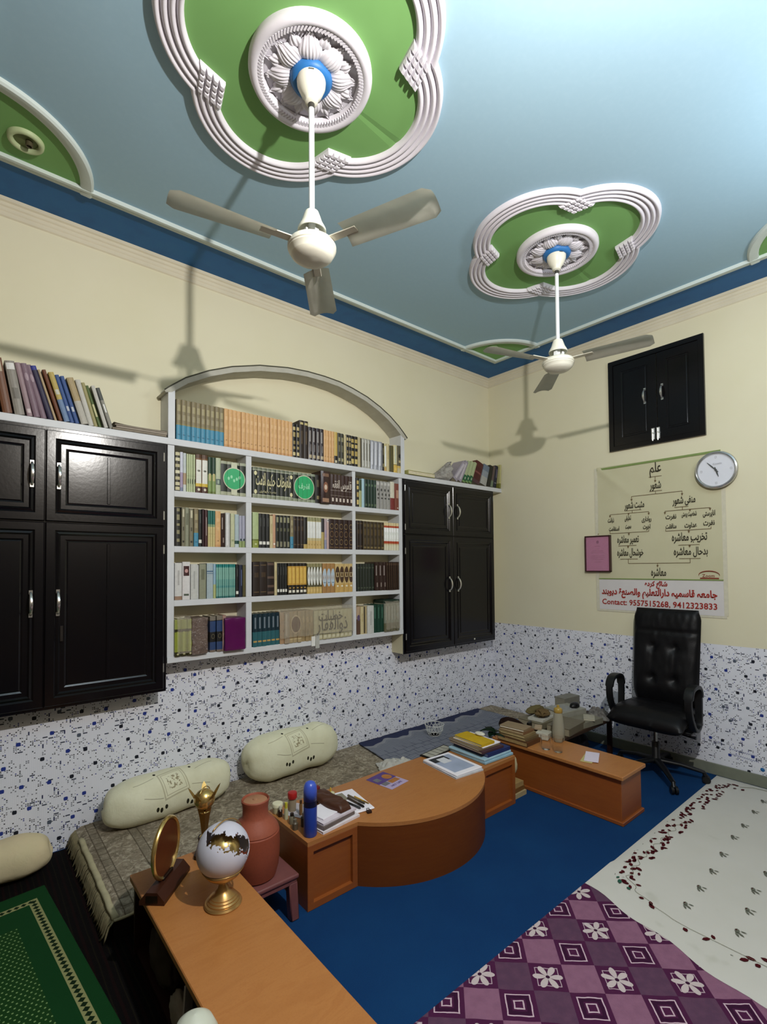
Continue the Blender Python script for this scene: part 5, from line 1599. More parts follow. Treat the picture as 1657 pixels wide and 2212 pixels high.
g2 = WOODD.noise(170, WOODD.vec, 2, 0.7)
WOODD.mix(sstep(g1, 0.35, 0.7) * 0.5, '#9c5a26')
WOODD.mix(sstep(g2, 0.5, 0.8) * 0.3, '#7a3a14')
WOODD = WOODD.m
DX, DY, DH = -2.20, -1.285, .298
t = thing('floor_desk', 'low orange wooden floor desk with bulging curved front in the middle', 'desk', (DX, DY, 0))
cxx, cyy, RR = -2.22, -.898, .603
arc = []
a0 = math.atan2(DY - cyy, -2.682 - cxx); a1 = math.atan2(DY - cyy, -1.758 - cxx)
if a0 > 0: a0 -= 2 * PI
for k in range(49):
    a = a0 + (a1 - a0) * k / 48
    arc.append((cxx + RR * math.cos(a) - DX, cyy + RR * math.sin(a) - DY))
# top slab follows the curve
bm = NB()
top = [(-2.956 - DX, -.905 - DY), (-2.956 - DX, 0)] + arc + [(-1.437 - DX, 0), (-1.437 - DX, -.905 - DY)]
prism(bm, top, DH - .018, DH)
bmesh.ops.triangulate(bm, faces=[f for f in bm.faces if len(f.verts) > 4])
build('desktop', bm, WOOD, t)
bm = NB()
V = []
for x, y in arc: V.append((bm.verts.new((x, y + .002, 0)), bm.verts.new((x, y + .002, DH - .018))))
for a, b in zip(V, V[1:]): bm.faces.new((a[0], b[0], b[1], a[1]))
bmesh.ops.solidify(bm, geom=list(bm.faces), thickness=.015)
build('curved_front', bm, WOODD, t, True, 30)
def front_unit(x0, x1, name):
    bm = NB()
    b0, b1 = .085, .003
    LPS = [(0, -.010), (0, .010), (.002, .012), (.030, .012), (.031, -.004), (.033, -.005)]
    P = lambda u, v, d: (u - DX, DY - d + .012 - DY, v)
    panel(bm, x0, x1, .0, DH - .018, LPS, P)
    # side and back walls
    for xa, xb in ((x0, x0 + .016), (x1 - .016, x1)): box(bm, xa - DX, xb - DX, .020, -.915 - DY, 0, DH - .018)
    box(bm, x0 - DX, x1 - DX, -.93 - DY, -.915 - DY, 0, DH - .018)
    build(name, bm, WOODD, t)
front_unit(-2.956, -2.683, 'left_cabinet')
front_unit(-1.757, -1.437, 'right_cabinet')
t2 = thing('floor_desk', 'long narrow orange floor desk with overhanging top in front of the swivel chair', 'desk', (-1.085, -1.40, 0))
bm = NB(); box(bm, -.122, .138, -.445, .43, .018, .264, .002); box(bm, -.134, .150, -.458, .44, 0, .022, .003)
build('body', bm, WOODD, t2)
bm = NB(); box(bm, -.150, .160, -.466, .45, .264, .288, .004)
build('desktop', bm, WOOD, t2)
t3 = thing('floor_desk', 'foreground low wooden table carrying the trophies, open dark side to the left', 'desk', (-3.4375, -1.9, 0))
bm = NB(); box(bm, -.1675, .1675, -.85, .875, .276, .300, .003); build('desktop', bm, WOOD, t3)
DKW = M_('#2b140b', .5, .3, var=.2, scale=15, name='dark_wood')
bm = NB()
box(bm, -.155, .158, .845, .862, 0, .276)
box(bm, -.155, .158, -.84, -.823, 0, .276)
box(bm, .142, .158, -.823, .845, 0, .276)
box(bm, -.155, .142, .02, .036, 0, .276)
build('side_panels', bm, DKW, t3)
bm = NB(); box(bm, -.150, .142, -.823, .845, .010, .022); build('bottom_board', bm, DKW, t3)
t4 = thing('floor_desk', 'dark cloth-covered low table heaped with papers behind the narrow desk', 'desk', (-.53, -1.12, 0))
bm = NB(); box(bm, -.37, .37, -.20, .22, .270, .297, .004); build('desktop', bm, M_('#3a281b', .6, .3, var=.2, scale=12, name='dark_tabletop'), t4)
for sx in (-.34, .34):
    for sy in (-.17, .19):
        bm = NB(); box(bm, sx - .015, sx + .015, sy - .015, sy + .015, 0, .270); build('leg', bm, DKW, t4)
# ------------------------------------------------------------------ floor coverings
m = Mat('dark_striped_rug', '#0b0909', rough=0.95, spec=0.1)
x, y, z = m.coords()
wv = m.noise(6.0, m.comb(x * 1.0, y * .3, 0.0), 3)
st = fr((x + wv * .02) / .046)
m.mix((st < .22) * .5, '#1e0b0b')
m.mix((ab(st - .6) < .05) * .6, '#1d1a10')
m.bump(m.noise(300, m.vec, 2), 0.4, 0.003)
bm = NB(); box(bm, XL + .02, -3.30, -2.55, -.016, 0, .004, .001)
tag(build('striped_rug', bm, m.m), 'black rug with dark red stripes between green prayer rug and floral mattress', 'rug')

m = Mat('green_prayer_rug', '#0d3c19', rough=0.9, spec=0.15)
x, y, z = m.coords()       # origin at the far right corner of the rug, rug towards -x and -y
n = m.noise(9, m.vec, 3)
m.mix(sstep(n, .4, .7) * .5, '#0b3a17')
d1 = ab(x + .030)         # long border
d2 = ab(y + .085)
inb = mn(d1, d2)
lim = (x < -.013) * (y < -.068)
bord = (mn(mx(d1 - .017, 0.0) + mx(y + .068, 0.0) * 9.0, mx(d2 - .015, 0.0) + mx(x + .013, 0.0) * 9.0) < .0005)
m.mix(bord, '#8f9060')
cellv = fr(y / .026)
celh = fr(x / .026)
dia1 = (ab(cellv - .5) * .026 + d1 < .0125) * (y < -.075)
dia2 = (ab(celh - .5) * .026 + d2 < .0115) * (x < -.02)
m.mix(bord * mx(dia1, dia2), '#10240f')
# dotted field
du, dv = fr(x / .018 + fl(y / .018) * .5) - .5, fr(y / .018) - .5
field = (x < -.115) * (x > -.26) * (y < -.235)
dots = (du * du + dv * dv < .035) * field
m.mix(field * .6, '#1d3f14')
m.mix(dots, '#7b9a62')
m.mix((x < -.26) * (y < -.20) * .55, '#0a4a25')
m.bump(m.noise(260, m.vec, 2), 0.35, 0.003)
bm = NB(); box(bm, -.50, .035, -1.15, .02, 0, .008, .003)
o = build('prayer_rug', bm, m.m); o.location = (-3.840, -.345, .0045); o.rotation_euler = (0, 0, math.radians(5.8))
tag(o, 'green prayer rug with cream diamond border and dotted field at lower left', 'rug')

# purple rug with lattice of squares and flowers
m = Mat('purple_patterned_rug', '#8a6078', rough=0.92, spec=0.15)
x, y, z = m.coords()
wob = (m.noise(9.0, m.vec, 2) - .5) * .010
px_ = (x + 2.302 + wob) / .0885
py_ = (y + 2.153 + wob) / .0845
u, v = (px_ + py_) * .5, (px_ - py_) * .5
iu, iv = fl(u + .5), fl(v + .5)
a, b = u - iu, v - iv
r = mx(ab(a), ab(b))
ev = ab(fr((iu + iv) * .5) - .25) < .2      # 1 when iu+iv is even (fraction 0)
even = (fr((iu + iv) * .5 + .01) < .3)
conc = even * (fr(iu * .5 + .01) < .3)
flow = even - conc
odd = 1.0 - even
plum = odd * (fr((iu + iv + .02) * .25) < .3)
m.mix(even, '#4a1d40')
m.mix(plum, '#573c52')
m.mix(odd * sstep(m.noise(30, m.vec, 4), .4, .7) * .35, '#6f4a60')
wl = (m.noise(28.0, m.vec, 2) - .5) * .05
rw = r + wl
m.mix(conc * (ab(rw - .34) < .018), '#cbb3bd')
m.mix(conc * (rw < .30), '#351330')
m.mix(conc * (rw < .20), '#4a1d40')
m.mix(conc * (ab(rw - .13) < .020), '#c4abb6')
rad = X.op('SQRT', a * a + b * b)
ang = X.op('ARCTAN2', b, a)
tw = m.white(iu, iv, 3.3) * 3.0
pet = X.op('POWER', ab(X.op('COSINE', ang * 3.0 + tw + wl * 6.0)), .75)
m.mix(flow * (ab(rw - .33) < .013) * (m.white(iu, iv, 8.0) > .35), '#b7a0aa')
m.mix(flow * (rad < pet * (.44 + wl * 1.5)) * (rad > .05), '#c4b6b6')
m.mix(flow * (rad < .06), '#351330')
m.bump(m.noise(240, m.vec, 3), 0.5, 0.004)
bm = NB(); box(bm, -3.26, -1.835, YF + .02, -1.968, 0, .007, .003)
tag(build('patterned_rug', bm, m.m), 'purple and pink rug with square and flower lattice at the lower right', 'rug')

# white embroidered sheet
m = Mat('white_sheet', '#cbc9c2', rough=0.85, spec=0.15)
m.mix(sstep(m.noise(2.5, None, 4, .6), .42, .7) * .4, '#c0bfb4')
m.mix(sstep(m.noise(5.0, None, 3), .66, .74) * .35, '#9d9d8c')
m.bump(m.noise(3.2, None, 3), 0.25, 0.03)
t = thing('embroidered_sheet', 'white floor sheet with red leaf embroidery spread at the right', 'sheet', (-.02, -1.972, 0))
bm = NB()
def edge_x(y): return -1.865 - (y - 0) * 0
NX_, NY_ = 44, 44
def f(u, v):
    y = -1.49 * v
    xl = -1.850 - .18 * min(1, v * 2.1) + .012 * math.sin(v * 30)
    x = xl * u
    z = .0105 + .0025 * noise.noise(Vector((x * 3, y * 3, 0)))
    if u in (0, 1) or v in (0, 1): z = .008 if u > .85 else .001
    return (x, y, z)
grid(bm, NX_, NY_, f)
build('cloth', bm, m.m, t, True)
leafs, greys, stems = NB(), NB(), NB()
RE = random.Random(11)
def leaf(bm, x, y, a, L, wd, z=.0145):
    pts = [(-L / 2, 0), (-L * .15, wd / 2), (L * .25, wd * .45), (L / 2, 0), (L * .25, -wd * .4), (-L * .15, -wd / 2)]
    bm.faces.new([bm.verts.new((x + p * math.cos(a) - q * math.sin(a), y + p * math.sin(a) + q * math.cos(a), z)) for p, q in pts])
path = [(-.13, -.175), (-.165, -.115), (-.30, -.085), (-.60, -.085), (-.95, -.088), (-1.12, -.092), (-1.46, -.09), (-1.66, -.115), (-1.745, -.20), (-1.80, -.33), (-1.815, -.42), (-1.815, -.58), (-1.815, -.8), (-1.81, -1.1)]
tot = []
for (xa, ya), (xb, yb) in zip(path, path[1:]):
    n = max(2, int(math.hypot(xb - xa, yb - ya) / .0135))
    for k in range(n): tot.append((xa + (xb - xa) * k / n, ya + (yb - ya) * k / n, math.atan2(yb - ya, xb - xa)))
for i, (x, y, a) in enumerate(tot):
    dens = 1 if x > -1.72 else .28
    if RE.random() > dens * .92: continue
    off = RE.choice((-.034, -.018, 0, .018, .036)) + RE.uniform(-.006, .006)
    leaf(leafs, x - math.sin(a) * off, y + math.cos(a) * off, a + RE.uniform(-1.3, 1.3), RE.uniform(.022, .038), RE.uniform(.012, .019))
    if i % 4 == 0: leaf(greys, x + RE.uniform(-.04, .04), y + .045 + RE.uniform(-.012, .012), RE.uniform(0, 3), .012, .003)
pt = [(x, y, .0142) for x, y, a in tot]
tube(stems, [(x, y + .012 * math.sin(i * .9), .0140) for i, (x, y, a) in enumerate(tot) if x < -.9], .0009, 4)
tube(stems, [(-.13, -.17, .0142), (-.08, -.23, .0142), (-.06, -.36, .0142), (-.06, -.6, .0142), (-.06, -1.0, .0142)], .0016, 4)
grays_pos = [(-.452, -.321), (-.686, -.327), (-.871, -.327), (-1.101, -.340), (-1.302, -.354), (-1.488, -.360), (-1.661, -.362), (-1.323, -.527), (-1.503, -.549), (-1.683, -.559), (-1.13, -.53), (-.94, -.52), (-.75, -.52), (-.56, -.52), (-.36, -.52), (-.25, -.32), (-1.33, -.73), (-1.52, -.74), (-1.70, -.75), (-1.13, -.73), (-.9, -.73), (-1.42, -.93), (-1.62, -.95)]
for x, y in grays_pos:
    leaf(greys, x, y, .3, .028, .018); leaf(greys, x - .014, y - .016, 1.1, .032, .008); leaf(greys, x - .024, y - .006, .7, .030, .008); leaf(greys, x + .008, y - .020, 1.7, .024, .006)
    leaf(leafs, x + .002, y + .004, .2, .010, .006, .0150)
build('leaf_embroidery', leafs, M_('#4a1018', .8, .1, var=.2, name='dark_red_thread'), t)
build('grey_motifs', greys, M_('#6d7064', .8, .1, var=.2, name='grey_thread'), t)
build('stem_embroidery', stems, M_('#8d8c78', .8, .1, name='stem_thread'), t)
bm = NB()
leaf(bm, -1.725, -.105, .4, .034, .018, .0155); leaf(bm, -1.745, -.155, 1.2, .022, .014, .0155); leaf(bm, -1.70, -.085, -.4, .02, .01, .0155)
build('green_leaf_embroidery', bm, M_('#2c5b4a', .8, .1, name='green_thread'), t)

# ------------------------------------------------------------------ floor mattress, floral cover, blue sheet, bolsters
m = Mat('floral_grey_brown_carpet', '#877c6a', rough=0.92, spec=0.15)
x, y, z = m.coords()
n1 = m.noise(17, m.vec, 4, .65, 2.2)
n2 = m.noise(8, m.vec, 3, .6, 1.4)
m.mix(sstep(n1, .50, .60) * .75, '#b3a994')
m.mix(sstep(n2, .50, .62) * .55, '#5d5344')
m.mix(sstep(n1, .34, .40) * 0 + (n1 < .38) * .6, '#4e4638')
m.mix(sstep(m.noise(48, m.vec, 2, .6, .8), .60, .68) * .5, '#b9b09a')
for c0 in (.045, .085, .215, .255):
    m.mix((ab(x - c0) < .0025) * .8, '#4b4335')
m.mix((ab(x - .065) < .018) * .45, '#6f6757')
m.mix((ab(x - .065) < .018) * (ab(fr(y / .06) - .5) < .05) * .7, '#4b4335')
m.mix((ab(x - .235) < .018) * .45, '#6f6757')
m.bump(n1, .5, .008)
MX0, MX1, MYF, MH = -3.640, -.04, -.925, .098
t = thing('floor_mattress', 'thin floor mattress with grey-brown floral cover running along the tiled wall', 'mattress', (MX0, 0, 0))
bm = NB()
def f(u, v):
    xx = (MX1 - MX0) * u
    yy = -.016 + (MYF + .016) * v
    e = min(1, min(u * (MX1 - MX0), (1 - v) * .91 + .0) / .03)
    zz = MH - .014 * (1 - max(0, e)) ** 2 + .005 * noise.noise(Vector((xx * 4, yy * 4, 0)))
    return (xx, yy, zz)
Vg = grid(bm, 130, 36, f)
bd = [e for e in bm.edges if len(e.link_faces) == 1]
r = bmesh.ops.extrude_edge_only(bm, edges=bd)
for q in r['geom']:
    if isinstance(q, bmesh.types.BMVert): q.co.z = .001
    elif isinstance(q, bmesh.types.BMFace): q.material_index = 1
build('floral_cover', bm, [m.m, M_('#17120e', .9, .1, name='dark_mattress_side')], t, True, 50)
PIPE = M_('#b5ad8c', .9, .1, var=.2, scale=30, name='cream_braid')
bm = NB()
tube(bm, [(.006 + .0012 * math.sin(k * .9), -.16 - .765 * k / 30, MH - .004 + .001 * math.sin(k * 1.1)) for k in range(31)], [.014 + .0008 * math.sin(k * 1.7) for k in range(31)], 8, flat=.8)
tube(bm, [(0 + .35 * k / 12, MYF - .002, .088 - .004 * math.sin(k)) for k in range(13)], .006, 6)
build('braided_edge', bm, PIPE, t, True)
bm = NB()
RF = random.Random(5)
for k in range(90):
    y0 = -.03 - .90 * k / 89
    L = RF.uniform(.045, .065)
    a = RF.uniform(-.5, .5)
    p = [(0, y0, MH - .008), (-.018, y0 + a * .02, MH * .72), (-.030, y0 + a * .035, MH * .35), (-.030 - (L - .05), y0 + a * .06, .012)]
    tube(bm, p, [.006, .007, .0075, .003], 5, flat=.5)
fr_ = build('fringe', bm, M_('#8d8466', .95, .1, var=.35, scale=40, name='fringe_wool'), t, True)
tag(fr_, kind='stuff')

m = Mat('blue_grey_printed_sheet', '#a3a8b6', rough=0.9, spec=0.15)
x, y, z = m.coords()      # origin at the left-back corner; x to the right, y towards the room (negative)
m.mix(sstep(m.noise(5, m.vec, 3), .4, .7) * .4, '#9499a8')
s1 = fr((y + .03 * sn(x * 2.2) + (m.noise(4, m.vec, 2) - .5) * .05) / .020)
m.mix((s1 < .35) * .55, '#c2c5cd')
m.mix((ab(s1 - .7) < .12) * .35, '#6a7084')
blk = (y < -.26) * ((fr(y / .065) < .10) + (fr(x / .09 + fl(y / .065) * .5) < .07) > .5)
m.mix(blk * .7, '#5a6078')
wvy = y + .105 + .030 * sn(x * 21.0) + .012 * sn(x * 47.0)
m.mix((wvy > 0.0) * .95, '#42496f')
m.mix((ab(wvy + .004) < .018) * .9, '#c2c4ca')
m.mix((ab(wvy + .036) < .007) * .5, '#b4b7c0')
m.bump(m.noise(14, m.vec, 3), .4, .01)
bm = NB()
def f(u, v):
    xx = 1.46 * u + .10 * (1 - u) * 0 - .10 * v * (1 - u)
    yy = -.60 * v
    zz = .004 + .006 * noise.noise(Vector((xx * 7, yy * 7, 3))) + .004 * noise.noise(Vector((xx * 20, yy * 16, 3)))
    return (xx, yy, max(.0015, zz + .006))
grid(bm, 90, 36, f)
bmesh.ops.solidify(bm, geom=list(bm.faces), thickness=.003)
o = build('printed_sheet', bm, m.m, None, True); o.location = (-1.72, -.020, MH + .001)
tag(o, 'blue-grey printed sheet with scalloped border on the mattress towards the far corner', 'sheet')

def bolster(name, label, L, ry, rz_, loc, seed, colour, motif=True, rot=0.0, tiltx=0.0):
    m = Mat('bolster_fabric', colour, rough=0.85, spec=0.15)
    x, y, z = m.coords()
    n = m.noise(7, m.vec, 4, .6)
    m.mix(sstep(n, .4, .7) * .35, '#c2bd96')
    if motif:
        v0 = z * .70 + y * .714     # axis running up the face turned to the room
        v = v0 + .05
        a = ab((x + .01) * .98 + v0 * .18) ; b = ab(v0 * .98 - (x + .01) * .18)
        rr_ = mx(a, b)
        front = (z * .7 - y * .7 > .02)
        m.mix((ab(rr_ - .068) < .0035) * front * .45, '#8a7f58')
        m.mix((ab(rr_ - .056) < .0022) * front * .45, '#8a7f58')
        sp = m.noise(60, m.vec, 3, .6, 1.0)
        m.mix((rr_ < .036) * (sp > .53) * front * .75, '#7a6a42')
        for s, c in ((-1, .115), (1, .125)):
            wv = v - .095 - .020 * sn((x - s * c) * 16.0)
            m.mix((ab(wv) < .0016) * (ab(x - s * (c + .05)) < .055) * front * .6, '#6d6440')
            wv = v + .005 - .016 * sn((x - s * .02) * 15.0 + s)
            m.mix((ab(wv) < .0016) * (ab(x - s * (c + .01)) < .05) * front * .6, '#6d6440')
            for j, (ex, ev_) in enumerate(((.06, -.055), (.085, -.062), (.105, -.058), (.10, .12))):
                dx_, dv_ = x - s * ex, v - ev_
                m.mix((dx_ * dx_ + dv_ * dv_ < .00006) * front, '#2c2a1c')
    m.bump(m.noise(22, m.vec, 4, .6, .6), .22, .012)
    bm = NB()
    NU, NV = 60, 44
    def f(u, v):
        tt = (2 * v - 1) * PI / 2
        s = math.copysign(abs(math.sin(tt)) ** .62, tt)
        a = 2 * PI * u
        e = abs(math.cos(tt)) ** .52 * (1 - .07 * math.exp(-((s - .28) / .22) ** 2)) * (1 + .05 * math.exp(-((abs(s) - .62) / .2) ** 2))
        ca, sa = math.cos(a), math.sin(a)
        cy = math.copysign(abs(ca) ** .88, ca); cz = math.copysign(abs(sa) ** .88, sa)
        wr = 1 + .030 * noise.noise(Vector((s * 3.0 + seed, ca * 1.4, sa * 1.4))) + .018 * noise.noise(Vector((s * 13 + seed, ca * 3, sa * 3))) * (abs(s) ** 1.5 + .3)
        fold = 1 - .025 * (abs(s) ** 6) * (.5 + .5 * math.cos(9 * a + seed))
        return (s * L / 2 + .01 * math.sin(a + seed) * abs(s), ry * cy * e * wr * fold, rz_ * cz * e * wr * fold)
    V = grid(bm, NU, NV, f, wrap=True)
    bmesh.ops.remove_doubles(bm, verts=bm.verts, dist=.0008)
    o = build(name, bm, m.m, None, True)
    o.location = loc
    o.rotation_euler = (tiltx, 0, rot)
    return tag(o, label, 'bolster', 'bolsters along the tiled wall')
bolster('bolster', 'cream bolster with square motif behind the gold trophy, middle one of three', .70, .120, .124, (-3.185, -.158, .214), 1, '#e4e2c6', rot=.02)
bolster('bolster', 'cream bolster with square motif farthest from the camera, beside the blue sheet', .68, .120, .150, (-2.385, -.148, .250), 4, '#e4e3c6', rot=.01)
bolster('bolster', 'beige bolster cut off at the left edge above the green rug', .62, .105, .098, (-4.075, -.150, .104), 9, '#d8c7a2', motif=False, rot=-.03)

# wire basket on the blue sheet
WIRE = M_('#d5d7d3', .4, .5, var=.05, name='white_wire')
t = thing('wire_basket', 'small white wire basket standing on the blue printed sheet', 'basket', (-1.135, -.285, MH + .012))
def rg(bm, r, z, w_=.0022):
    tube(bm, [(r * math.cos(2 * PI * k / 32), r * math.sin(2 * PI * k / 32), z) for k in range(32)], w_, 6, close=True)
bm = NB(); rg(bm, .078, .088, .0032); build('rim', bm, WIRE, t, True)
bm = NB(); rg(bm, .046, .003); rg(bm, .070, .045, .0015)
for s in (-1, 1):
    for k in range(14):
        a = 2 * PI * k / 14
        tube(bm, [((.046 + .032 * (j / 6) ** .7) * math.cos(a + s * .8 * j / 6), (.046 + .032 * (j / 6) ** .7) * math.sin(a + s * .8 * j / 6), .003 + .085 * j / 6) for j in range(7)], .0014, 5)
build('lattice', bm, WIRE, t, True)
bm = NB(); lathe(bm, [(.045, .002), (0, .002)], seg=24); build('base', bm, WIRE, t)

# crumpled tissue at the back of the desk
TIS = M_('#f0eee6', .8, .2, var=.05, scale=20, name='tissue')
def crumple(name, label, cat, loc, sx, sy, h, mat, seed=0, rz=0, n=26):
    bm = NB()
    def f(u, v):
        x, y = (u - .5) * sx, (v - .5) * sy
        e = (1 - abs(2 * u - 1) ** 3) * (1 - abs(2 * v - 1) ** 3)
        k = noise.noise(Vector((x * 34 + seed, y * 34, seed))) * .5 + noise.noise(Vector((x * 70 + seed, y * 70, seed))) * .25
        x += .012 * noise.noise(Vector((x * 30, y * 30, seed + 4)))
        return (x, y, max(.0008, h * e * (.55 + .9 * k)))
    grid(bm, n, n, f)
    bmesh.ops.solidify(bm, geom=list(bm.faces), thickness=.0012)
    zs = min(v.co.z for v in bm.verts)
    for v in bm.verts: v.co.z -= zs
    o = build(name, bm, mat, None, True, 40)
    o.location = loc; o.rotation_euler = (0, 0, rz)
    return tag(o, label, cat)
crumple('crumpled_paper', 'crumpled white cloth lying at the near edge of the blue sheet behind the desk', 'cloth', (-1.80, -.575, MH + .014), .27, .20, .075, TIS, 3, -.5)

# ------------------------------------------------------------------ stool and clay jug
STP = M_('#754644', .45, .4, var=.15, scale=25, name='maroon_plastic')
t = thing('plastic_stool', 'low maroon plastic stool under the terracotta jug', 'stool', (-3.128, -1.165, 0))
bm = NB(); box(bm, -.125, .125, -.130, .130, .172, .192, .008, seg=3)
box(bm, -.118, .118, -.123, .123, .150, .174, .004)
build('seat', bm, STP, t, True, 40)
for sx in (-1, 1):
    for sy in (-1, 1):
        bm = NB()
        vs = box(bm, sx * .100 - .020, sx * .100 + .020, sy * .104 - .020, sy * .104 + .020, 0, .160, .005)
        for v in bm.verts:
            k = 1 - v.co.z / .16
            v.co.x += sx * .006 * k; v.co.y += sy * .006 * k
        build('leg', bm, STP, t, True, 40)
TER = Mat('terracotta', '#8d4630', rough=0.6, spec=0.3)
x, y, z = TER.coords()
TER.mix(sstep(TER.noise(6, TER.vec, 4), .4, .7) * .4, '#7a3a28')
TER.mix((z > .19) * .35, '#9c5a45')
TER.mix(sstep(TER.noise(120, TER.vec, 2), .5, .8) * .25, '#5f2c1e')
TER.bump(TER.noise(90, TER.vec, 3), .12, .003)
t = thing('clay_jug', 'tall terracotta jug with narrow neck standing on the maroon stool', 'jug', (-3.150, -1.180, .1925))
bm = NB()
lathe(bm, [(.070, 0), (.086, .006), (.096, .04), (.1015, .09), (.1025, .14), (.1005, .185), (.096, .189), (.0985, .193), (.094, .205), (.078, .226), (.060, .240), (.054, .252), (.053, .280), (.055, .300), (.0585, .310), (.0590, .318), (.0555, .322), (.052, .318), (.048, .300)], seg=64, cap1=False)
build('body', bm, TER.m, t, True, 40)
bm = NB(); lathe(bm, [(.050, .304), (.050, .313), (.046, .316), (.012, .317), (.010, .321), (0, .322)], seg=40)
build('stopper', bm, M_('#a5795a', .7, .2, var=.2, scale=30, name='clay_lid'), t, True, 40)

# ------------------------------------------------------------------ trophies on the foreground table
GOLD = M_('#d6b872', .24, .5, .85, var=.08, scale=12, name='polished_gold')
GOLDB = M_('#c49d62', .32, .5, .8, var=.1, scale=12, name='brushed_brass')
TB = .3005
t = thing('globe_trophy', 'white openwork globe trophy with gold core on a stepped brass foot', 'trophy', (-3.392, -1.425, TB))
bm = NB()
lathe(bm, [(.064, 0), (.066, .004), (.062, .010), (.056, .012), (.056, .016), (.050, .020), (.050, .024), (.044, .028), (.044, .031), (.030, .040), (.020, .052), (.014, .068), (.011, .080), (.012, .090), (.016, .094)], seg=56)
build('foot', bm, GOLDB, t, True, 30)
bm = NB()
bmesh.ops.create_icosphere(bm, subdivisions=6, radius=.092)
cdir = (CAM - Vector((-3.392, -1.425, TB + .188))).normalized()
side = cdir.cross(Vector((0, 0, 1))).normalized() * -1
upd = side.cross(cdir).normalized() * -1
if upd.z < 0: upd = -upd
dele = []
for fc in bm.faces:
    p = fc.calc_center_median().normalized()
    a, b, c = p.dot(side), p.dot(upd), p.dot(cdir)
    nn = noise.noise(p * 5.5) * .28 + noise.noise(p * 14) * .16
    dd = abs(b - .26 + .30 * a) + nn
    if c > .05 and dd < .27 and a > -.62: dele.append(fc)
    elif c < -.3 and noise.noise(p * 3 + Vector((5, 0, 0))) > .28: dele.append(fc)
bmesh.ops.delete(bm, geom=dele, context='FACES')
bmesh.ops.solidify(bm, geom=list(bm.faces), thickness=.0025)
bmesh.ops.translate(bm, vec=(0, 0, .188), verts=bm.verts)
build('globe_shell', bm, M_('#c9c9d6', .35, .5, var=.12, scale=14, name='pearl_white'), t, True, 50)
bm = NB(); bmesh.ops.create_uvsphere(bm, u_segments=40, v_segments=24, radius=.058)
bmesh.ops.translate(bm, vec=(0, 0, .188), verts=bm.verts)
build('gold_core', bm, GOLD, t, True)
bm = NB()
tube(bm, [(.101 * math.cos(a) * math.cos(.4), .101 * math.cos(a) * math.sin(.4), .188 + .101 * math.sin(a)) for a in [math.radians(-95 + 215 * k / 36) for k in range(37)]], .0025, 8)
build('meridian_arc', bm, GOLDB, t, True)
bm = NB(); lathe(bm, [(.012, .088), (.030, .092), (.052, .106), (.070, .128), (.074, .128), (.056, .102), (.033, .086), (.014, .084)], seg=40, cap0=False, cap1=False)
build('cradle', bm, GOLDB, t, True)

t = thing('gold_trophy', 'gold ball trophy held by tall flared petals on a dark pedestal', 'trophy', (-3.335, -1.090, TB))
bm = NB()
prism(bm, [(.044 * math.cos(PI / 3 * k), .044 * math.sin(PI / 3 * k)) for k in range(6)], 0, .016)
lathe(bm, [(.038, .016), (.030, .030), (.026, .074), (.029, .082)], seg=6)
build('pedestal', bm, M_('#1d100a', .3, .4, var=.1, name='black_brown_base'), t)
bm = NB(); lathe(bm, [(.020, .082), (.014, .088), (.008, .10), (.007, .13), (.011, .165), (.024, .186), (.020, .190), (0, .191)], seg=28)
build('stem', bm, GOLD, t, True, 40)
for k in range(5):
    a = 2 * PI * k / 5 + 1.25
    bm = NB()
    def f(u, v):
        s = 2 * v - 1
        z = .092 + .190 * u
        r = .010 + .044 * u ** 1.9 + (.014 * max(0, u - .75) / .25)
        wd = .018 * (1 - u) ** .45 * (.35 + 1.2 * u) + .0006
        return ((r) * math.cos(a) - s * wd * math.sin(a), r * math.sin(a) + s * wd * math.cos(a), z)
    grid(bm, 16, 4, f)
    bmesh.ops.solidify(bm, geom=list(bm.faces), thickness=.002)
    build('petal', bm, GOLD, t, True, 50)
bm = NB(); bmesh.ops.create_uvsphere(bm, u_segments=40, v_segments=24, radius=.042)
bmesh.ops.translate(bm, vec=(0, 0, .234), verts=bm.verts)
build('ball', bm, GOLD, t, True)
bm = NB(); tube(bm, [(.046 * math.cos(b) * .8, .046 * math.cos(b) * .6, .232 + .052 * math.sin(b)) for b in [math.radians(-10 + 150 * k / 20) for k in range(21)]], .002, 6)
build('top_ring', bm, GOLD, t, True)

t = thing('plaque_trophy', 'brown oval plaque in a gold ring on a sloped dark wooden base', 'trophy', (-3.520, -1.195, TB), math.radians(47))
bm = NB()
poly = [(-.046, 0), (.046, 0), (.046, .014), (.020, .044), (-.020, .044), (-.046, .014)]
a = [bm.verts.new((-.105, y, z)) for y, z in poly]; b = [bm.verts.new((.105, y, z)) for y, z in poly]
bm.faces.new(a); bm.faces.new(b[::-1])
for k in range(6): bm.faces.new((a[k], a[(k + 1) % 6], b[(k + 1) % 6], b[k]))
build('base', bm, M_('#3b1c10', .4, .4, var=.25, scale=14, name='dark_walnut'), t)
bm = NB(); box(bm, -.1070, -.1048, -.022, .020, .008, .034); build('name_plate', bm, M_('#1a0d08', .3, .4, name='black_plate'), t)
bm = NB(); box(bm, -.036, .036, -.012, .012, .040, .056, .003); build('holder', bm, M_('#1a0d08', .3, .4, name='black_plate'), t)
bm = NB()
Mr = Matrix.Translation((0, 0, .148)) @ Matrix.Rotation(math.radians(90), 4, 'X')
lathe(bm, [(.098, -.006), (.104, -.008), (.110, -.003), (.110, .005), (.104, .010), (.097, .006), (.096, 0)], seg=64, cap0=False, cap1=False, mat=Mr)
for v in bm.verts: v.co.x *= .93
build('gold_ring', bm, GOLD, t, True, 50)
bm = NB(); lathe(bm, [(.0, -.004), (.099, -.004), (.099, .003), (.0, .003)], seg=64, mat=Mr)
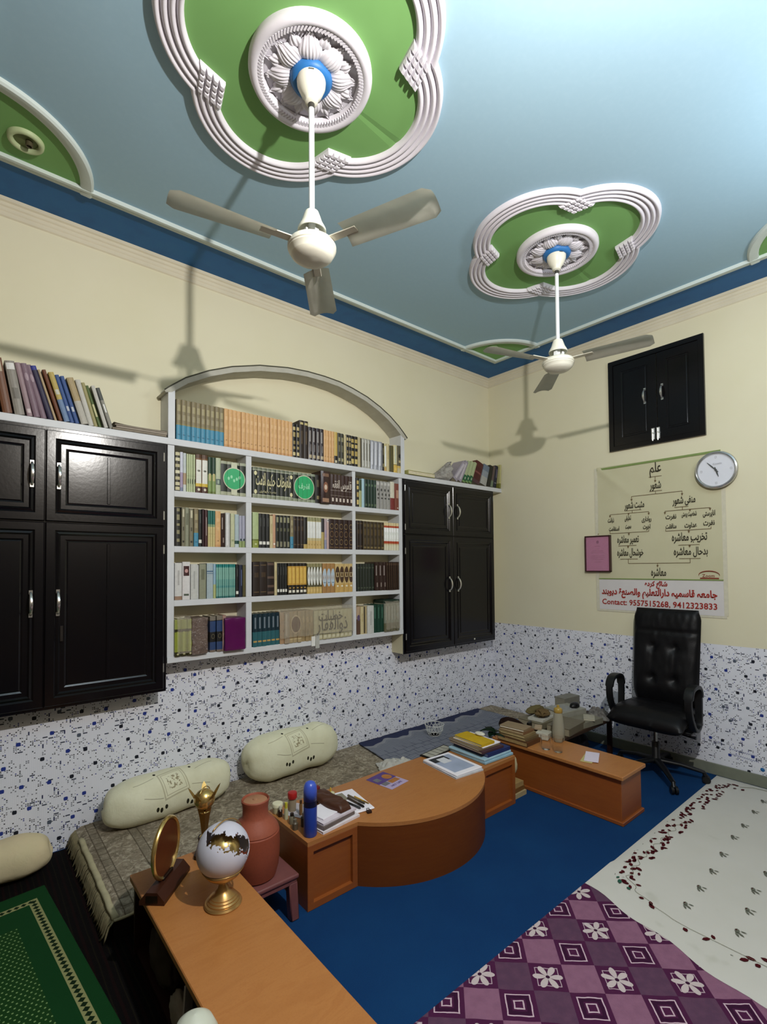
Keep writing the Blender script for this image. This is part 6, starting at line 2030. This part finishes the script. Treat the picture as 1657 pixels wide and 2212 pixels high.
for v in bm.verts: v.co.x *= .93
build('plaque', bm, M_('#5a2c16', .35, .45, var=.3, scale=12, name='brown_plaque'), t, True, 40)

# objects in the open side of the foreground table
DCL = M_('#3f372f', .9, .1, var=.4, scale=14, name='dusty_cloth')
def blob(name, label, cat, loc, s, mat, seed, amp=.25, flatz=.0, rz=0):
    bm = NB()
    bmesh.ops.create_icosphere(bm, subdivisions=4, radius=1)
    for v in bm.verts:
        p = v.co.copy()
        k = 1 + amp * noise.noise(p * 1.6 + Vector((seed, 0, 0))) + amp * .5 * noise.noise(p * 4 + Vector((seed, 3, 0)))
        v.co = Vector((p.x * s[0] * k, p.y * s[1] * k, p.z * s[2] * k))
        if flatz and v.co.z < -s[2] * flatz: v.co.z = -s[2] * flatz
    zs = min(v.co.z for v in bm.verts)
    for v in bm.verts: v.co.z -= zs
    o = build(name, bm, mat, None, True)
    o.location = loc; o.rotation_euler = (0, 0, rz)
    return tag(o, label, cat)
blob('cloth_bag', 'crumpled grey-brown cloth bag inside the open side of the foreground table', 'bag', (-3.555, -1.30, .023), (.034, .12, .085), DCL, 2)
blob('paper_bundle', 'pale crumpled paper bundle at the foot of the foreground table opening', 'paper', (-3.565, -1.52, .023), (.030, .09, .050), M_('#938c7d', .9, .1, var=.3, scale=20), 6)
bm = NB()
for k, (ya, h) in enumerate(((-1.66, .20), (-1.68, .17))):
    pass
box(bm, -.018, .018, -.003, .003, 0, .235)
o = build('paper_strip', bm, M_('#b9b4a8', .7, .2, var=.3, scale=30, name='grey_card')); o.location = (-3.592, -1.62, .0225); o.rotation_euler = (.08, 0, .5)
tag(o, 'upright pale cardboard strip standing in the foreground table opening', 'cardboard')
bm = NB(); lathe(bm, [(0, 0), (.035, .002), (.052, .02), (.060, .05), (.058, .085), (.044, .115), (.022, .132), (0, .137)], seg=40)
o = build('round_lamp', bm, M_('#c9cdbd', .4, .4, var=.1, scale=14, name='milky_white')); o.location = (-3.655, -1.885, .232)
for p in o.data.polygons: p.use_smooth = True
tag(o, 'pale round globe-like top peeking in at the bottom edge left of the table', 'ornament')
bm = NB(); lathe(bm, [(.05, 0), (.05, .01), (.02, .02), (.018, .20), (.032, .226), (.034, .231)], seg=32)
o2 = build('stand', bm, M_('#6d5a3a', .4, .4, name='lamp_stand'), o, True, 40); o2.location = (0, 0, -.2275)

# ------------------------------------------------------------------ things on the curved desk
TD = DH + .0005
t = thing('thermos_flask', 'tall blue vacuum flask with dark band at the left desk corner', 'flask', (-2.912, -1.236, TD))
BLU = M_('#2b45a0', .35, .45, var=.08, scale=20, name='flask_blue')
bm = NB(); lathe(bm, [(.028, 0), (.030, .004), (.0305, .130)], seg=40); build('body', bm, BLU, t, True, 40)
bm = NB(); lathe(bm, [(.0298, .130), (.0298, .156)], seg=40); build('band', bm, M_('#0d1330', .35, .4, name='dark_navy'), t, True, 40)
bm = NB(); lathe(bm, [(.0305, .156), (.0305, .200), (.028, .218), (.021, .232), (.010, .238), (0, .239)], seg=40); build('cup_lid', bm, M_('#3f5ac0', .3, .5, var=.05, name='lid_blue'), t, True)

def bottle(label, x, y, prof, colour, cap_prof, cap_colour, z=None, cat='bottle', name='bottle', rough=.3, group=None, mat=None):
    t = thing(name, label, cat, (x, y, TD if z is None else z), 0, group)
    bm = NB(); lathe(bm, prof, seg=28); build('body', bm, mat or M_(colour, rough, .45, var=.1), t, True, 40)
    bm = NB(); lathe(bm, cap_prof, seg=28); build('cap', bm, M_(cap_colour, .35, .45, var=.08), t, True, 40)
    return t
G1 = 'small bottles and jars at the left end of the curved desk'
bottle('squat cream jar with flat lid at the back left desk corner', -2.925, -.955, [(.022, 0), (.024, .004), (.024, .030)], '#cfc8a0', [(.026, .030), (.026, .044), (.024, .047), (0, .048)], '#e0dcba', name='jar', cat='jar', group=G1)
bottle('glass bottle with wide bright red cap', -2.860, -.985, [(.018, 0), (.019, .05), (.015, .06)], '#8d7f6a', [(.021, .060), (.023, .064), (.023, .086), (.021, .090), (0, .091)], '#a82320', group=G1)
bottle('slim pale tube with yellow cap', -2.925, -1.040, [(.009, 0), (.010, .03), (.008, .052)], '#b9b896', [(.007, .052), (.007, .078), (0, .079)], '#c2b83a', name='tube', cat='tube', group=G1)
bottle('tiny dark brown bottle with white cap nearest the jug', -2.934, -.998, [(.010, 0), (.011, .028), (.007, .033)], '#2c1a10', [(.006, .033), (.006, .050), (0, .051)], '#c9c6b4', group=G1)
bottle('small clear vial with dark cap in front of yellow-capped tube', -2.925, -1.095, [(.013, 0), (.014, .030), (.010, .036)], '#77705c', [(.009, .036), (.009, .048), (0, .049)], '#2a211a', group=G1)
bottle('small square-shouldered bottle with silver cap beside the flask', -2.892, -1.150, [(.015, 0), (.016, .040), (.009, .046)], '#4b4236', [(.010, .046), (.010, .062), (0, .063)], '#a8a49a', group=G1)
bottle('little amber bottle between the silver-capped one and the flask', -2.940, -1.150, [(.012, 0), (.013, .028), (.007, .034)], '#5f5544', [(.008, .034), (.008, .046), (0, .047)], '#6f6858', group=G1)
bottle('thin brown roll-on bottle with dark neck', -2.850, -1.050, [(.008, 0), (.008, .050), (.006, .054)], '#7a5a36', [(.006, .054), (.006, .070), (0, .071)], '#4d3520', group=G1)
bottle('bottle with dark maroon bulbous cap behind the blue flask', -2.722, -.985, [(.014, 0), (.014, .030), (.010, .034)], '#3a2a20', [(.011, .034), (.019, .052), (.021, .070), (.018, .078), (0, .080)], '#6d1a20', group=G1)
bottle('round clear perfume bottle with tiny gold top', -2.650, -1.010, [(.010, 0), (.020, .006), (.024, .020), (.020, .034), (.008, .040)], '#c9c49a', [(.005, .040), (.005, .052), (.003, .060), (0, .061)], '#c9a23c', rough=.12, group=G1)

WP = M_('#ece8ee', .7, .2, var=.04, scale=15, name='white_paper')
WP2 = M_('#c9c1bd', .7, .2, var=.12, scale=25, name='used_paper')
def sheet_box(name, label, cat, loc, sx, sy, h, mat, rz=0, bev=.001, parent=None, pages=None, group=None):
    bm = NB(); box(bm, -sx / 2, sx / 2, -sy / 2, sy / 2, 0, h, bev)
    o = build(name, bm, mat, parent)
    o.location = loc; o.rotation_euler = (0, 0, rz)
    if parent is None: tag(o, label, cat, group)
    return o
def lying_book(label, loc, sx, sy, h, col, rz=0, page='#cfc6ac', group=None, cat='book', name='book', spine=None):
    """closed book lying flat: boards, spine on the -y side, page block"""
    t = thing(name, label, cat, loc, rz, group)
    bm = NB()
    b = min(.003, h * .14)
    box(bm, -sx / 2, sx / 2, -sy / 2, sy / 2, 0, b, .0006)
    box(bm, -sx / 2, sx / 2, -sy / 2, sy / 2, h - b, h, .0006)
    box(bm, -sx / 2, sx / 2, -sy / 2, -sy / 2 + b, b, h - b)
    build('cover', bm, M_(col, .5, .35, var=.2, scale=25), t)
    bm = NB(); box(bm, -sx / 2 + .003, sx / 2 - .003, -sy / 2 + b, sy / 2 - .003, b, h - b)
    build('pages', bm, M_(page, .85, .15, var=.2, scale=60), t)
    return t
z0 = TD
lying_book('white paperback at the bottom of the pile beside the blue flask', (-2.765, -1.190, z0), .225, .150, .012, '#e6dee2', .10, '#e9e2e0')
lying_book('grey-spined notebook in the pile beside the blue flask', (-2.775, -1.185, z0 + .0125), .200, .140, .016, '#6d615c', .16, '#cfc6c4')
lying_book('pale lilac notebook under the brown pouch', (-2.765, -1.180, z0 + .029), .205, .140, .010, '#dad0d8', .12, '#e6e0e4')
sheet_box('notepad', 'thin white notepad on top of the pile beside the blue flask', 'notepad', (-2.775, -1.160, z0 + .0395), .16, .12, .006, WP, .20)
flat_paper('printed_leaflet', 'white printed leaflet with dark photos behind the blue flask', 'leaflet', (-2.830, -1.020, z0), .130, .130, .0012, WP, .5, .006)
# brown pouch
bm = NB()
def f(u, v):
    s = 2 * v - 1
    y = (u - .5) * 2
    e = (1 - abs(s) ** 6) ** .5 * (1 - abs(y) ** 6) ** .5
    wdt = .046 - .010 * s + .006 * math.sin(4 * s)
    fold = .010 * math.exp(-((s - .25 - .3 * y) / .10) ** 2)
    return (s * .120, wdt * y, .003 + e * (.018 + .010 * (s + 1) * .5 + .006 * noise.noise(Vector((s * 3, y * 2, 1))) - fold))
grid(bm, 24, 36, f)
r = bmesh.ops.extrude_edge_only(bm, edges=[e for e in bm.edges if len(e.link_faces) == 1])
for q in r['geom']:
    if isinstance(q, bmesh.types.BMVert): q.co.z = 0
o = build('leather_pouch', bm, M_('#4a2a1a', .45, .4, var=.25, scale=20, name='brown_leather'), None, True, 50)
o.location = (-2.725, -1.115, z0 + .047); o.rotation_euler = (0, .05, math.radians(-84))
tag(o, 'creased dark brown leather pouch lying across the white papers', 'pouch')
# writing board with pens
tb = sheet_box('writing_board', 'white paper board holding the pens on the desk', 'board', (-2.590, -1.110, z0), .135, .245, .010, WP, -.16, .004)
bm = NB(); box(bm, -.06, -.005, .02, .10, .0100, .0112); build('printed_card', bm, M_('#8f8a78', .6, .3, var=.3, scale=20), tb)
PG = 'pens on the white board'
for k, (x0, y0, x1, y1, r_, c, cc, lab) in enumerate(((-2.632, -1.085, -2.612, -1.215, .0055, '#1a1b1d', '#3d3f42', 'thick black pen on the white board'),
        (-2.668, -1.110, -2.652, -1.215, .0042, '#2c2d30', '#8c8f92', 'black and silver pen at the left side of the white board'),
        (-2.595, -1.085, -2.590, -1.215, .0055, '#3f3428', '#161514', 'brown marker with black tip on the white board'),
        (-2.575, -1.060, -2.566, -1.190, .0050, '#6d6350', '#4b4437', 'grey-brown pen next to the yellow pencil'),
        (-2.556, -1.090, -2.548, -1.200, .0032, '#c49a2a', '#8a6a1e', 'thin yellow pencil on the white board'))):
    t = thing('pen', lab, 'pen', (x0, y0, z0 + .0105 + r_), 0, PG)
    d = Vector((x1 - x0, y1 - y0, 0))
    bm = NB(); tube(bm, [Vector((0, 0, 0)), d * .66], r_, 12); build('barrel', bm, M_(c, .35, .4), t, True, 40)
    bm = NB(); tube(bm, [d * .66, d * .94, d], [r_ * 1.1, r_ * 1.05, r_ * .5], 12); build('pen_cap', bm, M_(cc, .35, .4), t, True, 40)
t = thing('binder_clip', 'small dark clip at the front edge of the white board', 'clip', (-2.588, -1.252, z0), -.3)
bm = NB(); box(bm, -.012, .012, -.010, .010, 0, .012, .003, seg=2); build('body', bm, M_('#2b1712', .4, .4), t)
bm = NB(); tube(bm, [(-.008, .008, .008), (-.006, .020, .013), (.006, .020, .013), (.008, .008, .008)], .0015, 6); build('wire_arm', bm, DARKM, t, True)
# purple leaflet
t = thing('leaflet', 'purple and white advertising leaflet lying on the desk top', 'leaflet', (-2.283, -1.032, z0), math.radians(9))
bm = NB(); box(bm, -.073, .073, -.095, .095, 0, .0012)
for f_ in bm.faces: pass
build('paper', bm, M_('#b3a3c4', .5, .3, var=.08, scale=18, name='lilac_paper'), t)
bm = NB(); box(bm, -.073, .073, -.005, .095, .0012, .0017); build('purple_print', bm, M_('#5a4384', .5, .3, var=.3, scale=14, name='purple_print'), t)
bm = NB(); disc_ = [(.035 + .028 * math.cos(2 * PI * k / 20), .035 + .032 * math.sin(2 * PI * k / 20), .0020) for k in range(20)]
bm.faces.new([bm.verts.new(p) for p in disc_]); box(bm, -.010, .060, -.045, -.008, .0017, .0021)
build('orange_print', bm, M_('#b5763a', .5, .3, var=.4, scale=30, name='orange_print'), t)
bm = NB(); box(bm, -.062, -.018, -.040, -.006, .0017, .0021); box(bm, -.058, -.022, .02, .06, .0017, .0021); build('photo_print', bm, M_('#77767a', .5, .3, var=.5, scale=60, name='grey_photo'), t)
bm = NB(); add_text(bm, 'NET LIFE', .022, (.0, -.068, .0022), (1, 0, 0), (0, 1, 0), 0, width=.085); build('leaflet_lettering', bm, M_('#7d6f9a', .5, .3, name='violet_ink'), t)

# right end: magazines and file stack
t = thing('magazine', 'upper white magazine with dark photo on its cover, right part of desk', 'magazine', (-1.858, -1.135, z0 + .0100), math.radians(-4))
bm = NB(); box(bm, -.105, .105, -.145, .145, 0, .008, .002); build('body', bm, WP, t)
bm = NB(); box(bm, -.085, .080, -.11, .120, .008, .0086); build('cover_photo', bm, M_('#a9b4cc', .4, .4, var=.25, scale=9, name='pale_blue_print'), t)
bm = NB(); box(bm, -.085, .035, .055, .120, .0086, .0091); build('dark_print', bm, M_('#2a2c30', .4, .4, var=.2, name='black_print'), t)
bm = NB(); box(bm, -.045, .020, .020, .095, .0091, .0096, .0004); build('white_figure', bm, M_('#d9dbe0', .5, .4, name='white_print'), t)
lying_book('lower white magazine with dark edge, right part of desk', (-1.862, -1.140, z0), .215, .300, .0095, '#cdd0d6', math.radians(-6), '#b9bcc2', cat='magazine', name='magazine')
t = thing('notebook', 'black-rimmed notebook sticking out behind the white magazines', 'notebook', (-1.765, -.925, z0), math.radians(6))
bm = NB(); box(bm, -.125, .125, -.045, .045, 0, .008, .001); build('cover', bm, M_('#15130f', .5, .3), t)
bm = NB()
for k in range(5): box(bm, -.112 + .046 * k, -.072 + .046 * k, -.036, .036, .008, .0088)
build('page_panels', bm, M_('#a9a79a', .7, .2, var=.2, scale=30), t)
z1 = z0
sheet_box('file_folder', 'lowest pale blue file folder of the stack at the right desk end', 'folder', (-1.560, -1.110, z1), .265, .310, .016, M_('#8fb4c6', .5, .3, var=.2, scale=12, name='pale_blue_file'), -.05, .003)
sheet_box('file_folder', 'second pale blue file folder with grey spine in the desk stack', 'folder', (-1.565, -1.105, z1 + .0165), .260, .300, .013, M_('#a3c3d1', .5, .3, var=.2, scale=12, name='pale_blue_file'), -.02, .003)
lying_book('dark navy book in the stack at the right desk end', (-1.545, -1.105, z1 + .030), .215, .290, .022, '#1f2f63', -.03, '#6a6f88')
lying_book('brown-maroon book above the navy one in the desk stack', (-1.585, -1.095, z1 + .0525), .200, .280, .014, '#4a3138', -.06, '#b3a694')
lying_book('grey-brown paperback under the yellow notebook', (-1.590, -1.080, z1 + .067), .190, .270, .010, '#7b6a52', -.08, '#cfc7b4')
sheet_box('paper_sheets', 'white papers lying under the yellow notebook', 'paper', (-1.575, -1.090, z1 + .0775), .170, .250, .005, WP, -.02, .001)
lying_book('bright yellow notebook on top of the desk stack', (-1.600, -1.090, z1 + .083), .120, .235, .016, '#c9a51c', -.05, '#cfc7a0', name='notebook', cat='notebook')
blob('eraser_lump', 'small white rounded object on the yellow notebook beside the leaves', 'object', (-1.535, -1.085, z1 + .0995), (.026, .036, .010), M_('#d6d4c4', .6, .3), 3, .1)
t = thing('green_leaves', 'sprig of dark green leaves lying on the stack', 'leaves', (-1.450, -1.120, z1 + .092), 0)
LEAFM = M_('#12301c', .4, .4, var=.3, scale=40, name='dark_leaf')
for k, (dx, dy, dz, a, L) in enumerate(((0, 0, .004, .3, .075), (.03, .04, .014, 1.2, .07), (-.02, .03, .020, 2.2, .06), (.055, .075, .010, .9, .06), (.0, -.04, .002, -1.2, .065), (.04, 0, .008, -.2, .05))):
    bm = NB()
    def f(u, v):
        s = 2 * v - 1
        wd = .025 * math.sin(PI * min(1, .05 + .92 * u)) ** .8
        xx = 1.45 * L * (u - .5)
        return (dx + xx * math.cos(a) - s * wd * math.sin(a), dy + xx * math.sin(a) + s * wd * math.cos(a), dz + .012 * math.sin(PI * u) - .005 * (1 - abs(s)))
    grid(bm, 10, 4, f); bmesh.ops.solidify(bm, geom=list(bm.faces), thickness=.0008)
    build('leaf', bm, LEAFM, t, True)
bm = NB(); tube(bm, [(-.03, -.05, .004), (0, 0, .006), (.03, .04, .010), (.06, .08, .010)], .0018, 6); build('stem', bm, LEAFM, t, True)

# pile on the floor between the two desks
lying_book('cream box file lying on the carpet between the two desks', (-1.335, -1.130, .0005), .120, .250, .030, '#b3a27a', .0, '#c9bd96', cat='box file', name='box_file')
lying_book('brown and cream book on the box file between the desks', (-1.340, -1.125, .031), .115, .240, .028, '#7a5428', .03, '#cbbf98')
lying_book('tan book with cream pages above the brown one between the desks', (-1.342, -1.125, .0595), .110, .235, .030, '#a98c5a', -.03, '#d6caa6')
blob('cushion', 'small cream cushion squeezed upright between the two desks', 'cushion', (-1.350, -1.135, .092), (.056, .10, .085), M_('#b9ab86', .85, .15, var=.2, scale=14, name='beige_cloth'), 4, .12)

# things on the narrow desk
z2 = .2885
for k, (dx, rz_, h_, c_, p_, lab) in enumerate(((0, .03, .030, '#5b3a22', '#a58a5c', 'lowest brown book with pale marks in the pile on the narrow desk'), (.004, .0, .018, '#6d5a3c', '#b39c6c', 'second book of the pile on the narrow desk'), (-.004, .06, .018, '#8a7650', '#bda878', 'third book of the pile on the narrow desk'), (.0, .04, .016, '#7d5a3c', '#c4b08a', 'fourth, reddish book of the pile on the narrow desk'))):
    sx_, sy_ = (.165 - .010 * k, .235 - .014 * k)
    zz = z2 + sum((.0305, .0185, .0185, .0165)[:k])
    lying_book(lab, (-1.158 + dx, -1.120 + .006 * k, zz), sx_, sy_, h_, c_, rz_, p_)
lying_book('slim white-edged booklet on top of the pile on the narrow desk', (-1.165, -1.100, z2 + .0845), .120, .185, .014, '#8f7a5c', .12, '#e0d8c4')
sheet_box('white_box', 'small crumpled white box beside the frosted bottle', 'box', (-.985, -1.205, z2), .085, .090, .045, M_('#b9b6a6', .7, .2, var=.15, scale=20, name='white_card'), .2, .006)
sheet_box('card_box', 'small tan card box lying on the white box', 'box', (-.965, -1.150, z2 + .0460), .070, .050, .018, M_('#a8947a', .7, .2, var=.15, scale=20), .5, .002)
# dark brown cap / pouch
bm = NB()
bmesh.ops.create_uvsphere(bm, u_segments=36, v_segments=20, radius=1)
for v in bm.verts:
    p = v.co
    k = 1 + .10 * noise.noise(p * 2.0)
    z = max(-.30, p.z)
    if p.z > .25: z = .25 - (p.z - .25) * .9
    v.co = Vector((p.x * .075 * k, p.y * .10 * k, z * .085))
zs = min(v.co.z for v in bm.verts)
for v in bm.verts: v.co.z -= zs
o = build('wool_cap', bm, M_('#22120c', .8, .15, var=.3, scale=30, name='dark_brown_felt'), None, True); o.location = (-1.045, -.985, z2 + .012); o.rotation_euler = (.25, -.2, .3)
tag(o, 'dark brown felt cap leaning behind the book pile', 'cap')
sheet_box('black_case', 'upright black case next to the brown felt cap', 'case', (-.985, -1.090, z2), .060, .020, .085, M_('#0f0c0a', .4, .4), .25, .004)
# frosted glass bottle
FR_ = Mat('frosted_glass', '#b5b19c', rough=0.35, spec=0.5)
FR_.b.inputs['Transmission Weight'].default_value = .35
FR_.bump(FR_.noise(140, None, 2), .3, .002)
bottle('tall frosted glass bottle with gold cap on the narrow desk', -.952, -1.300, [(.036, 0), (.041, .006), (.041, .060), (.038, .115), (.031, .165), (.026, .190)], '#b5b19c', [(.027, .190), (.029, .194), (.029, .212), (.024, .220), (.011, .224), (.009, .240), (.0, .244)], '#a88a3e', z=z2, mat=FR_.m)
# tumblers
TG = Mat('tumbler_glass', '#ffffff', rough=0.02, spec=0.5)
TG.b.inputs['Transmission Weight'].default_value = 1.0
TG.b.inputs['IOR'].default_value = 1.12
for x, y, lab in ((-1.165, -1.335, 'left one of two clear empty tumblers on the narrow desk'), (-1.150, -1.415, 'right one of two clear empty tumblers, nearer the white slips')):
    bm = NB()
    lathe(bm, [(.024, 0), (.026, .002), (.034, .090), (.0325, .091), (.0245, .010), (0, .009)], seg=40)
    o = build('tumbler', bm, TG.m, None, True, 50); o.location = (x, y, z2)
    tag(o, lab, 'glass', 'tumblers on the narrow desk')
o = sheet_box('paper_slips', 'yellowish lower slip under the white slips on the narrow desk', 'paper', (-1.112, -1.600, z2), .150, .070, .003, M_('#bfb47a', .7, .2), .28, .0005)
o = sheet_box('paper_slips', 'folded white slips lying on the narrow desk', 'paper', (-1.085, -1.608, z2 + .0032), .165, .082, .005, M_('#d9cfdf', .7, .2, var=.05), .42, .001)

# heap on the cloth-covered table
z3 = .2975
CP = M_('#77705f', .85, .15, var=.35, scale=18, name='aged_paper')
CP2 = M_('#8f8a78', .8, .15, var=.3, scale=22, name='grey_paper')
lying_book('thick stack of aged papers at the front edge of the cluttered table', (-.740, -1.235, z3), .27, .17, .052, '#6d6450', .10, '#9a9078', name='paper_stack', cat='paper stack')
lying_book('aged paper stack behind the frosted bottle', (-.775, -1.030, z3), .23, .20, .045, '#6f6752', -.1, '#9d947c', name='paper_stack', cat='paper stack')
t = thing('tray', 'white rectangular tray on the aged papers of the cluttered table', 'tray', (-.770, -1.045, z3 + .0455), .1)
bm = NB(); box(bm, -.085, .085, -.060, .060, 0, .004); box(bm, -.085, .085, -.060, -.054, .004, .016); box(bm, -.085, .085, .054, .060, .004, .016); box(bm, -.085, -.079, -.054, .054, .004, .016); box(bm, .079, .085, -.054, .054, .004, .016)
build('body', bm, M_('#c2c0b6', .5, .3), t)
blob('straw_tuft', 'light brown dried tuft lying in the white tray', 'tuft', (-.745, -1.045, z3 + .0500), (.055, .045, .026), M_('#6d5a3c', .9, .1, var=.5, scale=90, name='dry_straw'), 8, .5)
lying_book('grey folder stack in the middle of the cluttered table', (-.500, -1.250, z3), .24, .15, .040, '#7f7b6a', -.12, '#a9a28c', name='paper_stack', cat='paper stack')
lying_book('open-edged white box file under the black mouse-like object', (-.480, -1.070, z3), .28, .19, .075, '#9d9b8e', -.2, '#cbc8b8', name='box_file', cat='box file')
flat_paper('loose_sheet', 'loose white sheet lying on the white box file', 'paper', (-.520, -1.060, z3 + .0755), .20, .15, .001, M_('#d0d0cc', .7, .2), -.3, .010)
blob('computer_mouse', 'black rounded mouse-like object on the white box file', 'computer mouse', (-.400, -1.115, z3 + .0760), (.050, .032, .030), M_('#0e0e10', .35, .4), 2, .05, .35)
lying_book('white booklet near the front edge of the cluttered table', (-.480, -1.275, z3 + .0405), .13, .08, .010, '#b3ad98', .5, '#cfc9b4', name='booklet', cat='booklet')
crumple('plastic_wrap', 'crumpled clear plastic wrap beside the chair arm on the cluttered table', 'plastic wrap', (-.260, -1.235, z3 + .0005), .19, .17, .10, PLAST, 5, .4)
lying_book('upright-looking grey carton at the wall end of the cluttered table', (-.250, -.965, z3), .20, .10, .110, '#7d7a6e', -.1, '#8f8b7c', name='carton', cat='carton')
blob('cloth_bundle', 'olive-brown cloth bundle at the back left of the cluttered table', 'cloth', (-.700, -.950, z3 + .0455), (.10, .035, .030), M_('#6a6040', .9, .1, var=.3, scale=16), 7, .2)
blob('dark_bag', 'dark blue-black bag stuffed under the cluttered table', 'bag', (-.55, -1.10, .0005), (.25, .15, .115), M_('#10121c', .6, .3, var=.4, scale=12, name='navy_nylon'), 3, .25)
